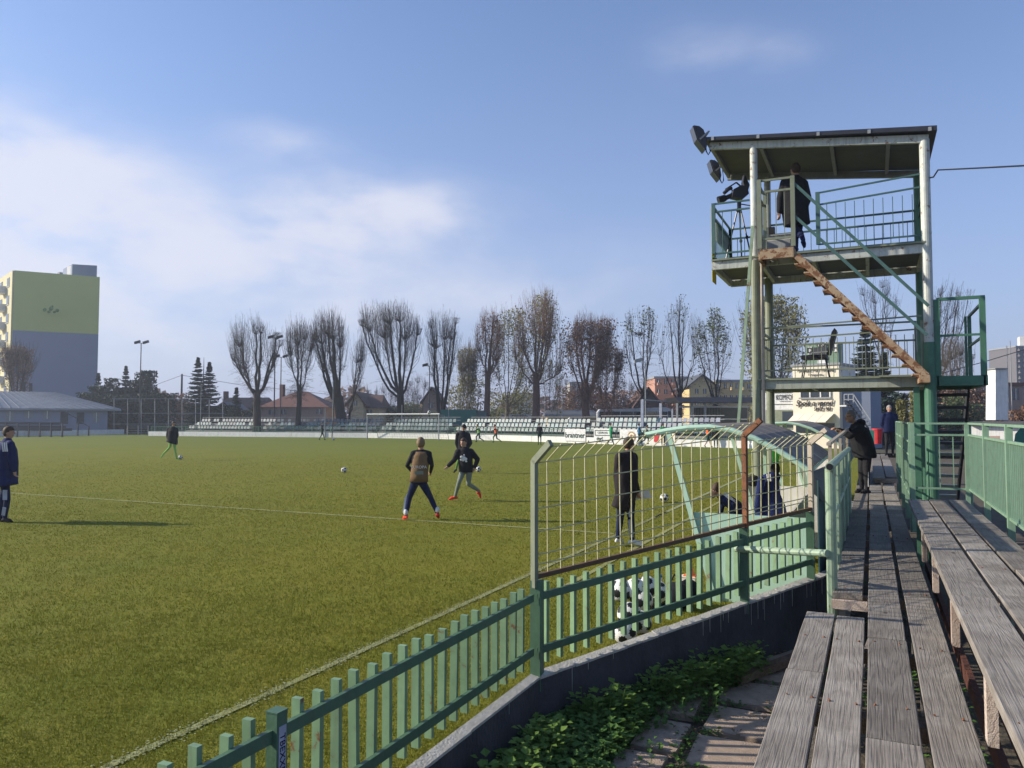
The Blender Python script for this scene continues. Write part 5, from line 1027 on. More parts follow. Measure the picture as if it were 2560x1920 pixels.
# seating
def seatmesh(m):
    b = MB(); b.prism([(-.2, -.2, 0), (.2, -.2, 0), (.19, .18, -.03), (-.19, .18, -.03)], (0, 0, .05)); b.prism([(-.2, .16, 0), (.2, .16, 0), (.17, .26, .36), (-.17, .26, .36)], (0, .04, 0)); return b.mesh('seat', m, fixn=True)
SMs = {k: seatmesh(k) for k in ('seatw', 'seatg', 'seatd', 'seatgr')}
def stand(label, A, B, rows, pick, gaps=0, sp=.52, zb=.85, dz=.42, dy=.75, roofm='concrete'):
    A = Vector((A.x, A.y, 0)); B = Vector((B.x, B.y, 0)); d = (B - A).normalized(); n = Vector((-d.y, d.x, 0)); n = n if n.y > 0 else -n; L = (B - A).length
    th = thing('seating_stand', label, 'stand', A); ang = math.atan2(d.y, d.x)
    for r in range(rows):
        z = zb + dz * r; y0 = 1.6 + dy * r
        MB().bar(A + n * (y0 + .1) + Vector((0, 0, z - .3)), B + n * (y0 + .1) + Vector((0, 0, z - .3)), .85, .2).build('step', roofm, th)
        MB().bar(A + n * (y0 - .3) + Vector((0, 0, z / 2 - .2)), B + n * (y0 - .3) + Vector((0, 0, z / 2 - .2)), .06, z - .42).build('riser', 'darkwall', th)
        s = .3; k = 0
        while s < L:
            if R() > gaps: place(SMs[pick(r, s / L, k)], 'seat', A + d * s + n * y0 + Vector((0, 0, z)), th, (0, 0, ang + U(-.03, .03)))
            s += sp; k += 1
    zt = zb + dz * rows; MB().bar(A + n * (1.7 + dy * rows) + Vector((0, 0, zt + .12)), B + n * (1.7 + dy * rows) + Vector((0, 0, zt + .12)), .04, .04).bar(A + n * (1.7 + dy * rows) + Vector((0, 0, zt - .2)), B + n * (1.7 + dy * rows) + Vector((0, 0, zt - .2)), .03, .03).build('back_rail', 'grey', th)
    return th
def pk1(r, t, k): return 'seatw' if r == 1 and (k // 7) % 4 else ('seatg' if r != 1 or k % 3 else 'seatw')
W_ = wallpts
stand('left section of pale and grey seats at the far end behind the white wall', at(440, 1089, z=0), W_[1], 3, lambda r, t, k: 'seatw' if r == 1 and R() < .8 else 'seatg', .2, sp=.52)
stand('second section of seats from the left, behind the goal-side corner', W_[1] + Vector((.4, 0, 0)), W_[2], 3, lambda r, t, k: 'seatw' if r == 1 and R() < .75 else 'seatg', .16, sp=.5)
stand('middle section of grey-green seats directly behind the goal', W_[2] + Vector((.4, 0, 0)), W_[3], 3, lambda r, t, k: 'seatgr' if r != 1 else ('seatw' if R() < .6 else 'seatgr'), .1, sp=.5)
stand('section of green-grey seats right of the goal', W_[3] + Vector((.4, 0, 0)), W_[5], 3, lambda r, t, k: 'seatgr' if r == 2 or R() < .3 else 'seatg' if r == 0 else 'seatw', .08, sp=.52)
stand('section of pale and blue seats behind the advertising banners', W_[5] + Vector((.3, 0, 0)), W_[7], 3, lambda r, t, k: 'seatd' if t > .55 and R() < .55 else ('seatg' if R() < .4 else 'seatw'), .05, sp=.5, zb=.95)
# goal
gl = thing('goal', 'white football goal at the far end', 'goal', at(1007, 1099, y=63)); gx0, gx1 = at(918, 1098, y=63).x, at(1097, 1098, y=63).x
for x in (gx0, gx1): MB().tube([(x, 63, 0), (x, 63, 2.5)], .065, 10).build('goalpost', 'grey', gl); MB().tube([(x, 63, 2.45), (x, 64.0, 2.4), (x, 64.9, .05)], .03, 6).build('net_support', 'grey', gl)
MB().tube([(gx0 - .07, 63, 2.52), (gx1 + .07, 63, 2.52)], .065, 10).build('crossbar', 'white', gl)
nb_ = MB()
for x in np.arange(gx0, gx1, .3): nb_.tube([(x, 63.05, 2.5), (x, 64.0, 2.35), (x, 64.9, .03)], .008, 3, cap=False)
for t in np.arange(.1, 1, .1): nb_.tube([(gx0, 64 + t * .9, 2.35 - t * 2.32), (gx1, 64 + t * .9, 2.35 - t * 2.32)], .008, 3, cap=False)
tag(nb_.build('net', 'grey', gl), kind='stuff')
# banners
def on_wall(px):
    for a, b in zip(wallpts, wallpts[1:]):
        q = on_line(px, a, b); 
        if min(a.x, b.x) - .01 <= q.x <= max(a.x, b.x) + .01: return Vector((q.x, q.y, 0)), (b - a).normalized()
def banner(x0, x1, y0, y1, label, m, deco):
    a, d = on_wall(x0); b, _ = on_wall(x1); d = (b - a).normalized(); a = a + Vector((0, -.15, 0)); b = b + Vector((0, -.15, 0))
    zb = ztop(x0, y1, a); zt = ztop(x0, y0, a); th = thing('advertising_banner', label, 'banner', a)
    n_ = Vector((d.y, -d.x, 0)); MB().prism([a + Vector((0, 0, zb)), b + Vector((0, 0, zb)), b + Vector((0, 0, zt)), a + Vector((0, 0, zt))], n_ * .02).build('banner_sheet', m, th)
    c = (a + b) / 2 + n_ * .03; ang = math.atan2(d.y, d.x); deco(th, c, zb, zt, d, n_, ang, (b - a).length)
def d1(th, c, zb, zt, d, n_, ang, L): text('brantner', .62, 'dgreen', 'lettering', th, c + Vector((0, 0, (zb + zt) / 2 - .03)), (math.pi / 2, 0, ang), sx=1.05, bold=.012)
banner(1414, 1466, 1072, 1102, 'white banner with dark green lettering on the far wall', 'cwhite', d1)
def d2(th, c, zb, zt, d, n_, ang, L):
    z = zt - .36; h = .2
    MB().bar(c - d * L * .42 + Vector((0, 0, z + h)), c + d * L * .42 + Vector((0, 0, z + h)), .02, .05).bar(c - d * L * .42 + Vector((0, 0, z - h)), c + d * L * .42 + Vector((0, 0, z - h)), .02, .05).bar(c - d * L * .42 + Vector((0, 0, z - h)), c - d * L * .42 + Vector((0, 0, z + h)), .05, .02).build('logo_frame', 'dgreen', th)
    text('CEDROVA', .24, 'dgreen', 'lettering', th, c + Vector((0, 0, z)), (math.pi / 2, 0, ang)); text('derf.', .4, 'dgreen', 'lettering', th, c - d * .3 + Vector((0, 0, zb + .25)), (math.pi / 2, 0, ang), bold=.01)
banner(1487, 1532, 1071, 1104, 'white banner with an outlined logo and lettering on the far wall', 'cwhite', d2)
def d3(th, c, zb, zt, d, n_, ang, L):
    q = c + d * .25 + Vector((0, 0, (zb + zt) / 2)); 
    for k in range(3): MB().tube([q + n_ * (.005 * k), q + n_ * (.005 * k + .01)], .42 - .12 * k, 20).build('round_emblem', ['rust', 'cream', 'rust'][k], th)
banner(1552, 1600, 1073, 1109, 'white banner with a round brown emblem on the far wall', 'cwhite', d3)
def d4(th, c, zb, zt, d, n_, ang, L):
    MB().prism([c - d * L * .48 + Vector((0, 0, zb)), c - d * L * .3 + Vector((0, 0, zb)), c - d * L * .18 + Vector((0, 0, zt)), c - d * L * .42 + Vector((0, 0, zt))], n_ * .02).build('red_blaze', 'red', th)
banner(1636, 1690, 1080, 1104, 'pale yellow banner with a red blaze on the far wall', 'cream', d4)

# ================================================================= BUILDINGS
def bx(name, m, par, c, w, d, h, rz=0, z0=0):
    """box with its front bottom centre at c, turned by rz"""
    b = MB().box((-w / 2, 0, z0), (w / 2, d, z0 + h)); mt = Matrix.Rotation(rz, 4, 'Z'); b.v = [tuple(Vector(c) + mt @ Vector(v)) for v in b.v]; return b.build(name, m, par)
def facing(p): return math.atan2(p.y, p.x) - math.pi / 2 + 0
# tall panel block on the left
A = at(27, 1000, F=125); B = at(242, 1000, F=131); A.z = B.z = 0; d = (B - A).normalized(); nb2 = Vector((-d.y, d.x, 0)); nb2 = nb2 if nb2.dot(A) > 0 else -nb2
zt = ztop(27, 681, A); ab = thing('apartment_block', 'tall yellow-green and grey panel apartment block on the left', 'building', A)
M['blk_yel'] = mat('yellow_green_render', (.52, .55, .17), .85, (.48, .51, .16), .3); M['blk_grey'] = mat('blue_grey_render', (.215, .25, .335), .85, (.195, .23, .31), .3); M['blk_cream'] = mat('warm_cream_render', (.66, .60, .36), .85)
dep = 26; side_d = at(0, 800, F=140); side_d.z = 0; sv = (side_d - A).normalized()
left = at(-60, 800, F=150); left.z = 0; sv = (left - A).normalized()
def quadwall(name, p, q, z0, z1, m, par, th_=.3, inward=None): return MB().prism([p + Vector((0, 0, z0)), q + Vector((0, 0, z0)), q + Vector((0, 0, z1)), p + Vector((0, 0, z1))], (inward or Vector((0, .3, 0)))).build(name, m, par)
zmid = ztop(27, 826, A)
core = MB(); C2 = B + sv * 30; D2 = A + sv * 30
core.prism([A, B, C2, D2], (0, 0, zt)); core.build('core', 'blk_grey', ab)
quadwall('end_wall', A - nb2 * .3, B - nb2 * .3, 0, zmid, 'blk_grey', ab, inward=nb2 * .29)
quadwall('end_wall', A - nb2 * .3, B - nb2 * .3, zmid + .01, zt + .3, 'blk_yel', ab, inward=nb2 * .29)
sn = Vector((-sv.y, sv.x, 0)); sn = sn if sn.dot(B - A) < 0 else -sn
quadwall('front_wall', A + sn * .3, D2 + sn * .3, 0, zt + .3, 'blk_cream', ab, inward=-sn * .29)
for fl_ in range(8):
    for k in range(5):
        p = A + sv * (2.0 + k * 5.6) + sn * .31; z = 1.8 + fl_ * (zt / 8.6) + 1; q = p + sv * 1.9
        w_ = quadwall('window', p, q, z, z + 1.5, 'glass', ab, inward=sn * .05); MB().bar(p + sn * .06 + Vector((0, 0, z)), q + sn * .06 + Vector((0, 0, z)), .1, .1).build('sill', 'white', w_)
        if k % 2 == 0: quadwall('balcony', p + sv * 2.4, p + sv * 5.2, z - .9, z + .3, 'white', ab, inward=sn * 1.1)
e0 = at(180, 690, F=130); e1 = at(242, 690, F=131.2); e0.z = e1.z = 0; MB().prism([e0 - nb2 * .28, e1 - nb2 * .28, e1 + sv * 6, e0 + sv * 6], (0, 0, 0)) 
t_ = MB(); t_.prism([e0 + Vector((0, 0, zt - 1)), e1 + Vector((0, 0, zt - 1)), e1 + sv * 6 + Vector((0, 0, zt - 1)), e0 + sv * 6 + Vector((0, 0, zt - 1))], (0, 0, 3.4)); t_.build('lift_house', 'blk_grey', ab)
q0 = at(167, 690, F=131); q0.z = zt + .3; MB().box(q0, q0 + Vector((1.0, 1, 1.9))).build('roof_vent', 'white', ab)
q0 = at(143, 695, F=130); q0.z = zt + .3; MB().box(q0, q0 + Vector((.6, .6, .7))).build('roof_vent', 'grey', ab)
em = at(128, 775, F=126.5); eb = MB()
for a, b, r_ in ((-.9, -.1, .5), (0, .15, .6), (.9, -.1, .5), (.1, .5, .35), (-.3, -.4, .4), (.5, -.4, .35)): eb.ell(em - nb2 * .6 + d * a + Vector((0, 0, b)), (r_, .15, r_ * .6), 8, 5)
eb.build('wall_emblem', 'pgreen', ab)
# long low shed on the left
A = at(-60, 1086, F=92); B = at(268, 1080, F=100); A.z = B.z = 0; d = (B - A).normalized(); n_ = Vector((-d.y, d.x, 0)); n_ = n_ if n_.dot(FW) > 0 else -n_
sd = thing('changing_room_shed', 'long low pale shed with a grey sheet roof on the left', 'building', A)
zw = ztop(268, 1022, B); MB().prism([A, B, B + n_ * 9, A + n_ * 9], (0, 0, zw)).build('wall', 'blk_grey', sd)
zr_ = zw + 2.2; e = .6
MB().prism([B + d * 1.2 - n_ * e + Vector((0, 0, zw - .05)), B + d * 1.2 + n_ * 4.5 + Vector((0, 0, zr_ * .0 + zw + .15)), B + d * 1.2 + n_ * 9.6 + Vector((0, 0, zw - .05))], Vector((0, 0, .12)))
rfm = MB(); a0 = A - n_ * e + Vector((0, 0, zw)); b0 = B + d * 1.5 - n_ * e + Vector((0, 0, zw)); a1 = A + n_ * 4.5 + Vector((0, 0, zr_)); b1 = B - d * 5.5 + n_ * 4.5 + Vector((0, 0, zr_)); a2 = A + n_ * 9.6 + Vector((0, 0, zw)); b2 = B + d * 1.5 + n_ * 9.6 + Vector((0, 0, zw))
rfm.add([a0, b0, b1, a1, a2, b2, a0 - Vector((0, 0, .25)), b0 - Vector((0, 0, .25)), b2 - Vector((0, 0, .25)), a2 - Vector((0, 0, .25))], [(0, 1, 2, 3), (3, 2, 5, 4), (1, 5, 2), (0, 6, 7, 1), (1, 7, 8, 5), (5, 8, 9, 4), (6, 9, 8, 7), (0, 3, 4, 9, 6)])
M['shedroof'] = mat('grey_sheet_roof', (.29, .31, .34), .5, (.20, .215, .235), 2, stretch=(1, .15, 1)); rfm.build('roof', 'shedroof', sd)
for k in range(16): p = a0.lerp(b0, (k + .5) / 16); q = a1.lerp(b1, (k + .5) / 16); MB().bar(p + Vector((0, 0, .04)), q + Vector((0, 0, .04)), .12, .05).build('roof_seam', 'shedroof', sd)
for x0, x1, y0, y1, dr in ((8, 32, 1028, 1052, 0), (56, 78, 1028, 1046, 0), (103, 124, 1027, 1048, 0), (147, 166, 1029, 1060, 1), (188, 206, 1031, 1060, 1), (228, 246, 1031, 1056, 0)):
    a = on_line(x0, A, B); b = on_line(x1, A, B); z0, z1 = ztop(x0, y1, a), ztop(x0, y0, a); f_ = quadwall('door' if dr else 'window', a - n_ * .08 + Vector((0, 0, 0)), b - n_ * .08, z0, z1, 'darkwall' if dr else 'shutter', sd, inward=n_ * .07)
    if not dr: MB().bar((a + b) / 2 - n_ * .11 + Vector((0, 0, z0)), (a + b) / 2 - n_ * .11 + Vector((0, 0, z1)), .08, .05, up=(0, 1, 0)).build('frame', 'white', f_)
for px, py in ((60, 955), (77, 958)): q = at(px, 990, F=104); MB().bar(q, at(px, py, F=104), .28, .28, up=(0, 1, 0)).build('chimney_pipe', 'dark', sd)
# benches, posts in front of shed
for i, py in enumerate((1058, 1066, 1073)):
    hb = thing('terrace_bench', ['dark terrace bench by the shed, uppermost row', 'dark terrace bench by the shed, middle row', 'dark terrace bench by the shed, lowest row nearest the wall'][i], 'bench', at(60, 1080, F=84)); F_ = 90 - 2.2 * i
    MB().bar(at(-60, py, F=F_ - 1), at(150 + 15 * i, py + 1, F=F_ + 3), .35, .3).build('seat', 'dark', hb)
    for px in range(-40, 160, 28): q = at(px, py, F=F_); MB().bar(q, Vector((q.x, q.y, 0)), .12, .12, up=(0, 1, 0)).build('leg', 'dark', hb)
hr_ = thing('stair_handrail', 'dark stair handrail against the pale shed wall', 'handrail', at(220, 1085, F=90)); MB().bar(at(163, 1029, F=92), at(190, 1045, F=92), .12, .12).bar(at(202, 1055, F=91), at(222, 1066, F=91), .12, .12).build('rail', 'dark', hr_)
for px, y in ((195, 1058), (222, 1066)): q = at(px, y, F=91); MB().bar(q, Vector((q.x, q.y, 0)), .12, .12, up=(0, 1, 0)).build('post', 'dark', hr_)
# houses behind the stands
def house(label, x0, x1, yb, ye, yr, F_, wall, roof, gable_front=False, depth=9, chim=None, wins=(), hip=0):
    a = at(x0, 1040, F=F_); b = at(x1, 1040, F=F_); a.z = b.z = 0; ze = at(x0, ye, F=F_).z; zrg = at(x0, yr, F=F_).z; th = thing('house', label, 'house', a); dd = FW * depth
    d = (b - a).normalized(); u = Vector((0, 0, 1))
    MB().prism([a, b, b + dd, a + dd], (0, 0, ze)).build('wall', wall, th)
    o = .5
    if gable_front:
        c = (a + b) / 2; MB().prism([a + u * ze, b + u * ze, c + u * (zrg - .1)], dd).build('gable', wall, th)
        for p, q in ((a - d * o + u * (ze - .3), c + u * zrg), (b + d * o + u * (ze - .3), c + u * zrg)): MB().prism([p - FW * o, q - FW * o, q - FW * o + u * .22, p - FW * o + u * .22], dd + FW * 2 * o).build('roof', roof, th)
    else:
        i = d * hip; r0 = a + dd / 2 + u * zrg + i; r1 = b + dd / 2 + u * zrg - i; a_ = a - d * o - FW * o + u * (ze - .1); b_ = b + d * o - FW * o + u * (ze - .1); c_ = b + d * o + dd + FW * o + u * (ze - .1); e_ = a - d * o + dd + FW * o + u * (ze - .1)
        m = MB(); m.add([a_, b_, c_, e_, r0, r1], [(0, 1, 5, 4), (2, 3, 4, 5), (0, 4, 3), (1, 2, 5), (0, 3, 2, 1)]); m.build('roof', roof, th)
    if chim: q = at(chim, yr, F=F_ + depth * .5); MB().box((q.x - .3, q.y - .3, ze), (q.x + .3, q.y + .3, q.z + .9)).build('chimney', 'redbeam', th)
    for (wx0, wx1, wy0, wy1) in wins:
        w = MB().prism([at(wx0, wy1, F=F_ - .06), at(wx1, wy1, F=F_ - .06), at(wx1, wy0, F=F_ - .06), at(wx0, wy0, F=F_ - .06)], FW * .05).build('window', 'glass', th)
        MB().bar(at((wx0 + wx1) / 2, wy1, F=F_ - .1), at((wx0 + wx1) / 2, wy0, F=F_ - .1), .08, .05, up=(0, 1, 0)).build('frame', 'white', w)
    return th
M['pinkwall'] = mat('pinkish_wall', (.34, .24, .20), .85); M['creamwall'] = mat('cream_wall', (.62, .50, .30), .85)
house('red tile roofed house with a skylight behind the second bare tree from the left', 652, 815, 1050, 1016, 976, 112, 'pinkwall', 'rooftile', chim=706, wins=((672, 688, 1024, 1036), (700, 716, 1024, 1036), (790, 806, 1022, 1034)), hip=4)
house('dark brown roofed house on the left of the red roofed house', 545, 650, 1050, 1018, 992, 122, 'darkwall', 'roofbrown', chim=565)
house('low pale lean-to with a light gable end among the dark conifers', 548, 574, 1045, 1022, 1008, 108, 'creamwall', 'roofunder', gable_front=True, depth=6)
house('cream gabled house behind the fourth bare tree', 872, 908, 1045, 1010, 982, 110, 'creamwall', 'roofbrown', gable_front=True, wins=((886, 893, 1002, 1014),), depth=14)
house('low brown roofed annex right of the cream gabled house', 906, 946, 1045, 1018, 985, 112, 'creamwall', 'roofbrown', wins=((916, 930, 1024, 1034),))
house('small pink house with a steep dark roof behind the sixth bare tree', 1058, 1100, 1045, 1005, 970, 118, 'pinkwall', 'roofbrown', gable_front=True, wins=((1070, 1082, 1008, 1020),))
house('low grey roofed garage left of the coach bus', 1370, 1492, 1060, 1038, 1024, 105, 'creamwall', 'roofunder', wins=((1384, 1398, 1042, 1050),))
house('dark steep roofed barn between coach bus and pink flats', 1590, 1652, 1050, 1016, 970, 115, 'roofbrown', 'roofbrown', gable_front=True)
def flats(label, x0, x1, yt, F_, m, rows, cols, balc=True, roof=None, depth=12):
    a = at(x0, 1040, F=F_); b = at(x1, 1040, F=F_); a.z = b.z = 0; zt = at(x0, yt, F=F_).z; th = thing('apartment_building', label, 'building', a); MB().prism([a, b, b + FW * depth, a + FW * depth], (0, 0, zt)).build('wall', m, th)
    MB().prism([a - RT * .2 - FW * .2 + Vector((0, 0, zt + .01)), b + RT * .2 - FW * .2 + Vector((0, 0, zt + .01)), b + RT * .2 + FW * depth + Vector((0, 0, zt + .01)), a - RT * .2 + FW * depth + Vector((0, 0, zt + .01))], (0, 0, .4)).build('roof', roof or 'grey', th)
    L = (b - a).length; d = (b - a).normalized()
    for r in range(rows):
        for c in range(cols):
            z = zt * (r + .45) / rows; p = a + d * L * (c + .28) / cols - FW * .06; q = a + d * L * (c + .72) / cols - FW * .06; h = zt / rows * .45
            w = MB().prism([p + Vector((0, 0, z)), q + Vector((0, 0, z)), q + Vector((0, 0, z + h)), p + Vector((0, 0, z + h))], FW * .05).build('window', 'glass', th); m_ = (p + q) / 2 - FW * .04; MB().bar(m_ + Vector((0, 0, z)), m_ + Vector((0, 0, z + h)), .08, .04, up=(0, 1, 0)).build('frame', 'white', w)
            if balc and c % 2 == 0: MB().prism([p + Vector((0, 0, z - h * .3)), q + Vector((0, 0, z - h * .3)), q + Vector((0, 0, z + h * .25)), p + Vector((0, 0, z + h * .25))], -FW * .9).build('balcony', m, th)
M['darkblk'] = mat('dark_grey_render', (.16, .15, .16), .85); M['pinkflat'] = mat('salmon_render', (.52, .27, .19), .85); M['yelflat'] = mat('yellow_render', (.68, .52, .25), .85); M['palef'] = mat('pale_render', (.50, .48, .44), .85)
flats('salmon pink block of flats behind the bare trees', 1638, 1692, 946, 150, 'pinkflat', 5, 3)
flats('grey-brown block of flats joined right of the salmon block', 1693, 1722, 946, 156, 'palef', 5, 2)
house('pale yellow gabled flats behind the yellowing trees', 1724, 1790, 1050, 965, 938, 130, 'yelflat', 'roofunder', gable_front=True, wins=((1738, 1746, 972, 984), (1758, 1766, 972, 984), (1738, 1746, 1000, 1012), (1758, 1766, 1000, 1012), (1776, 1784, 980, 992)))
flats('long yellow block of flats partly hidden by the tower brace', 1792, 1880, 955, 135, 'yelflat', 4, 6)
flats('distant pale block seen between the tree trunks', 1425, 1462, 958, 220, 'palef', 6, 4, balc=False)
flats('distant low pale block left of the pale tower block', 1280, 1330, 985, 230, 'palef', 4, 5, balc=False)
flats('dark distant tower block cut by the right edge', 2545, 2640, 868, 210, 'darkblk', 14, 8)
q = at(2550, 868, F=212); MB().box((q.x, q.y, q.z), (q.x + 4, q.y + 4, q.z + 3)).build('roof_plant_room', 'white', [o for o in S.objects if o.get('label', '').startswith('dark distant tower')][0])
flats('low brown brick building behind the white pier on the right', 2440, 2560, 965, 90, 'pinkwall', 2, 3, balc=False, roof='rooftile')
# main club building
YB_ = 58.0
cbd = thing('club_building', 'cream two-storey club building with script lettering and an awning', 'building', at(2040, 1080, y=YB_))
def F2(px, py, dy=0): return at(px, py, y=YB_ + dy)
a = F2(1976, 914); b = F2(2099, 914); zt = (a.z + b.z) / 2
MB().box((a.x, YB_, 0), (b.x, YB_ + 3.6, zt)).build('wall', 'cream', cbd)
gs = at(2185, 1000, y=YB_ + 14).x; zs_ = at(2150, 905, y=YB_ + 12).z
MB().prism([(b.x + .01, YB_ + .6, 0), (b.x + 1.75, YB_ + 1.0, 0), (b.x + 1.75, YB_ + 3.5, 0), (b.x + .01, YB_ + 3.5, 0)], (0, 0, zt - .8)).build('side_wall', 'blk_grey', cbd)
MB().box((a.x - .1, YB_ - .1, zt + .002), (b.x + .1, YB_ + 3.7, zt + .15)).build('roof_edge', 'grey', cbd)
def rect(nm, m, x0, y0, x1, y1, dy, t=.05, par=None): p = F2(x0, y1, dy); q = F2(x1, y0, dy); return MB().box((p.x, YB_ + dy, p.z), (q.x, YB_ + dy + t, q.z)).build(nm, m, par or cbd)
w = rect('window', 'glass', 1996, 968, 2076, 993, -.06); 
for x in (1996, 2022, 2050, 2075): rect('window_frame', 'white', x, 967, x + 3, 994, -.1, par=w)
rect('sill', 'grey', 1994, 993, 2078, 997, -.14, par=w)
pw_ = F2(2034, 1008, -.08); text('Spolu a vpred', .60, 'black', 'lettering', cbd, pw_, ext=.02, shear=.28, bold=.004, sx=.78)
pw_ = F2(2057, 1023, -.08); text('SINCE 1907', .36, 'black', 'lettering', cbd, pw_, ext=.02, bold=.004, sx=.66)
pw_ = F2(2038, 926, -.08); text('POTULKY VO TVORIVEJ', .24, 'darkwall', 'lettering', cbd, pw_, ext=.01, bold=.01); pw_ = F2(2038, 936, -.08); text('Krajanskej', .24, 'darkwall', 'lettering', cbd, pw_, ext=.01)
for k in range(4):
    x0 = 1984 + k * 26; p0, p1 = F2(x0, 1035, -.05), F2(x0 + 25, 1035, -.05); q0, q1 = F2(x0 - 9, 1056, -1.2), F2(x0 + 16, 1056, -1.2); MB().prism([p0, p1, q1, q0], (0, 0, .05)).build('awning_panel', 'cream', cbd)
rect('shopfront', 'glass', 1986, 1058, 2088, 1082, -.05)
# building left part with the white banner
lb = thing('club_annex', 'low white and green annex with a white lettered banner left of the cream building', 'building', at(1930, 1080, y=YB_ + 2)); YB_ += 1.0
p = F2(1880, 955); q = F2(1975, 930); MB().box((p.x, YB_, 0), (q.x - .03, YB_ + 7, q.z - .8)).build('wall', 'cwhite', lb)
rect('sign_board', 'cwhite', 1893, 984, 1974, 1010, -.1, .06, lb); pw_ = F2(1950, 993, -.14); text('KOMFORT', .56, 'dark', 'lettering', lb, pw_, ext=.01, sx=.6); pw_ = F2(1948, 1002, -.14); text('stavba interiery a', .13, 'shutter', 'lettering', lb, pw_, ext=.01)
rect('dark_band', 'roofunder', 1893, 970, 1974, 981, -.1, .06, lb); rect('green_door', 'towerolive', 1895, 1024, 1974, 1072, -.1, .06, lb); rect('door_glass', 'glass', 1940, 1028, 1972, 1068, -.16, .05, lb)
pw_ = F2(1952, 929, -.14); text('DORUCOVIE', .24, 'dark', 'lettering', lb, pw_, ext=.01); pw_ = F2(1948, 939, -.14); text('OTTHER', .24, 'dark', 'lettering', lb, pw_, ext=.01)
YB_ -= 1.0
# scoreboard on the roof
sb = thing('scoreboard', 'green scoreboard with letter tiles on the roof of the cream building', 'scoreboard', F2(2055, 912)); 
p = F2(2008, 912); q = F2(2095, 856); M['sbgreen'] = mat('scoreboard_green', (.17, .27, .19), .6); MB().box((p.x, YB_ + .2, zt + .16), (q.x, YB_ + 1.2, q.z)).build('case', 'sbgreen', sb)
rect('letter_tile', 'cwhite', 2016, 866, 2026, 885, .12, .05, sb); pw_ = F2(2021, 876, .1); text('D', .55, 'black', 'lettering', sb, pw_, bold=.02)
rect('letter_tile', 'cwhite', 2083, 861, 2095, 880, .12, .05, sb); pw_ = F2(2089, 871, .1); text('H', .55, 'black', 'lettering', sb, pw_, bold=.02)
rect('letter_tile', 'cwhite', 2040, 856, 2064, 866, .12, .05, sb); pw_ = F2(2052, 861, .1); text('TIKM', .36, 'black', 'lettering', sb, pw_, bold=.01)
rect('display', 'dark', 2031, 867, 2066, 888, .12, .05, sb); rect('display', 'cwhite', 2041, 894, 2066, 911, .12, .05, sb)
# outside stair on the side wall
os_ = thing('outside_stair', 'dark metal outside stair against the grey side wall', 'stair', at(2140, 1080, y=YB_ - .5)); 
MB().bar(at(2128, 1003, y=YB_ - .6), at(2184, 1072, y=YB_ - .6), .08, .1).build('stringer', 'dark', os_); MB().bar(at(2144, 986, y=YB_ - .6), at(2188, 1050, y=YB_ - .6), .06, .06).bar(at(2144, 998, y=YB_ - .6), at(2188, 1062, y=YB_ - .6), .04, .04).bar(at(2120, 986, y=YB_ - .6), at(2144, 986, y=YB_ - .6), .06, .06).bar(at(2120, 999, y=YB_ - .6), at(2144, 999, y=YB_ - .6), .05, .05).bar(at(2120, 986, y=YB_ - .6), at(2120, 1014, y=YB_ - .6), .06, .06).bar(at(2131, 986, y=YB_ - .6), at(2131, 1026, y=YB_ - .6), .06, .06).bar(at(2144, 986, y=YB_ - .6), at(2144, 1012, y=YB_ - .6), .06, .06).build('handrail', 'grey', os_)
MB().bar(at(2113, 1015, y=YB_ - .6), at(2131, 1015, y=YB_ - .6), .9, .1).build('landing', 'white', os_)
for k in range(8): q = at(2128, 1003, y=YB_ - .6).lerp(at(2184, 1072, y=YB_ - .6), k / 8); MB().box(q - Vector((.22, .3, .02)), q + Vector((.22, .3, .02))).build('tread', 'dark', os_)
def swing(root, piv, a):
    m = Matrix.Rotation(a, 3, 'Z'); v = m @ (root.location - piv); root.location = piv + v; root.rotation_euler.z = a
for o_ in (cbd, sb, lb, os_): swing(o_, F2(2060, 1080), math.radians(-16))
# shelter with trusses
sf = 62
sh_ = thing('standing_shelter', 'grey shelter with dark trussed roof and slim columns at the far end', 'shelter', at(1780, 1080, F=sf))
MB().prism([at(1686, 993, F=sf), at(1884, 993, F=sf), at(1884, 1006, F=sf - .6), at(1700, 1006, F=sf - .6)], FW * 4).build('roof', 'dark', sh_)
MB().prism([at(1735, 1078, F=sf + 3), at(1868, 1078, F=sf + 3), at(1868, 1018, F=sf + 3), at(1735, 1018, F=sf + 3)], FW * .1).build('back_wall', 'roofunder', sh_)
for k in range(18): x = 1735 + k * 3.9; MB().bar(at(x, 1075, F=sf + 2.9), at(x, 1020, F=sf + 2.9), .05, .05, up=(0, 1, 0)).build('wall_batten', 'grey', sh_)
MB().bar(at(1697, 1017, F=sf), at(1870, 1017, F=sf), .12, .14).build('tie_beam', 'grey', sh_)
for x0, y0, x1, y1 in ((1722, 1006, 1752, 996), (1752, 996, 1800, 1013), (1805, 1013, 1845, 999), (1752, 996, 1752, 1014), (1802, 996, 1802, 1014), (1856, 998, 1856, 1014)): MB().bar(at(x0, y0, F=sf), at(x1, y1, F=sf), .07, .07).build('truss_member', 'grey', sh_)
for x in (1693, 1730, 1763): MB().bar(at(x, 1100, F=sf), at(x, 1008, F=sf), .16, .16, up=(0, 1, 0)).build('column', 'grey', sh_)
MB().bar(at(1745, 1047, F=sf + 1), at(1868, 1048, F=sf + 1), .06, .06).build('handrail', 'white', sh_)
hf = thing('ball_net_frame', 'tall pale posts with a thin top rail right of the bus', 'frame', at(1606, 1110, z=0))
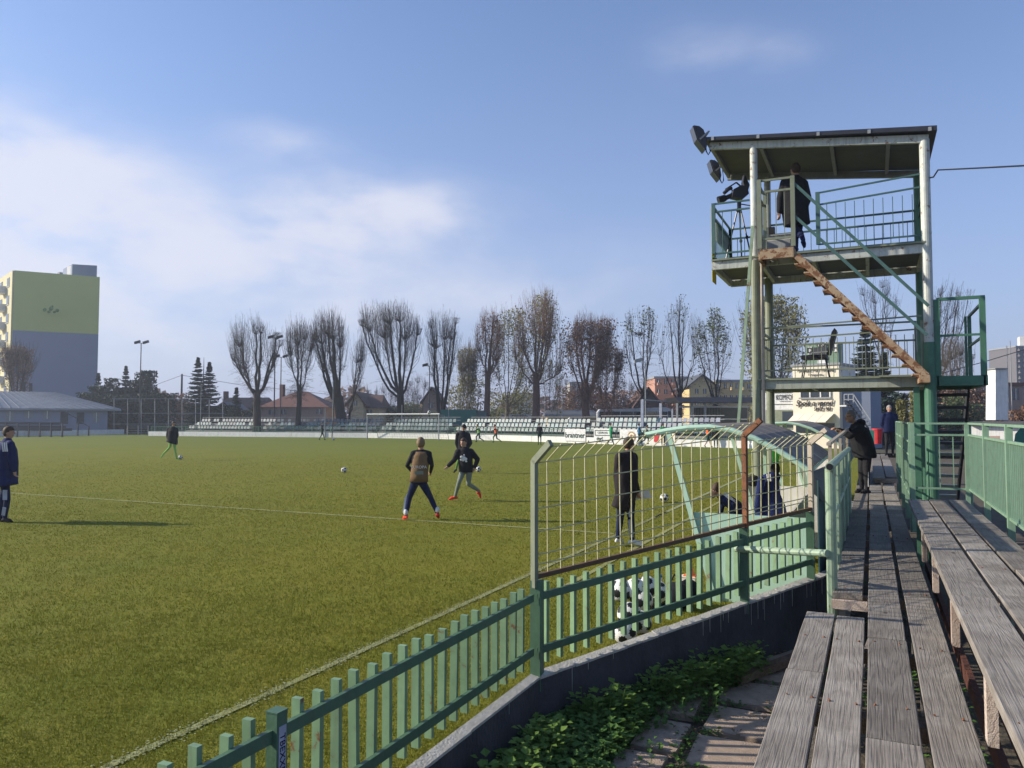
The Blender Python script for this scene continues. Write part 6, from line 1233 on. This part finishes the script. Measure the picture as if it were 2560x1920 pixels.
MB().bar(at(1606, 1112, F=63), at(1606, 999, F=63), .22, .22, up=(0, 1, 0)).build('post', 'stripe', hf); MB().bar(at(1652, 1080, F=64), at(1652, 1008, F=64), .22, .22, up=(0, 1, 0)).build('post', 'stripe', hf); MB().bar(at(1681, 1070, F=65), at(1681, 1022, F=65), .14, .14, up=(0, 1, 0)).build('post', 'stripe', hf); MB().bar(at(1606, 999, F=63), at(1690, 1005, F=64), .08, .1).build('top_rail', 'grey', hf)
# green store box behind the seats
gb = thing('green_container', 'dark green flat-topped container behind the seats right of the goal', 'container', at(1150, 1060, F=84)); 
a, b = at(1102, 1044, F=84), at(1190, 1024, F=84); MB().prism([Vector((a.x, a.y, 1.2)), Vector((b.x, b.y, 1.2)), Vector((b.x, b.y, b.z)), Vector((a.x, a.y, b.z))], FW * 3).build('container_body', 'greensheet', gb)
a, b = at(1190, 1042, F=84.3), at(1215, 1028, F=84.3); MB().prism([Vector((a.x, a.y, 1.2)), Vector((b.x, b.y, 1.2)), Vector((b.x, b.y, b.z)), Vector((a.x, a.y, b.z))], FW * 3).build('side_bay', 'teal', gb)
# coach bus
bs = thing('coach_bus', 'white coach bus with a dark window band parked behind the stand', 'bus', at(1590, 1060, F=92)); BF = 92
def bp(x, y, f=0): return at(x, y, F=BF + f)
prof = [(1497, 1076), (1497, 1030), (1502, 1023), (1560, 1022), (1665, 1018), (1676, 1022), (1684, 1040), (1688, 1060), (1688, 1076)]
MB().prism([bp(x, y) for x, y in prof], FW * 2.5).build('body', 'cwhite', bs)
for x0, x1 in ((1500, 1522), (1524, 1550), (1552, 1582), (1584, 1614), (1616, 1644), (1646, 1668)): MB().prism([bp(x0, 1048, -.06), bp(x1, 1048, -.06), bp(x1, 1029, -.06), bp(x0, 1029, -.06)], FW * .05).build('side_window', 'glass', bs)
MB().prism([bp(1671, 1050, -.06), bp(1685, 1052, -.06), bp(1677, 1028, -.06), bp(1670, 1028, -.06)], FW * .05).build('windscreen', 'glass', bs)
for x in (1530, 1655): MB().tube([bp(x, 1078, -.1), bp(x, 1078, .3)], .5, 16).build('wheel', 'black', bs)
MB().tube([bp(1680, 1034, -.2), bp(1690, 1040, -.3)], .12, 8).build('wing_mirror', 'dark', bs)
for i, (x0, x1, y0, y1, f_) in enumerate(((1252, 1262, 1034, 1048, 98), (1268, 1330, 1036, 1048, 97), (1420, 1466, 1044, 1056, 96))):
    v = thing('parked_van', ['small white van partly hidden by the tree trunk', 'long white van parked behind the seats', 'white car roof showing behind the seats left of the bus'][i], 'van', at(x0, 1060, F=f_))
    P_ = lambda x, y: at(x, y, F=f_); w_ = x1 - x0
    MB().prism([P_(x0, 1070), P_(x0, y0 + 5), P_(x0 + w_ * .12, y0), P_(x1 - w_ * .15, y0), P_(x1, y0 + 7), P_(x1, 1070)], FW * 1.9).build('body', 'cwhite', v)
    MB().prism([at(x0 + w_ * .15, y0 + 8, F=f_ - .05), at(x1 - w_ * .12, y0 + 8, F=f_ - .05), at(x1 - w_ * .18, y0 + 2.5, F=f_ - .05), at(x0 + w_ * .18, y0 + 2.5, F=f_ - .05)], FW * .04).build('side_window', 'glass', v)
# white pier, walls, kiosks on the right
wp_ = thing('white_pier', 'tall white rendered pier with a grey lower part on the right', 'pier', at(2500, 1060, F=40)); a = at(2483, 1048, F=40); b = at(2521, 923, F=40); c0 = at(2490, 1048, F=40)
MB().prism([at(2489, 1050, F=40), at(2521, 1050, F=40), at(2519, 923, F=40), at(2489, 923, F=40)], FW * .8).build('pier_body', 'white', wp_); MB().prism([at(2482, 1050, F=40.3), at(2488.6, 1050, F=40.3), at(2488.6, 931, F=40.3), at(2483, 931, F=40.3)], FW * .6).build('pier_side', 'white', wp_); MB().prism([at(2488, 922.5, F=39.9), at(2520, 922.5, F=39.9), at(2520, 920, F=39.9), at(2488, 920, F=39.9)], FW * 1).build('pier_cap', 'grey', wp_)
lowr = thing('low_outbuilding', 'low white outbuilding with a flat dark roof beyond the right railing', 'building', at(2460, 1100, F=38)); MB().prism([at(2425, 1130, F=36), at(2640, 1140, F=34), at(2640, 1062, F=34), at(2425, 1062, F=36)], (FW + RT * .64) * 5).build('wall', 'white', lowr)
MB().prism([at(2420, 1062, F=35.8), at(2650, 1062, F=33.6), at(2650, 1054, F=33.6), at(2420, 1055, F=35.8)], (FW + RT * .64) * 5.5).build('roof', 'roofunder', lowr)
for x0, x1 in ((2436, 2450), (2470, 2500)): MB().prism([at(x0, 1120, F=35.0), at(x1, 1120, F=34.6), at(x1, 1090, F=34.6), at(x0, 1090, F=35.0)], FW * .1).build('door', 'pinkwall', lowr)
gbn = thing('green_tent', 'dark green tent cover beyond the railing at the right edge', 'tent', at(2550, 1110, F=26)); MB().prism([at(2528, 1150, F=26), at(2640, 1150, F=26), at(2640, 1060, F=26), at(2560, 1060, F=26), at(2538, 1085, F=26)], (FW + RT * .68) * 3).build('cover', 'greensheet', gbn)
rb_ = thing('red_bin', 'red plastic bin on the walkway beside the walking man', 'bin', at(2193, 1110, F=26)); q = at(2194, 1106, F=26); MB().tube([q + Vector((0, 0, -.05)), q + Vector((0, 0, .42))], .12, 12, .17).build('bin_body', 'red', rb_); MB().tube([q + Vector((0, 0, .42)), q + Vector((0, 0, .47))], .18, 12).build('bin_rim', 'red', rb_)
for i, (px, F_) in enumerate(((2170, 25), (2178, 28))):
    ch = thing('stadium_seat', ['green plastic seat nearest the leaning man on the stand', 'green plastic seat behind the first one on the stand'][i], 'seat', at(px, 1110, F=F_)); q = at(px, 1108, F=F_)
    MB().prism([q + Vector((-.2, -.2, 0)), q + Vector((.2, -.2, 0)), q + Vector((.2, .2, 0)), q + Vector((-.2, .2, 0))], (0, 0, .05)).build('seat', 'greensheet', ch); MB().prism([q + Vector((-.2, .18, .05)), q + Vector((.2, .18, .05)), q + Vector((.2, .25, .42)), q + Vector((-.2, .25, .42))], (0, .03, 0)).build('backrest', 'greensheet', ch); MB().bar(q, Vector((q.x, q.y, DZ)), .08, .08, up=(0, 1, 0)).build('leg', 'dark', ch)
# poles and floodlights
def pole(label, px, yt, F_, heads=0, m='dark', r=.09, cat='floodlight pole', nm='floodlight_pole'):
    t = at(px, yt, F=F_); th = thing(nm, label, cat, (t.x, t.y, 0)); MB().tube([(t.x, t.y, 0), (t.x, t.y, t.z)], r, 8, r * .6).build('pole', m, th)
    for k in range(heads):
        o = (-.55 if k == 0 else .55); q = t + RT * o; MB().bar(t, q, .06, .06).build('arm', m, th); MB().prism([q + RT * -.35 + Vector((0, 0, -.1)), q + RT * .35 + Vector((0, 0, .12)), q + RT * .3 + Vector((0, 0, .4)), q + RT * -.38 + Vector((0, 0, .2))], FW * .3).build('lamp', m, th)
pole('tall floodlight pole with twin lamps above the dark conifers on the left', 353, 858, 98, 2)
pole('tall twin-lamp floodlight pole between the first two bare trees', 688, 845, 92, 2)
pole('shorter twin-lamp floodlight pole right beside the tall one', 703, 893, 100, 2)
pole('single-lamp pole beside the fifth bare tree', 1074, 915, 96, 1)
pole('slim pole with a dark box in front of the yellowing tree', 1613, 905, 66, 1, m='grey', r=.07)
pole('dark wooden utility pole left of the tall conifer', 455, 935, 120, 0, r=.22, cat='pole', nm='utility_pole')
pole('slim pale net pole by the left conifer', 503, 960, 90, 0, m='grey', r=.05, cat='pole', nm='net_pole')
for i, (px, yt) in enumerate(((833, 950), (1362, 940), (1405, 935), (1122, 950), (1795, 905), (813, 1018), (1005, 1012))): pole(['slim net pole behind the third bare tree', 'slim net pole left of the reddish tree', 'pale net pole just left of the reddish tree trunk', 'slim net pole right of the fifth bare tree', 'pale pole in front of the yellow flats', 'short pale net pole by the red roofed house', 'short pale net pole above the crossbar'][i], px, yt, 84, 0, m='grey', r=.05, cat='pole', nm='net_pole')
q = pole('taller thin antenna mast near the right edge', 2525, 852, 75, 0, m='grey', r=.06, cat='mast', nm='antenna_mast'); pole('shorter thin antenna mast near the right edge', 2517, 864, 78, 0, m='grey', r=.06, cat='mast', nm='antenna_mast')
cm_ = thing('corner_mast', 'thin leaning mast in front of the far wall left of the goal', 'mast', at(830, 1095, z=0)); MB().bar(at(830, 1094, z=0), at(838, 950, F=80), .07, .07, up=(0, 1, 0)).build('mast', 'dark', cm_)
wr = thing('overhead_wire', 'thin overhead wire left of the tower block on the right', 'wire', at(2462, 904, F=60)); MB().tube([at(2330, 940, F=60), at(2462, 904, F=60), at(2640, 850, F=60)], .03, 4).build('wire', 'dark', wr)
wr = thing('overhead_wire', 'thin overhead wires between utility pole and conifer on the left', 'wire', at(455, 940, F=118)); MB().tube([at(395, 960, F=118), at(455, 938, F=118), at(600, 962, F=118), at(860, 990, F=118)], .03, 4).build('wire', 'dark', wr)
nf = thing('ball_stop_fence', 'tall thin wire ball-stop fence behind the far corner', 'fence', at(400, 1085, F=100))
for y in (997, 1033, 1060): MB().bar(at(280, y, F=100), at(560, y, F=100), .05, .05).build('rail', 'grey', nf)
for x in range(285, 560, 34): MB().bar(at(x, 1086, F=100), at(x, 997, F=100), .06, .06, up=(0, 1, 0)).build('post', 'grey', nf)

# ================================================================= TREES
def wig(p, q, n, a):
    pts = []; 
    for i in range(n + 1):
        t = i / n; v = p.lerp(q, t); 
        if 0 < i < n: v = v + Vector((U(-a, a), U(-a, a), U(-a, a)))
        pts.append(v)
    return pts
def pollard(label, px, yb, yt, x0, x1, F_, limbs, bark='bark', twigs=420, leaf=None, nleaf=0, tl=1.0, sprout=120, group=None, fr=.0, tr=None, lean=0):
    """bare pollarded tree: limbs = [(x px at the knuckle, y px at the knuckle, radius)]"""
    base = at(px, yb, F=F_); base.z = 0; th = thing('bare_tree', label, 'tree', base, 0, group); s = F_ / FPX; H_ = at(px, yt, F=F_).z
    t = MB(); fork = base + RT * lean * s + Vector((0, 0, H_ * (fr or .30))); r0 = (tr or H_ * .042) * .74
    t.tube(wig(base, fork, 3, .08), [r0 * 1.25, r0, r0 * .92, r0 * .85], 10)
    c = MB(); tips = []; xc = (x0 + x1) / 2; hw = (x1 - x0) / 2 * s * 1.12; cen = at(xc, 1000, F=F_); ylow = max(l[1] for l in limbs); zlow = at(px, min(ylow + 25, yb - 20), F=F_).z
    def dome(q):
        o = (q - cen).dot(RT) / hw; e = (q - cen).dot(FW) / (hw * .9); k_ = max(0, 1 - min(1, abs(o)) ** 2.2); return zlow + (H_ - zlow) * (.25 + .75 * k_ ** .55) * (1 - .12 * min(1, e * e)) * (1 + .07 * math.sin(q.x * 1.9 + px) + .05 * math.sin(q.y * 2.7 + px)) + U(-1.0, .45)
    for lx, ly, lr in limbs:
        k = at(lx, ly, F=F_ + U(-1.6, 1.6)); st = base.lerp(fork, U(.78, 1)); hz_ = Vector((k.x - st.x, k.y - st.y, 0))
        pts = [st]
        for i in range(1, 7):
            t_ = i / 6; q = st + hz_ * (t_ ** .72) + Vector((0, 0, (k.z - st.z) * t_ ** 1.18)); q += Vector((U(-.13, .13), U(-.13, .13), U(-.06, .06))) if i < 6 else Vector((0, 0, 0)); pts.append(q)
        R_ = r0 * lr; t.tube(pts, [R_ * (.82 - .09 * i) for i in range(7)], 7); t.ell(k, (R_ * .36, R_ * .36, R_ * .3), 7, 5); tips.append((k, R_, pts))
    n = int(twigs * 1.15) // max(1, len(tips))
    for k, R_, pts in tips:
        for i in range(n):
            u_ = U(.45, 1.0) if R() < .45 else 1.0; j = min(5, int(u_ * 6)); o = pts[j].lerp(pts[j + 1], u_ * 6 - j) if u_ < 1 else k
            a = math.atan2(k.y - fork.y, k.x - fork.x) + random.gauss(0, 1.25); sp_ = U(.05, 1.15) if u_ == 1 else U(.1, .8); out = Vector((math.cos(a), math.sin(a), 0)) * sp_
            zt_ = dome(o + out * 1.9); L = max(.9, (zt_ - o.z) * U(.72, 1.0)) * tl
            if L > 6: L = U(3.5, 6)
            e = o + Vector((0, 0, L)) + out * min(L, 4) * .66; m1 = o.lerp(e, .25) + out * .24 * min(L, 3) ; m2 = o.lerp(e, .6) + out * .16 * min(L, 3)
            jit = lambda: Vector((U(-.07, .07), U(-.07, .07), 0)); rr = .008 + .0024 * L
            c.tube([o, m1 + jit(), m2 + jit(), e], [rr, rr * .8, rr * .5, .006], 3, cap=False)
            for _ in range(2):
                if R() < .7: v = U(.3, .9); q = m1.lerp(e, v); w_ = U(.3, .9) * (1 - v * .4); c.tube([q, q + (Vector((U(-.5, .5), U(-.5, .5), 1))).normalized() * w_ * L * .3], [.0085, .005], 3, cap=False)
    for i in range(int(sprout * 1.5)):
        k, R_, pts = random.choice(tips); o = random.choice(pts[:5]) + Vector((0, 0, U(-.5, .5))) if R() < .75 else fork.lerp(base, U(-.1, .4)); a = U(0, 6.28); L = U(.5, 1.8); e = o + Vector((math.cos(a), math.sin(a), U(-.5, .35))) * L; c.tube([o, o.lerp(e, .5) + Vector((0, 0, .15)), e], [.014, .010, .006], 3, cap=False)
        for _ in range(4): q = o.lerp(e, U(.3, .95)); c.tube([q, q + Vector((U(-.35, .35), U(-.35, .35), U(-.2, .35)))], [.007, .005], 3, cap=False)
    t.build('trunk', bark, th); c.build('crown', bark, th, fixn=False)
    if leaf: leaves(th, leaf, nleaf, [(k, (x1 - x0) * s * .16, max(1.2, (H_ - k.z) * .55)) for k, _, _ in tips], .13)
    return th
def leaves(th, m, n, blobs, size, nm='foliage'):
    b = MB(); v = []
    for i in range(n):
        c, rx, rz = random.choice(blobs); a = U(0, 6.28); r = rx * R() ** .5 * 1.15; p = c + Vector((math.cos(a) * r, math.sin(a) * r, U(-rz, rz * 1.1))); s = size * U(.6, 1.4); u_ = Vector((U(-1, 1), U(-1, 1), U(-1, 1))).normalized() * s; w = u_.cross(Vector((U(-1, 1), U(-1, 1), U(-1, 1)))).normalized() * s * .6
        b.add([p - u_, p + w, p + u_, p - w], [(0, 1, 2, 3)])
    o = b.build(nm, m, th, fixn=False); return tag(o, kind='stuff')
GR = 'bare trees behind the far stand'
pollard('leftmost bare tree with a wide rounded crown and fork of curved limbs', 642, 1050, 784, 562, 690, 88, [(640, 838, .55), (652, 835, .6), (588, 905, .5), (600, 868, .42), (690, 850, .5), (698, 868, .45), (612, 925, .35), (684, 900, .35)], twigs=620, group=GR, fr=.36)
pollard('slender straight bare tree second from the left', 747, 1050, 786, 705, 790, 88, [(745, 865, .65), (760, 850, .5), (728, 890, .4), (775, 880, .35)], twigs=420, group=GR, fr=.42, tr=.42)
pollard('stout leaning bare tree third from the left with two heavy limbs', 862, 1050, 762, 770, 870, 88, [(833, 850, .75), (805, 862, .6), (820, 838, .4), (790, 856, .4), (850, 870, .35)], twigs=560, group=GR, fr=.30, tr=.85, lean=-16)
pollard('thin bare stem curving up right of the stout leaning tree', 868, 1035, 818, 872, 920, 89, [(892, 908, .8), (902, 905, .7)], twigs=150, group=GR, fr=.22, tr=.22, sprout=40, lean=6)
pollard('tall broad bare tree in the middle with spreading limbs', 1000, 1050, 745, 888, 1052, 88, [(925, 830, .5), (908, 818, .4), (975, 812, .6), (1000, 806, .65), (1012, 850, .4), (1042, 840, .45), (963, 848, .35)], twigs=820, group=GR, fr=.34, tr=.62)
pollard('bare tree fifth from the left with three thin upright stems', 1102, 1045, 770, 1045, 1152, 88, [(1080, 822, .5), (1090, 872, .4), (1112, 850, .4), (1138, 812, .5), (1128, 850, .4)], twigs=430, group=GR, fr=.16, tr=.65)
pollard('tree with a cut-off thick trunk top and small brown leaves', 1215, 1050, 765, 1180, 1262, 88, [(1232, 808, .8), (1215, 830, .5), (1245, 830, .45), (1200, 880, .3), (1240, 905, .35)], bark='barkred', twigs=330, leaf='leafbrn', nleaf=500, group=GR, fr=.5, tr=.5, lean=4)
pollard('tall thin tree with loose yellow-green leaves left of the tallest tree', 1268, 1050, 745, 1210, 1320, 92, [(1272, 810, .4), (1295, 800, .35), (1258, 850, .35), (1310, 880, .3), (1240, 900, .3), (1330, 960, .3), (1300, 960, .25)], bark='barkpale', twigs=300, leaf='leafyel', nleaf=1600, group=GR, fr=.25, tr=.33)
pollard('tallest tree with brownish crown and low left limb', 1340, 1050, 705, 1285, 1405, 88, [(1338, 820, .6), (1360, 850, .5), (1310, 875, .45), (1290, 895, .3), (1370, 870, .4), (1350, 790, .4), (1400, 930, .3), (1362, 770, .3), (1375, 800, .3)], bark='barkred', twigs=600, leaf='leafyel', nleaf=2000, group=GR, fr=.40, tr=.6)
pollard('dense round reddish-brown bare tree right of the tallest', 1465, 1055, 775, 1410, 1548, 86, [(1455, 850, .55), (1475, 842, .55), (1440, 850, .45), (1495, 855, .45), (1510, 880, .4), (1425, 880, .35), (1500, 930, .3), (1520, 840, .3)], bark='barkred', twigs=820, leaf='leafbrn', nleaf=2200, group=GR, fr=.36, tr=.6, sprout=320)
pollard('smaller reddish tree leaning out right of the dense round tree', 1520, 1055, 850, 1480, 1575, 90, [(1490, 950, .4), (1515, 900, .5), (1540, 900, .4), (1545, 930, .4)], bark='barkred', twigs=420, leaf='leafbrn', nleaf=900, group=GR, fr=.2, tr=.3)
pollard('sparse tall tree with a nest left of the slim pole', 1608, 1050, 758, 1560, 1650, 90, [(1575, 810, .5), (1610, 815, .45), (1622, 790, .5), (1565, 870, .35), (1630, 830, .4)], bark='bark', twigs=170, leaf='leafgrn', nleaf=380, group=GR, fr=.33, tr=.42)
pollard('narrow bare tree with three upright stems', 1700, 1050, 742, 1655, 1750, 90, [(1675, 805, .5), (1698, 780, .55), (1710, 790, .5), (1735, 895, .4), (1650, 890, .4), (1700, 760, .3)], bark='bark', twigs=160, leaf='leafgrn', nleaf=150, group=GR, fr=.30, tr=.42, sprout=60)
pollard('tree with a bent dark limb and scattered green leaves left of the tower', 1790, 1050, 770, 1720, 1830, 84, [(1748, 878, .5), (1795, 830, .5), (1785, 800, .3), (1765, 850, .3), (1810, 850, .3)], bark='bark', twigs=170, leaf='leafgrn', nleaf=900, group=GR, fr=.28, tr=.4)
pollard('leafy tree with yellow-green crown behind the tower leg', 1940, 1050, 712, 1840, 2010, 78, [(1900, 800, .4), (1930, 770, .45), (1965, 790, .4), (1880, 860, .35), (1990, 850, .35), (1920, 880, .35), (1970, 900, .3), (1900, 930, .3)], bark='bark', twigs=300, leaf='leafyel', nleaf=6500, group=GR, fr=.3, tr=.4)
pollard('bare tree with nests seen between the tower stairs', 2205, 1040, 690, 2140, 2260, 80, [(2190, 760, .4), (2215, 740, .45), (2160, 740, .35), (2240, 770, .3), (2205, 720, .3)], bark='bark', twigs=160, group=GR, fr=.5, tr=.3, sprout=60)
pollard('bare tree with a slanting trunk behind the green landing', 2330, 1040, 700, 2300, 2430, 78, [(2370, 800, .5), (2350, 740, .3), (2395, 750, .45), (2420, 745, .3), (2340, 790, .4)], bark='bark', twigs=170, group=GR, fr=.42, tr=.35, sprout=80, lean=12)
pollard('dense pale shrubby tree behind the green landing', 2395, 1045, 830, 2350, 2440, 70, [(2380, 900, .4), (2400, 890, .4), (2420, 910, .4), (2365, 920, .3)], bark='barkpale', twigs=420, group=GR, fr=.2, tr=.2, sprout=160)
pollard('hazy bare tree in front of the tall panel block', 40, 1010, 850, -10, 85, 104, [(20, 900, .4), (45, 890, .5), (65, 900, .4), (30, 930, .3), (60, 940, .3)], bark='bark', twigs=520, group=None, fr=.35, tr=.4, sprout=200, leaf='leafbrn', nleaf=1800)
pollard('pale young tree with thin upright twigs between the fifth and sixth trees', 1165, 1045, 840, 1140, 1200, 95, [(1155, 930, .4), (1170, 920, .4), (1182, 930, .4)], bark='barkpale', twigs=420, leaf='leafyel', nleaf=1100, group=GR, fr=.2, tr=.2)
for i, (px, yt, F_) in enumerate(((900, 950, 130), (960, 955, 132), (1020, 950, 130), (1415, 935, 125), (1560, 940, 126), (730, 965, 135), (1375, 900, 110), (1045, 930, 128))):
    pollard('low scrubby bare tree in the haze, %s' % ['left of the middle tree', 'behind the middle tree', 'right of the middle tree', 'left of the dense reddish tree', 'right of the dense reddish tree', 'by the red roofed house', 'right of the tallest tree', 'left of the fifth tree'][i], px, 1045, yt, px - 30, px + 30, F_, [(px - 18, yt + 35, .4), (px, yt + 28, .4), (px + 18, yt + 38, .4), (px + 28, yt + 50, .3)], bark='bark', twigs=240, fr=.2, tr=.25, sprout=200)
def conifer(label, px, yb, yt, wpx, F_, dens=1.0, m='conifer', tops=1):
    base = at(px, yb, F=F_); base.z = 0; H_ = at(px, yt, F=F_).z; Rm = wpx * F_ / FPX / 2; th = thing('conifer_tree', label, 'tree', base)
    MB().tube([base, base + Vector((0, 0, H_))], H_ * .02, 7, .02).build('trunk', 'bark', th); b = MB()
    for tp in range(tops):
        ox = RT * (Rm * .42 * (tp - (tops - 1) / 2)); hh = H_ * (1 - .06 * tp); n = int(230 * dens / tops ** .5)
        skew = U(-.1, .1)
        for i in range(n):
            t = (i + R()) / n; t = round(t * 17) / 17 + U(-.018, .018) if t < .9 else t; t = min(max(t, 0), 1); z = hh * (.05 + .95 * t); L = (Rm * (1 - t) ** .95 * U(.45, 1.25) / tops ** .4 + .10) * (1 + skew); a = i * 2.4 + U(-.4, .4); d = Vector((math.cos(a), math.sin(a), U(-.32, .0))); o = base + ox + Vector((0, 0, z))
            m_ = int(7 + L * 6)
            for j in range(m_):
                q = o + d * L * ((j + 1) / m_) + Vector((0, 0, .13 * L * ((j + 1) / m_) ** 2)); s = .17 * (1.25 - .7 * j / m_); w = Vector((-d.y, d.x, 0)).normalized() * s * U(.6, 1.5); f_ = d * s * 1.2; dn = Vector((0, 0, -s * U(.3, 1.3)))
                b.add([q - w + dn, q + f_, q + w + dn, q - f_ * .5], [(0, 1, 2, 3)])
    b.build('crown', m, th, fixn=False); return th
conifer('tall dark conifer with a double top left of the bare trees', 507, 1050, 893, 135, 105, 3.0, tops=2)
conifer('small dark spruce in front of the brown roofed house', 590, 1050, 968, 46, 102, 1.0)
conifer('dark conifer at the left of the conifer clump', 243, 1050, 932, 60, 110, 1.6)
conifer('highest conifer of the clump beside the floodlight pole', 312, 1050, 914, 74, 114, 1.8)
conifer('sloping dark conifer at the right end of the clump', 388, 1050, 968, 66, 110, 1.5)
conifer('large dark fir behind the cream club building', 2168, 1060, 802, 165, 75, 5.5)
conifer('dark fir right of the club building above the walking man', 2215, 1080, 880, 85, 66, 2.2)
conifer('dark conifer behind the green tower post', 2340, 1060, 885, 60, 62, 1.6)
def bush(label, x0, x1, yt, F_, m, n, size=.16, nm='bush', cat='bush', yb=1050, wood_=True):
    a = at((x0 + x1) / 2, yb, F=F_); a.z = 0; th = thing(nm, label, cat, a); s = F_ / FPX; H_ = at(x0, yt, F=F_).z; W2 = (x1 - x0) * s / 2; bl = []
    k = max(3, int(W2 * 1.3))
    for i in range(k): q = a + RT * (W2 * (2 * (i + .5) / k - 1)) + FW * U(-.8, .8); h = H_ * U(.72, 1.0); bl.append((q + Vector((0, 0, h * .5)), W2 / k * 1.7, h * .48))
    st = MB()
    for c, rx, rz in bl:
        for _ in range(7): st.tube([Vector((c.x, c.y, 0)), c + Vector((U(-rx, rx), U(-rx, rx), U(0, rz)))], [.05, .015], 3, cap=False)
    st.build('stems', 'bark', th, fixn=False); leaves(th, m, n, bl, size); return th
bush('brownish hazy hedge behind the far left corner', 395, 490, 985, 115, 'leafbrn', 4200)
bush('dark evergreen hedge below the conifer clump', 205, 420, 985, 108, 'conifer', 11000, .2)
bush('broad dark pine crown left of the floodlight pole', 262, 318, 938, 111, 'conifer', 5200, .18, nm='pine_tree', cat='tree')
bush('broad dark pine crown right of the floodlight pole', 322, 384, 928, 112, 'conifer', 6500, .18, nm='pine_tree', cat='tree')
bush('low dark pine crown beside the panel block', 212, 268, 965, 110, 'conifer', 4500, .18, nm='pine_tree', cat='tree')
bush('dark hedge below the double-topped conifer', 480, 620, 1015, 106, 'conifer', 4500, .18)
bush('green-brown shrubs behind the stand in the middle', 930, 1060, 995, 120, 'leafgrn', 4500)
bush('yellow-leaved shrub right of the fifth bare tree', 1128, 1200, 945, 96, 'leafyel', 2600, .14)
bush('yellowish shrubs below the tall thin tree', 1225, 1330, 960, 105, 'leafyel', 4200, .14)
bush('brown scrub behind the reddish tree', 1400, 1590, 965, 118, 'leafbrn', 7500, .16)
bush('green hedge strip behind the green container', 1090, 1260, 1015, 100, 'leafgrn', 3200)
bush('dull brown shrubs below the yellow flats', 1590, 1700, 1000, 118, 'leafbrn', 3000)
bush('yellow-green hedge to the right of the dark fir', 2262, 2306, 960, 58, 'leafyel', 3800, .12, yb=1090)
bush('dark ivy-covered hedge under the fir beside the club building', 2188, 2250, 985, 60, 'conifer', 4500, .13, yb=1090)
bush('brown shrubs behind the white pier at the right edge', 2525, 2600, 985, 44, 'leafbrn', 2600, .09, yb=1090)
bush('brown scrub behind the ground stair', 2345, 2480, 950, 70, 'leafbrn', 4500, .14)
bush('green hedge behind the low outbuilding', 2360, 2440, 985, 55, 'leafgrn', 2600, .12)
for px, py, l in ((2214, 855, 'dark bird nest in the bare tree between the stairs'), (2252, 880, 'mistletoe clump in the bare tree behind the stairs'), (1596, 836, 'bird nest in the sparse tree left of the slim pole')):
    q = at(px, py, F=80); t = thing('bird_nest', l, 'nest', q); b = MB()
    for _ in range(90): o = q + Vector((U(-.4, .4), U(-.3, .3), U(-.2, .2))); b.tube([o, o + Vector((U(-.35, .35), U(-.3, .3), U(-.12, .2)))], .02, 3, cap=False)
    b.build('twig_ball', 'bark', t, fixn=False)
# distant treeline
tl = MB()
for k in range(16000):
    a = U(-.95, .75); F_ = U(240, 330); p = FW * F_ + RT * F_ * math.tan(a); h = 7 + 3.5 * math.sin(a * 23) + 2.5 * math.sin(a * 57 + 1); z = U(0, 1) ** .7 * h; s = U(.5, 1.3); u_ = Vector((U(-1, 1), U(-1, 1), U(-1, 1))).normalized() * s; w = u_.cross(Vector((U(-1, 1), U(-1, 1), 1))).normalized() * s
    c = Vector((p.x, p.y, z)); tl.add([c - u_, c + w, c + u_, c - w], [(0, 1, 2, 3)])
tag(tl.build('distant_treeline', 'leafbrn', fixn=False), 'distant brown-green belt of trees on the horizon', 'woodland', kind='stuff')

# ================================================================= HAZE
hzb = MB().box((-420, -60, -1.5), (330, 420, 42)); hm = bpy.data.materials.new('haze'); hm.use_nodes = True; t = hm.node_tree; t.nodes.clear(); ou = nn(t, 'ShaderNodeOutputMaterial'); pv2 = nn(t, 'ShaderNodeVolumePrincipled'); pv2.inputs['Color'].default_value = (.80, .87, 1, 1); pv2.inputs['Density'].default_value = .0008; pv2.inputs['Anisotropy'].default_value = .35; t.links.new(pv2.outputs[0], ou.inputs['Volume']); M['haze'] = hm
tag(hzb.build('haze', 'haze'), 'thin pale autumn haze over the whole ground', kind='stuff')
for m in bpy.data.materials: m.cycles.volume_sampling = 'MULTIPLE_IMPORTANCE' if m.name == 'haze' else m.cycles.volume_sampling
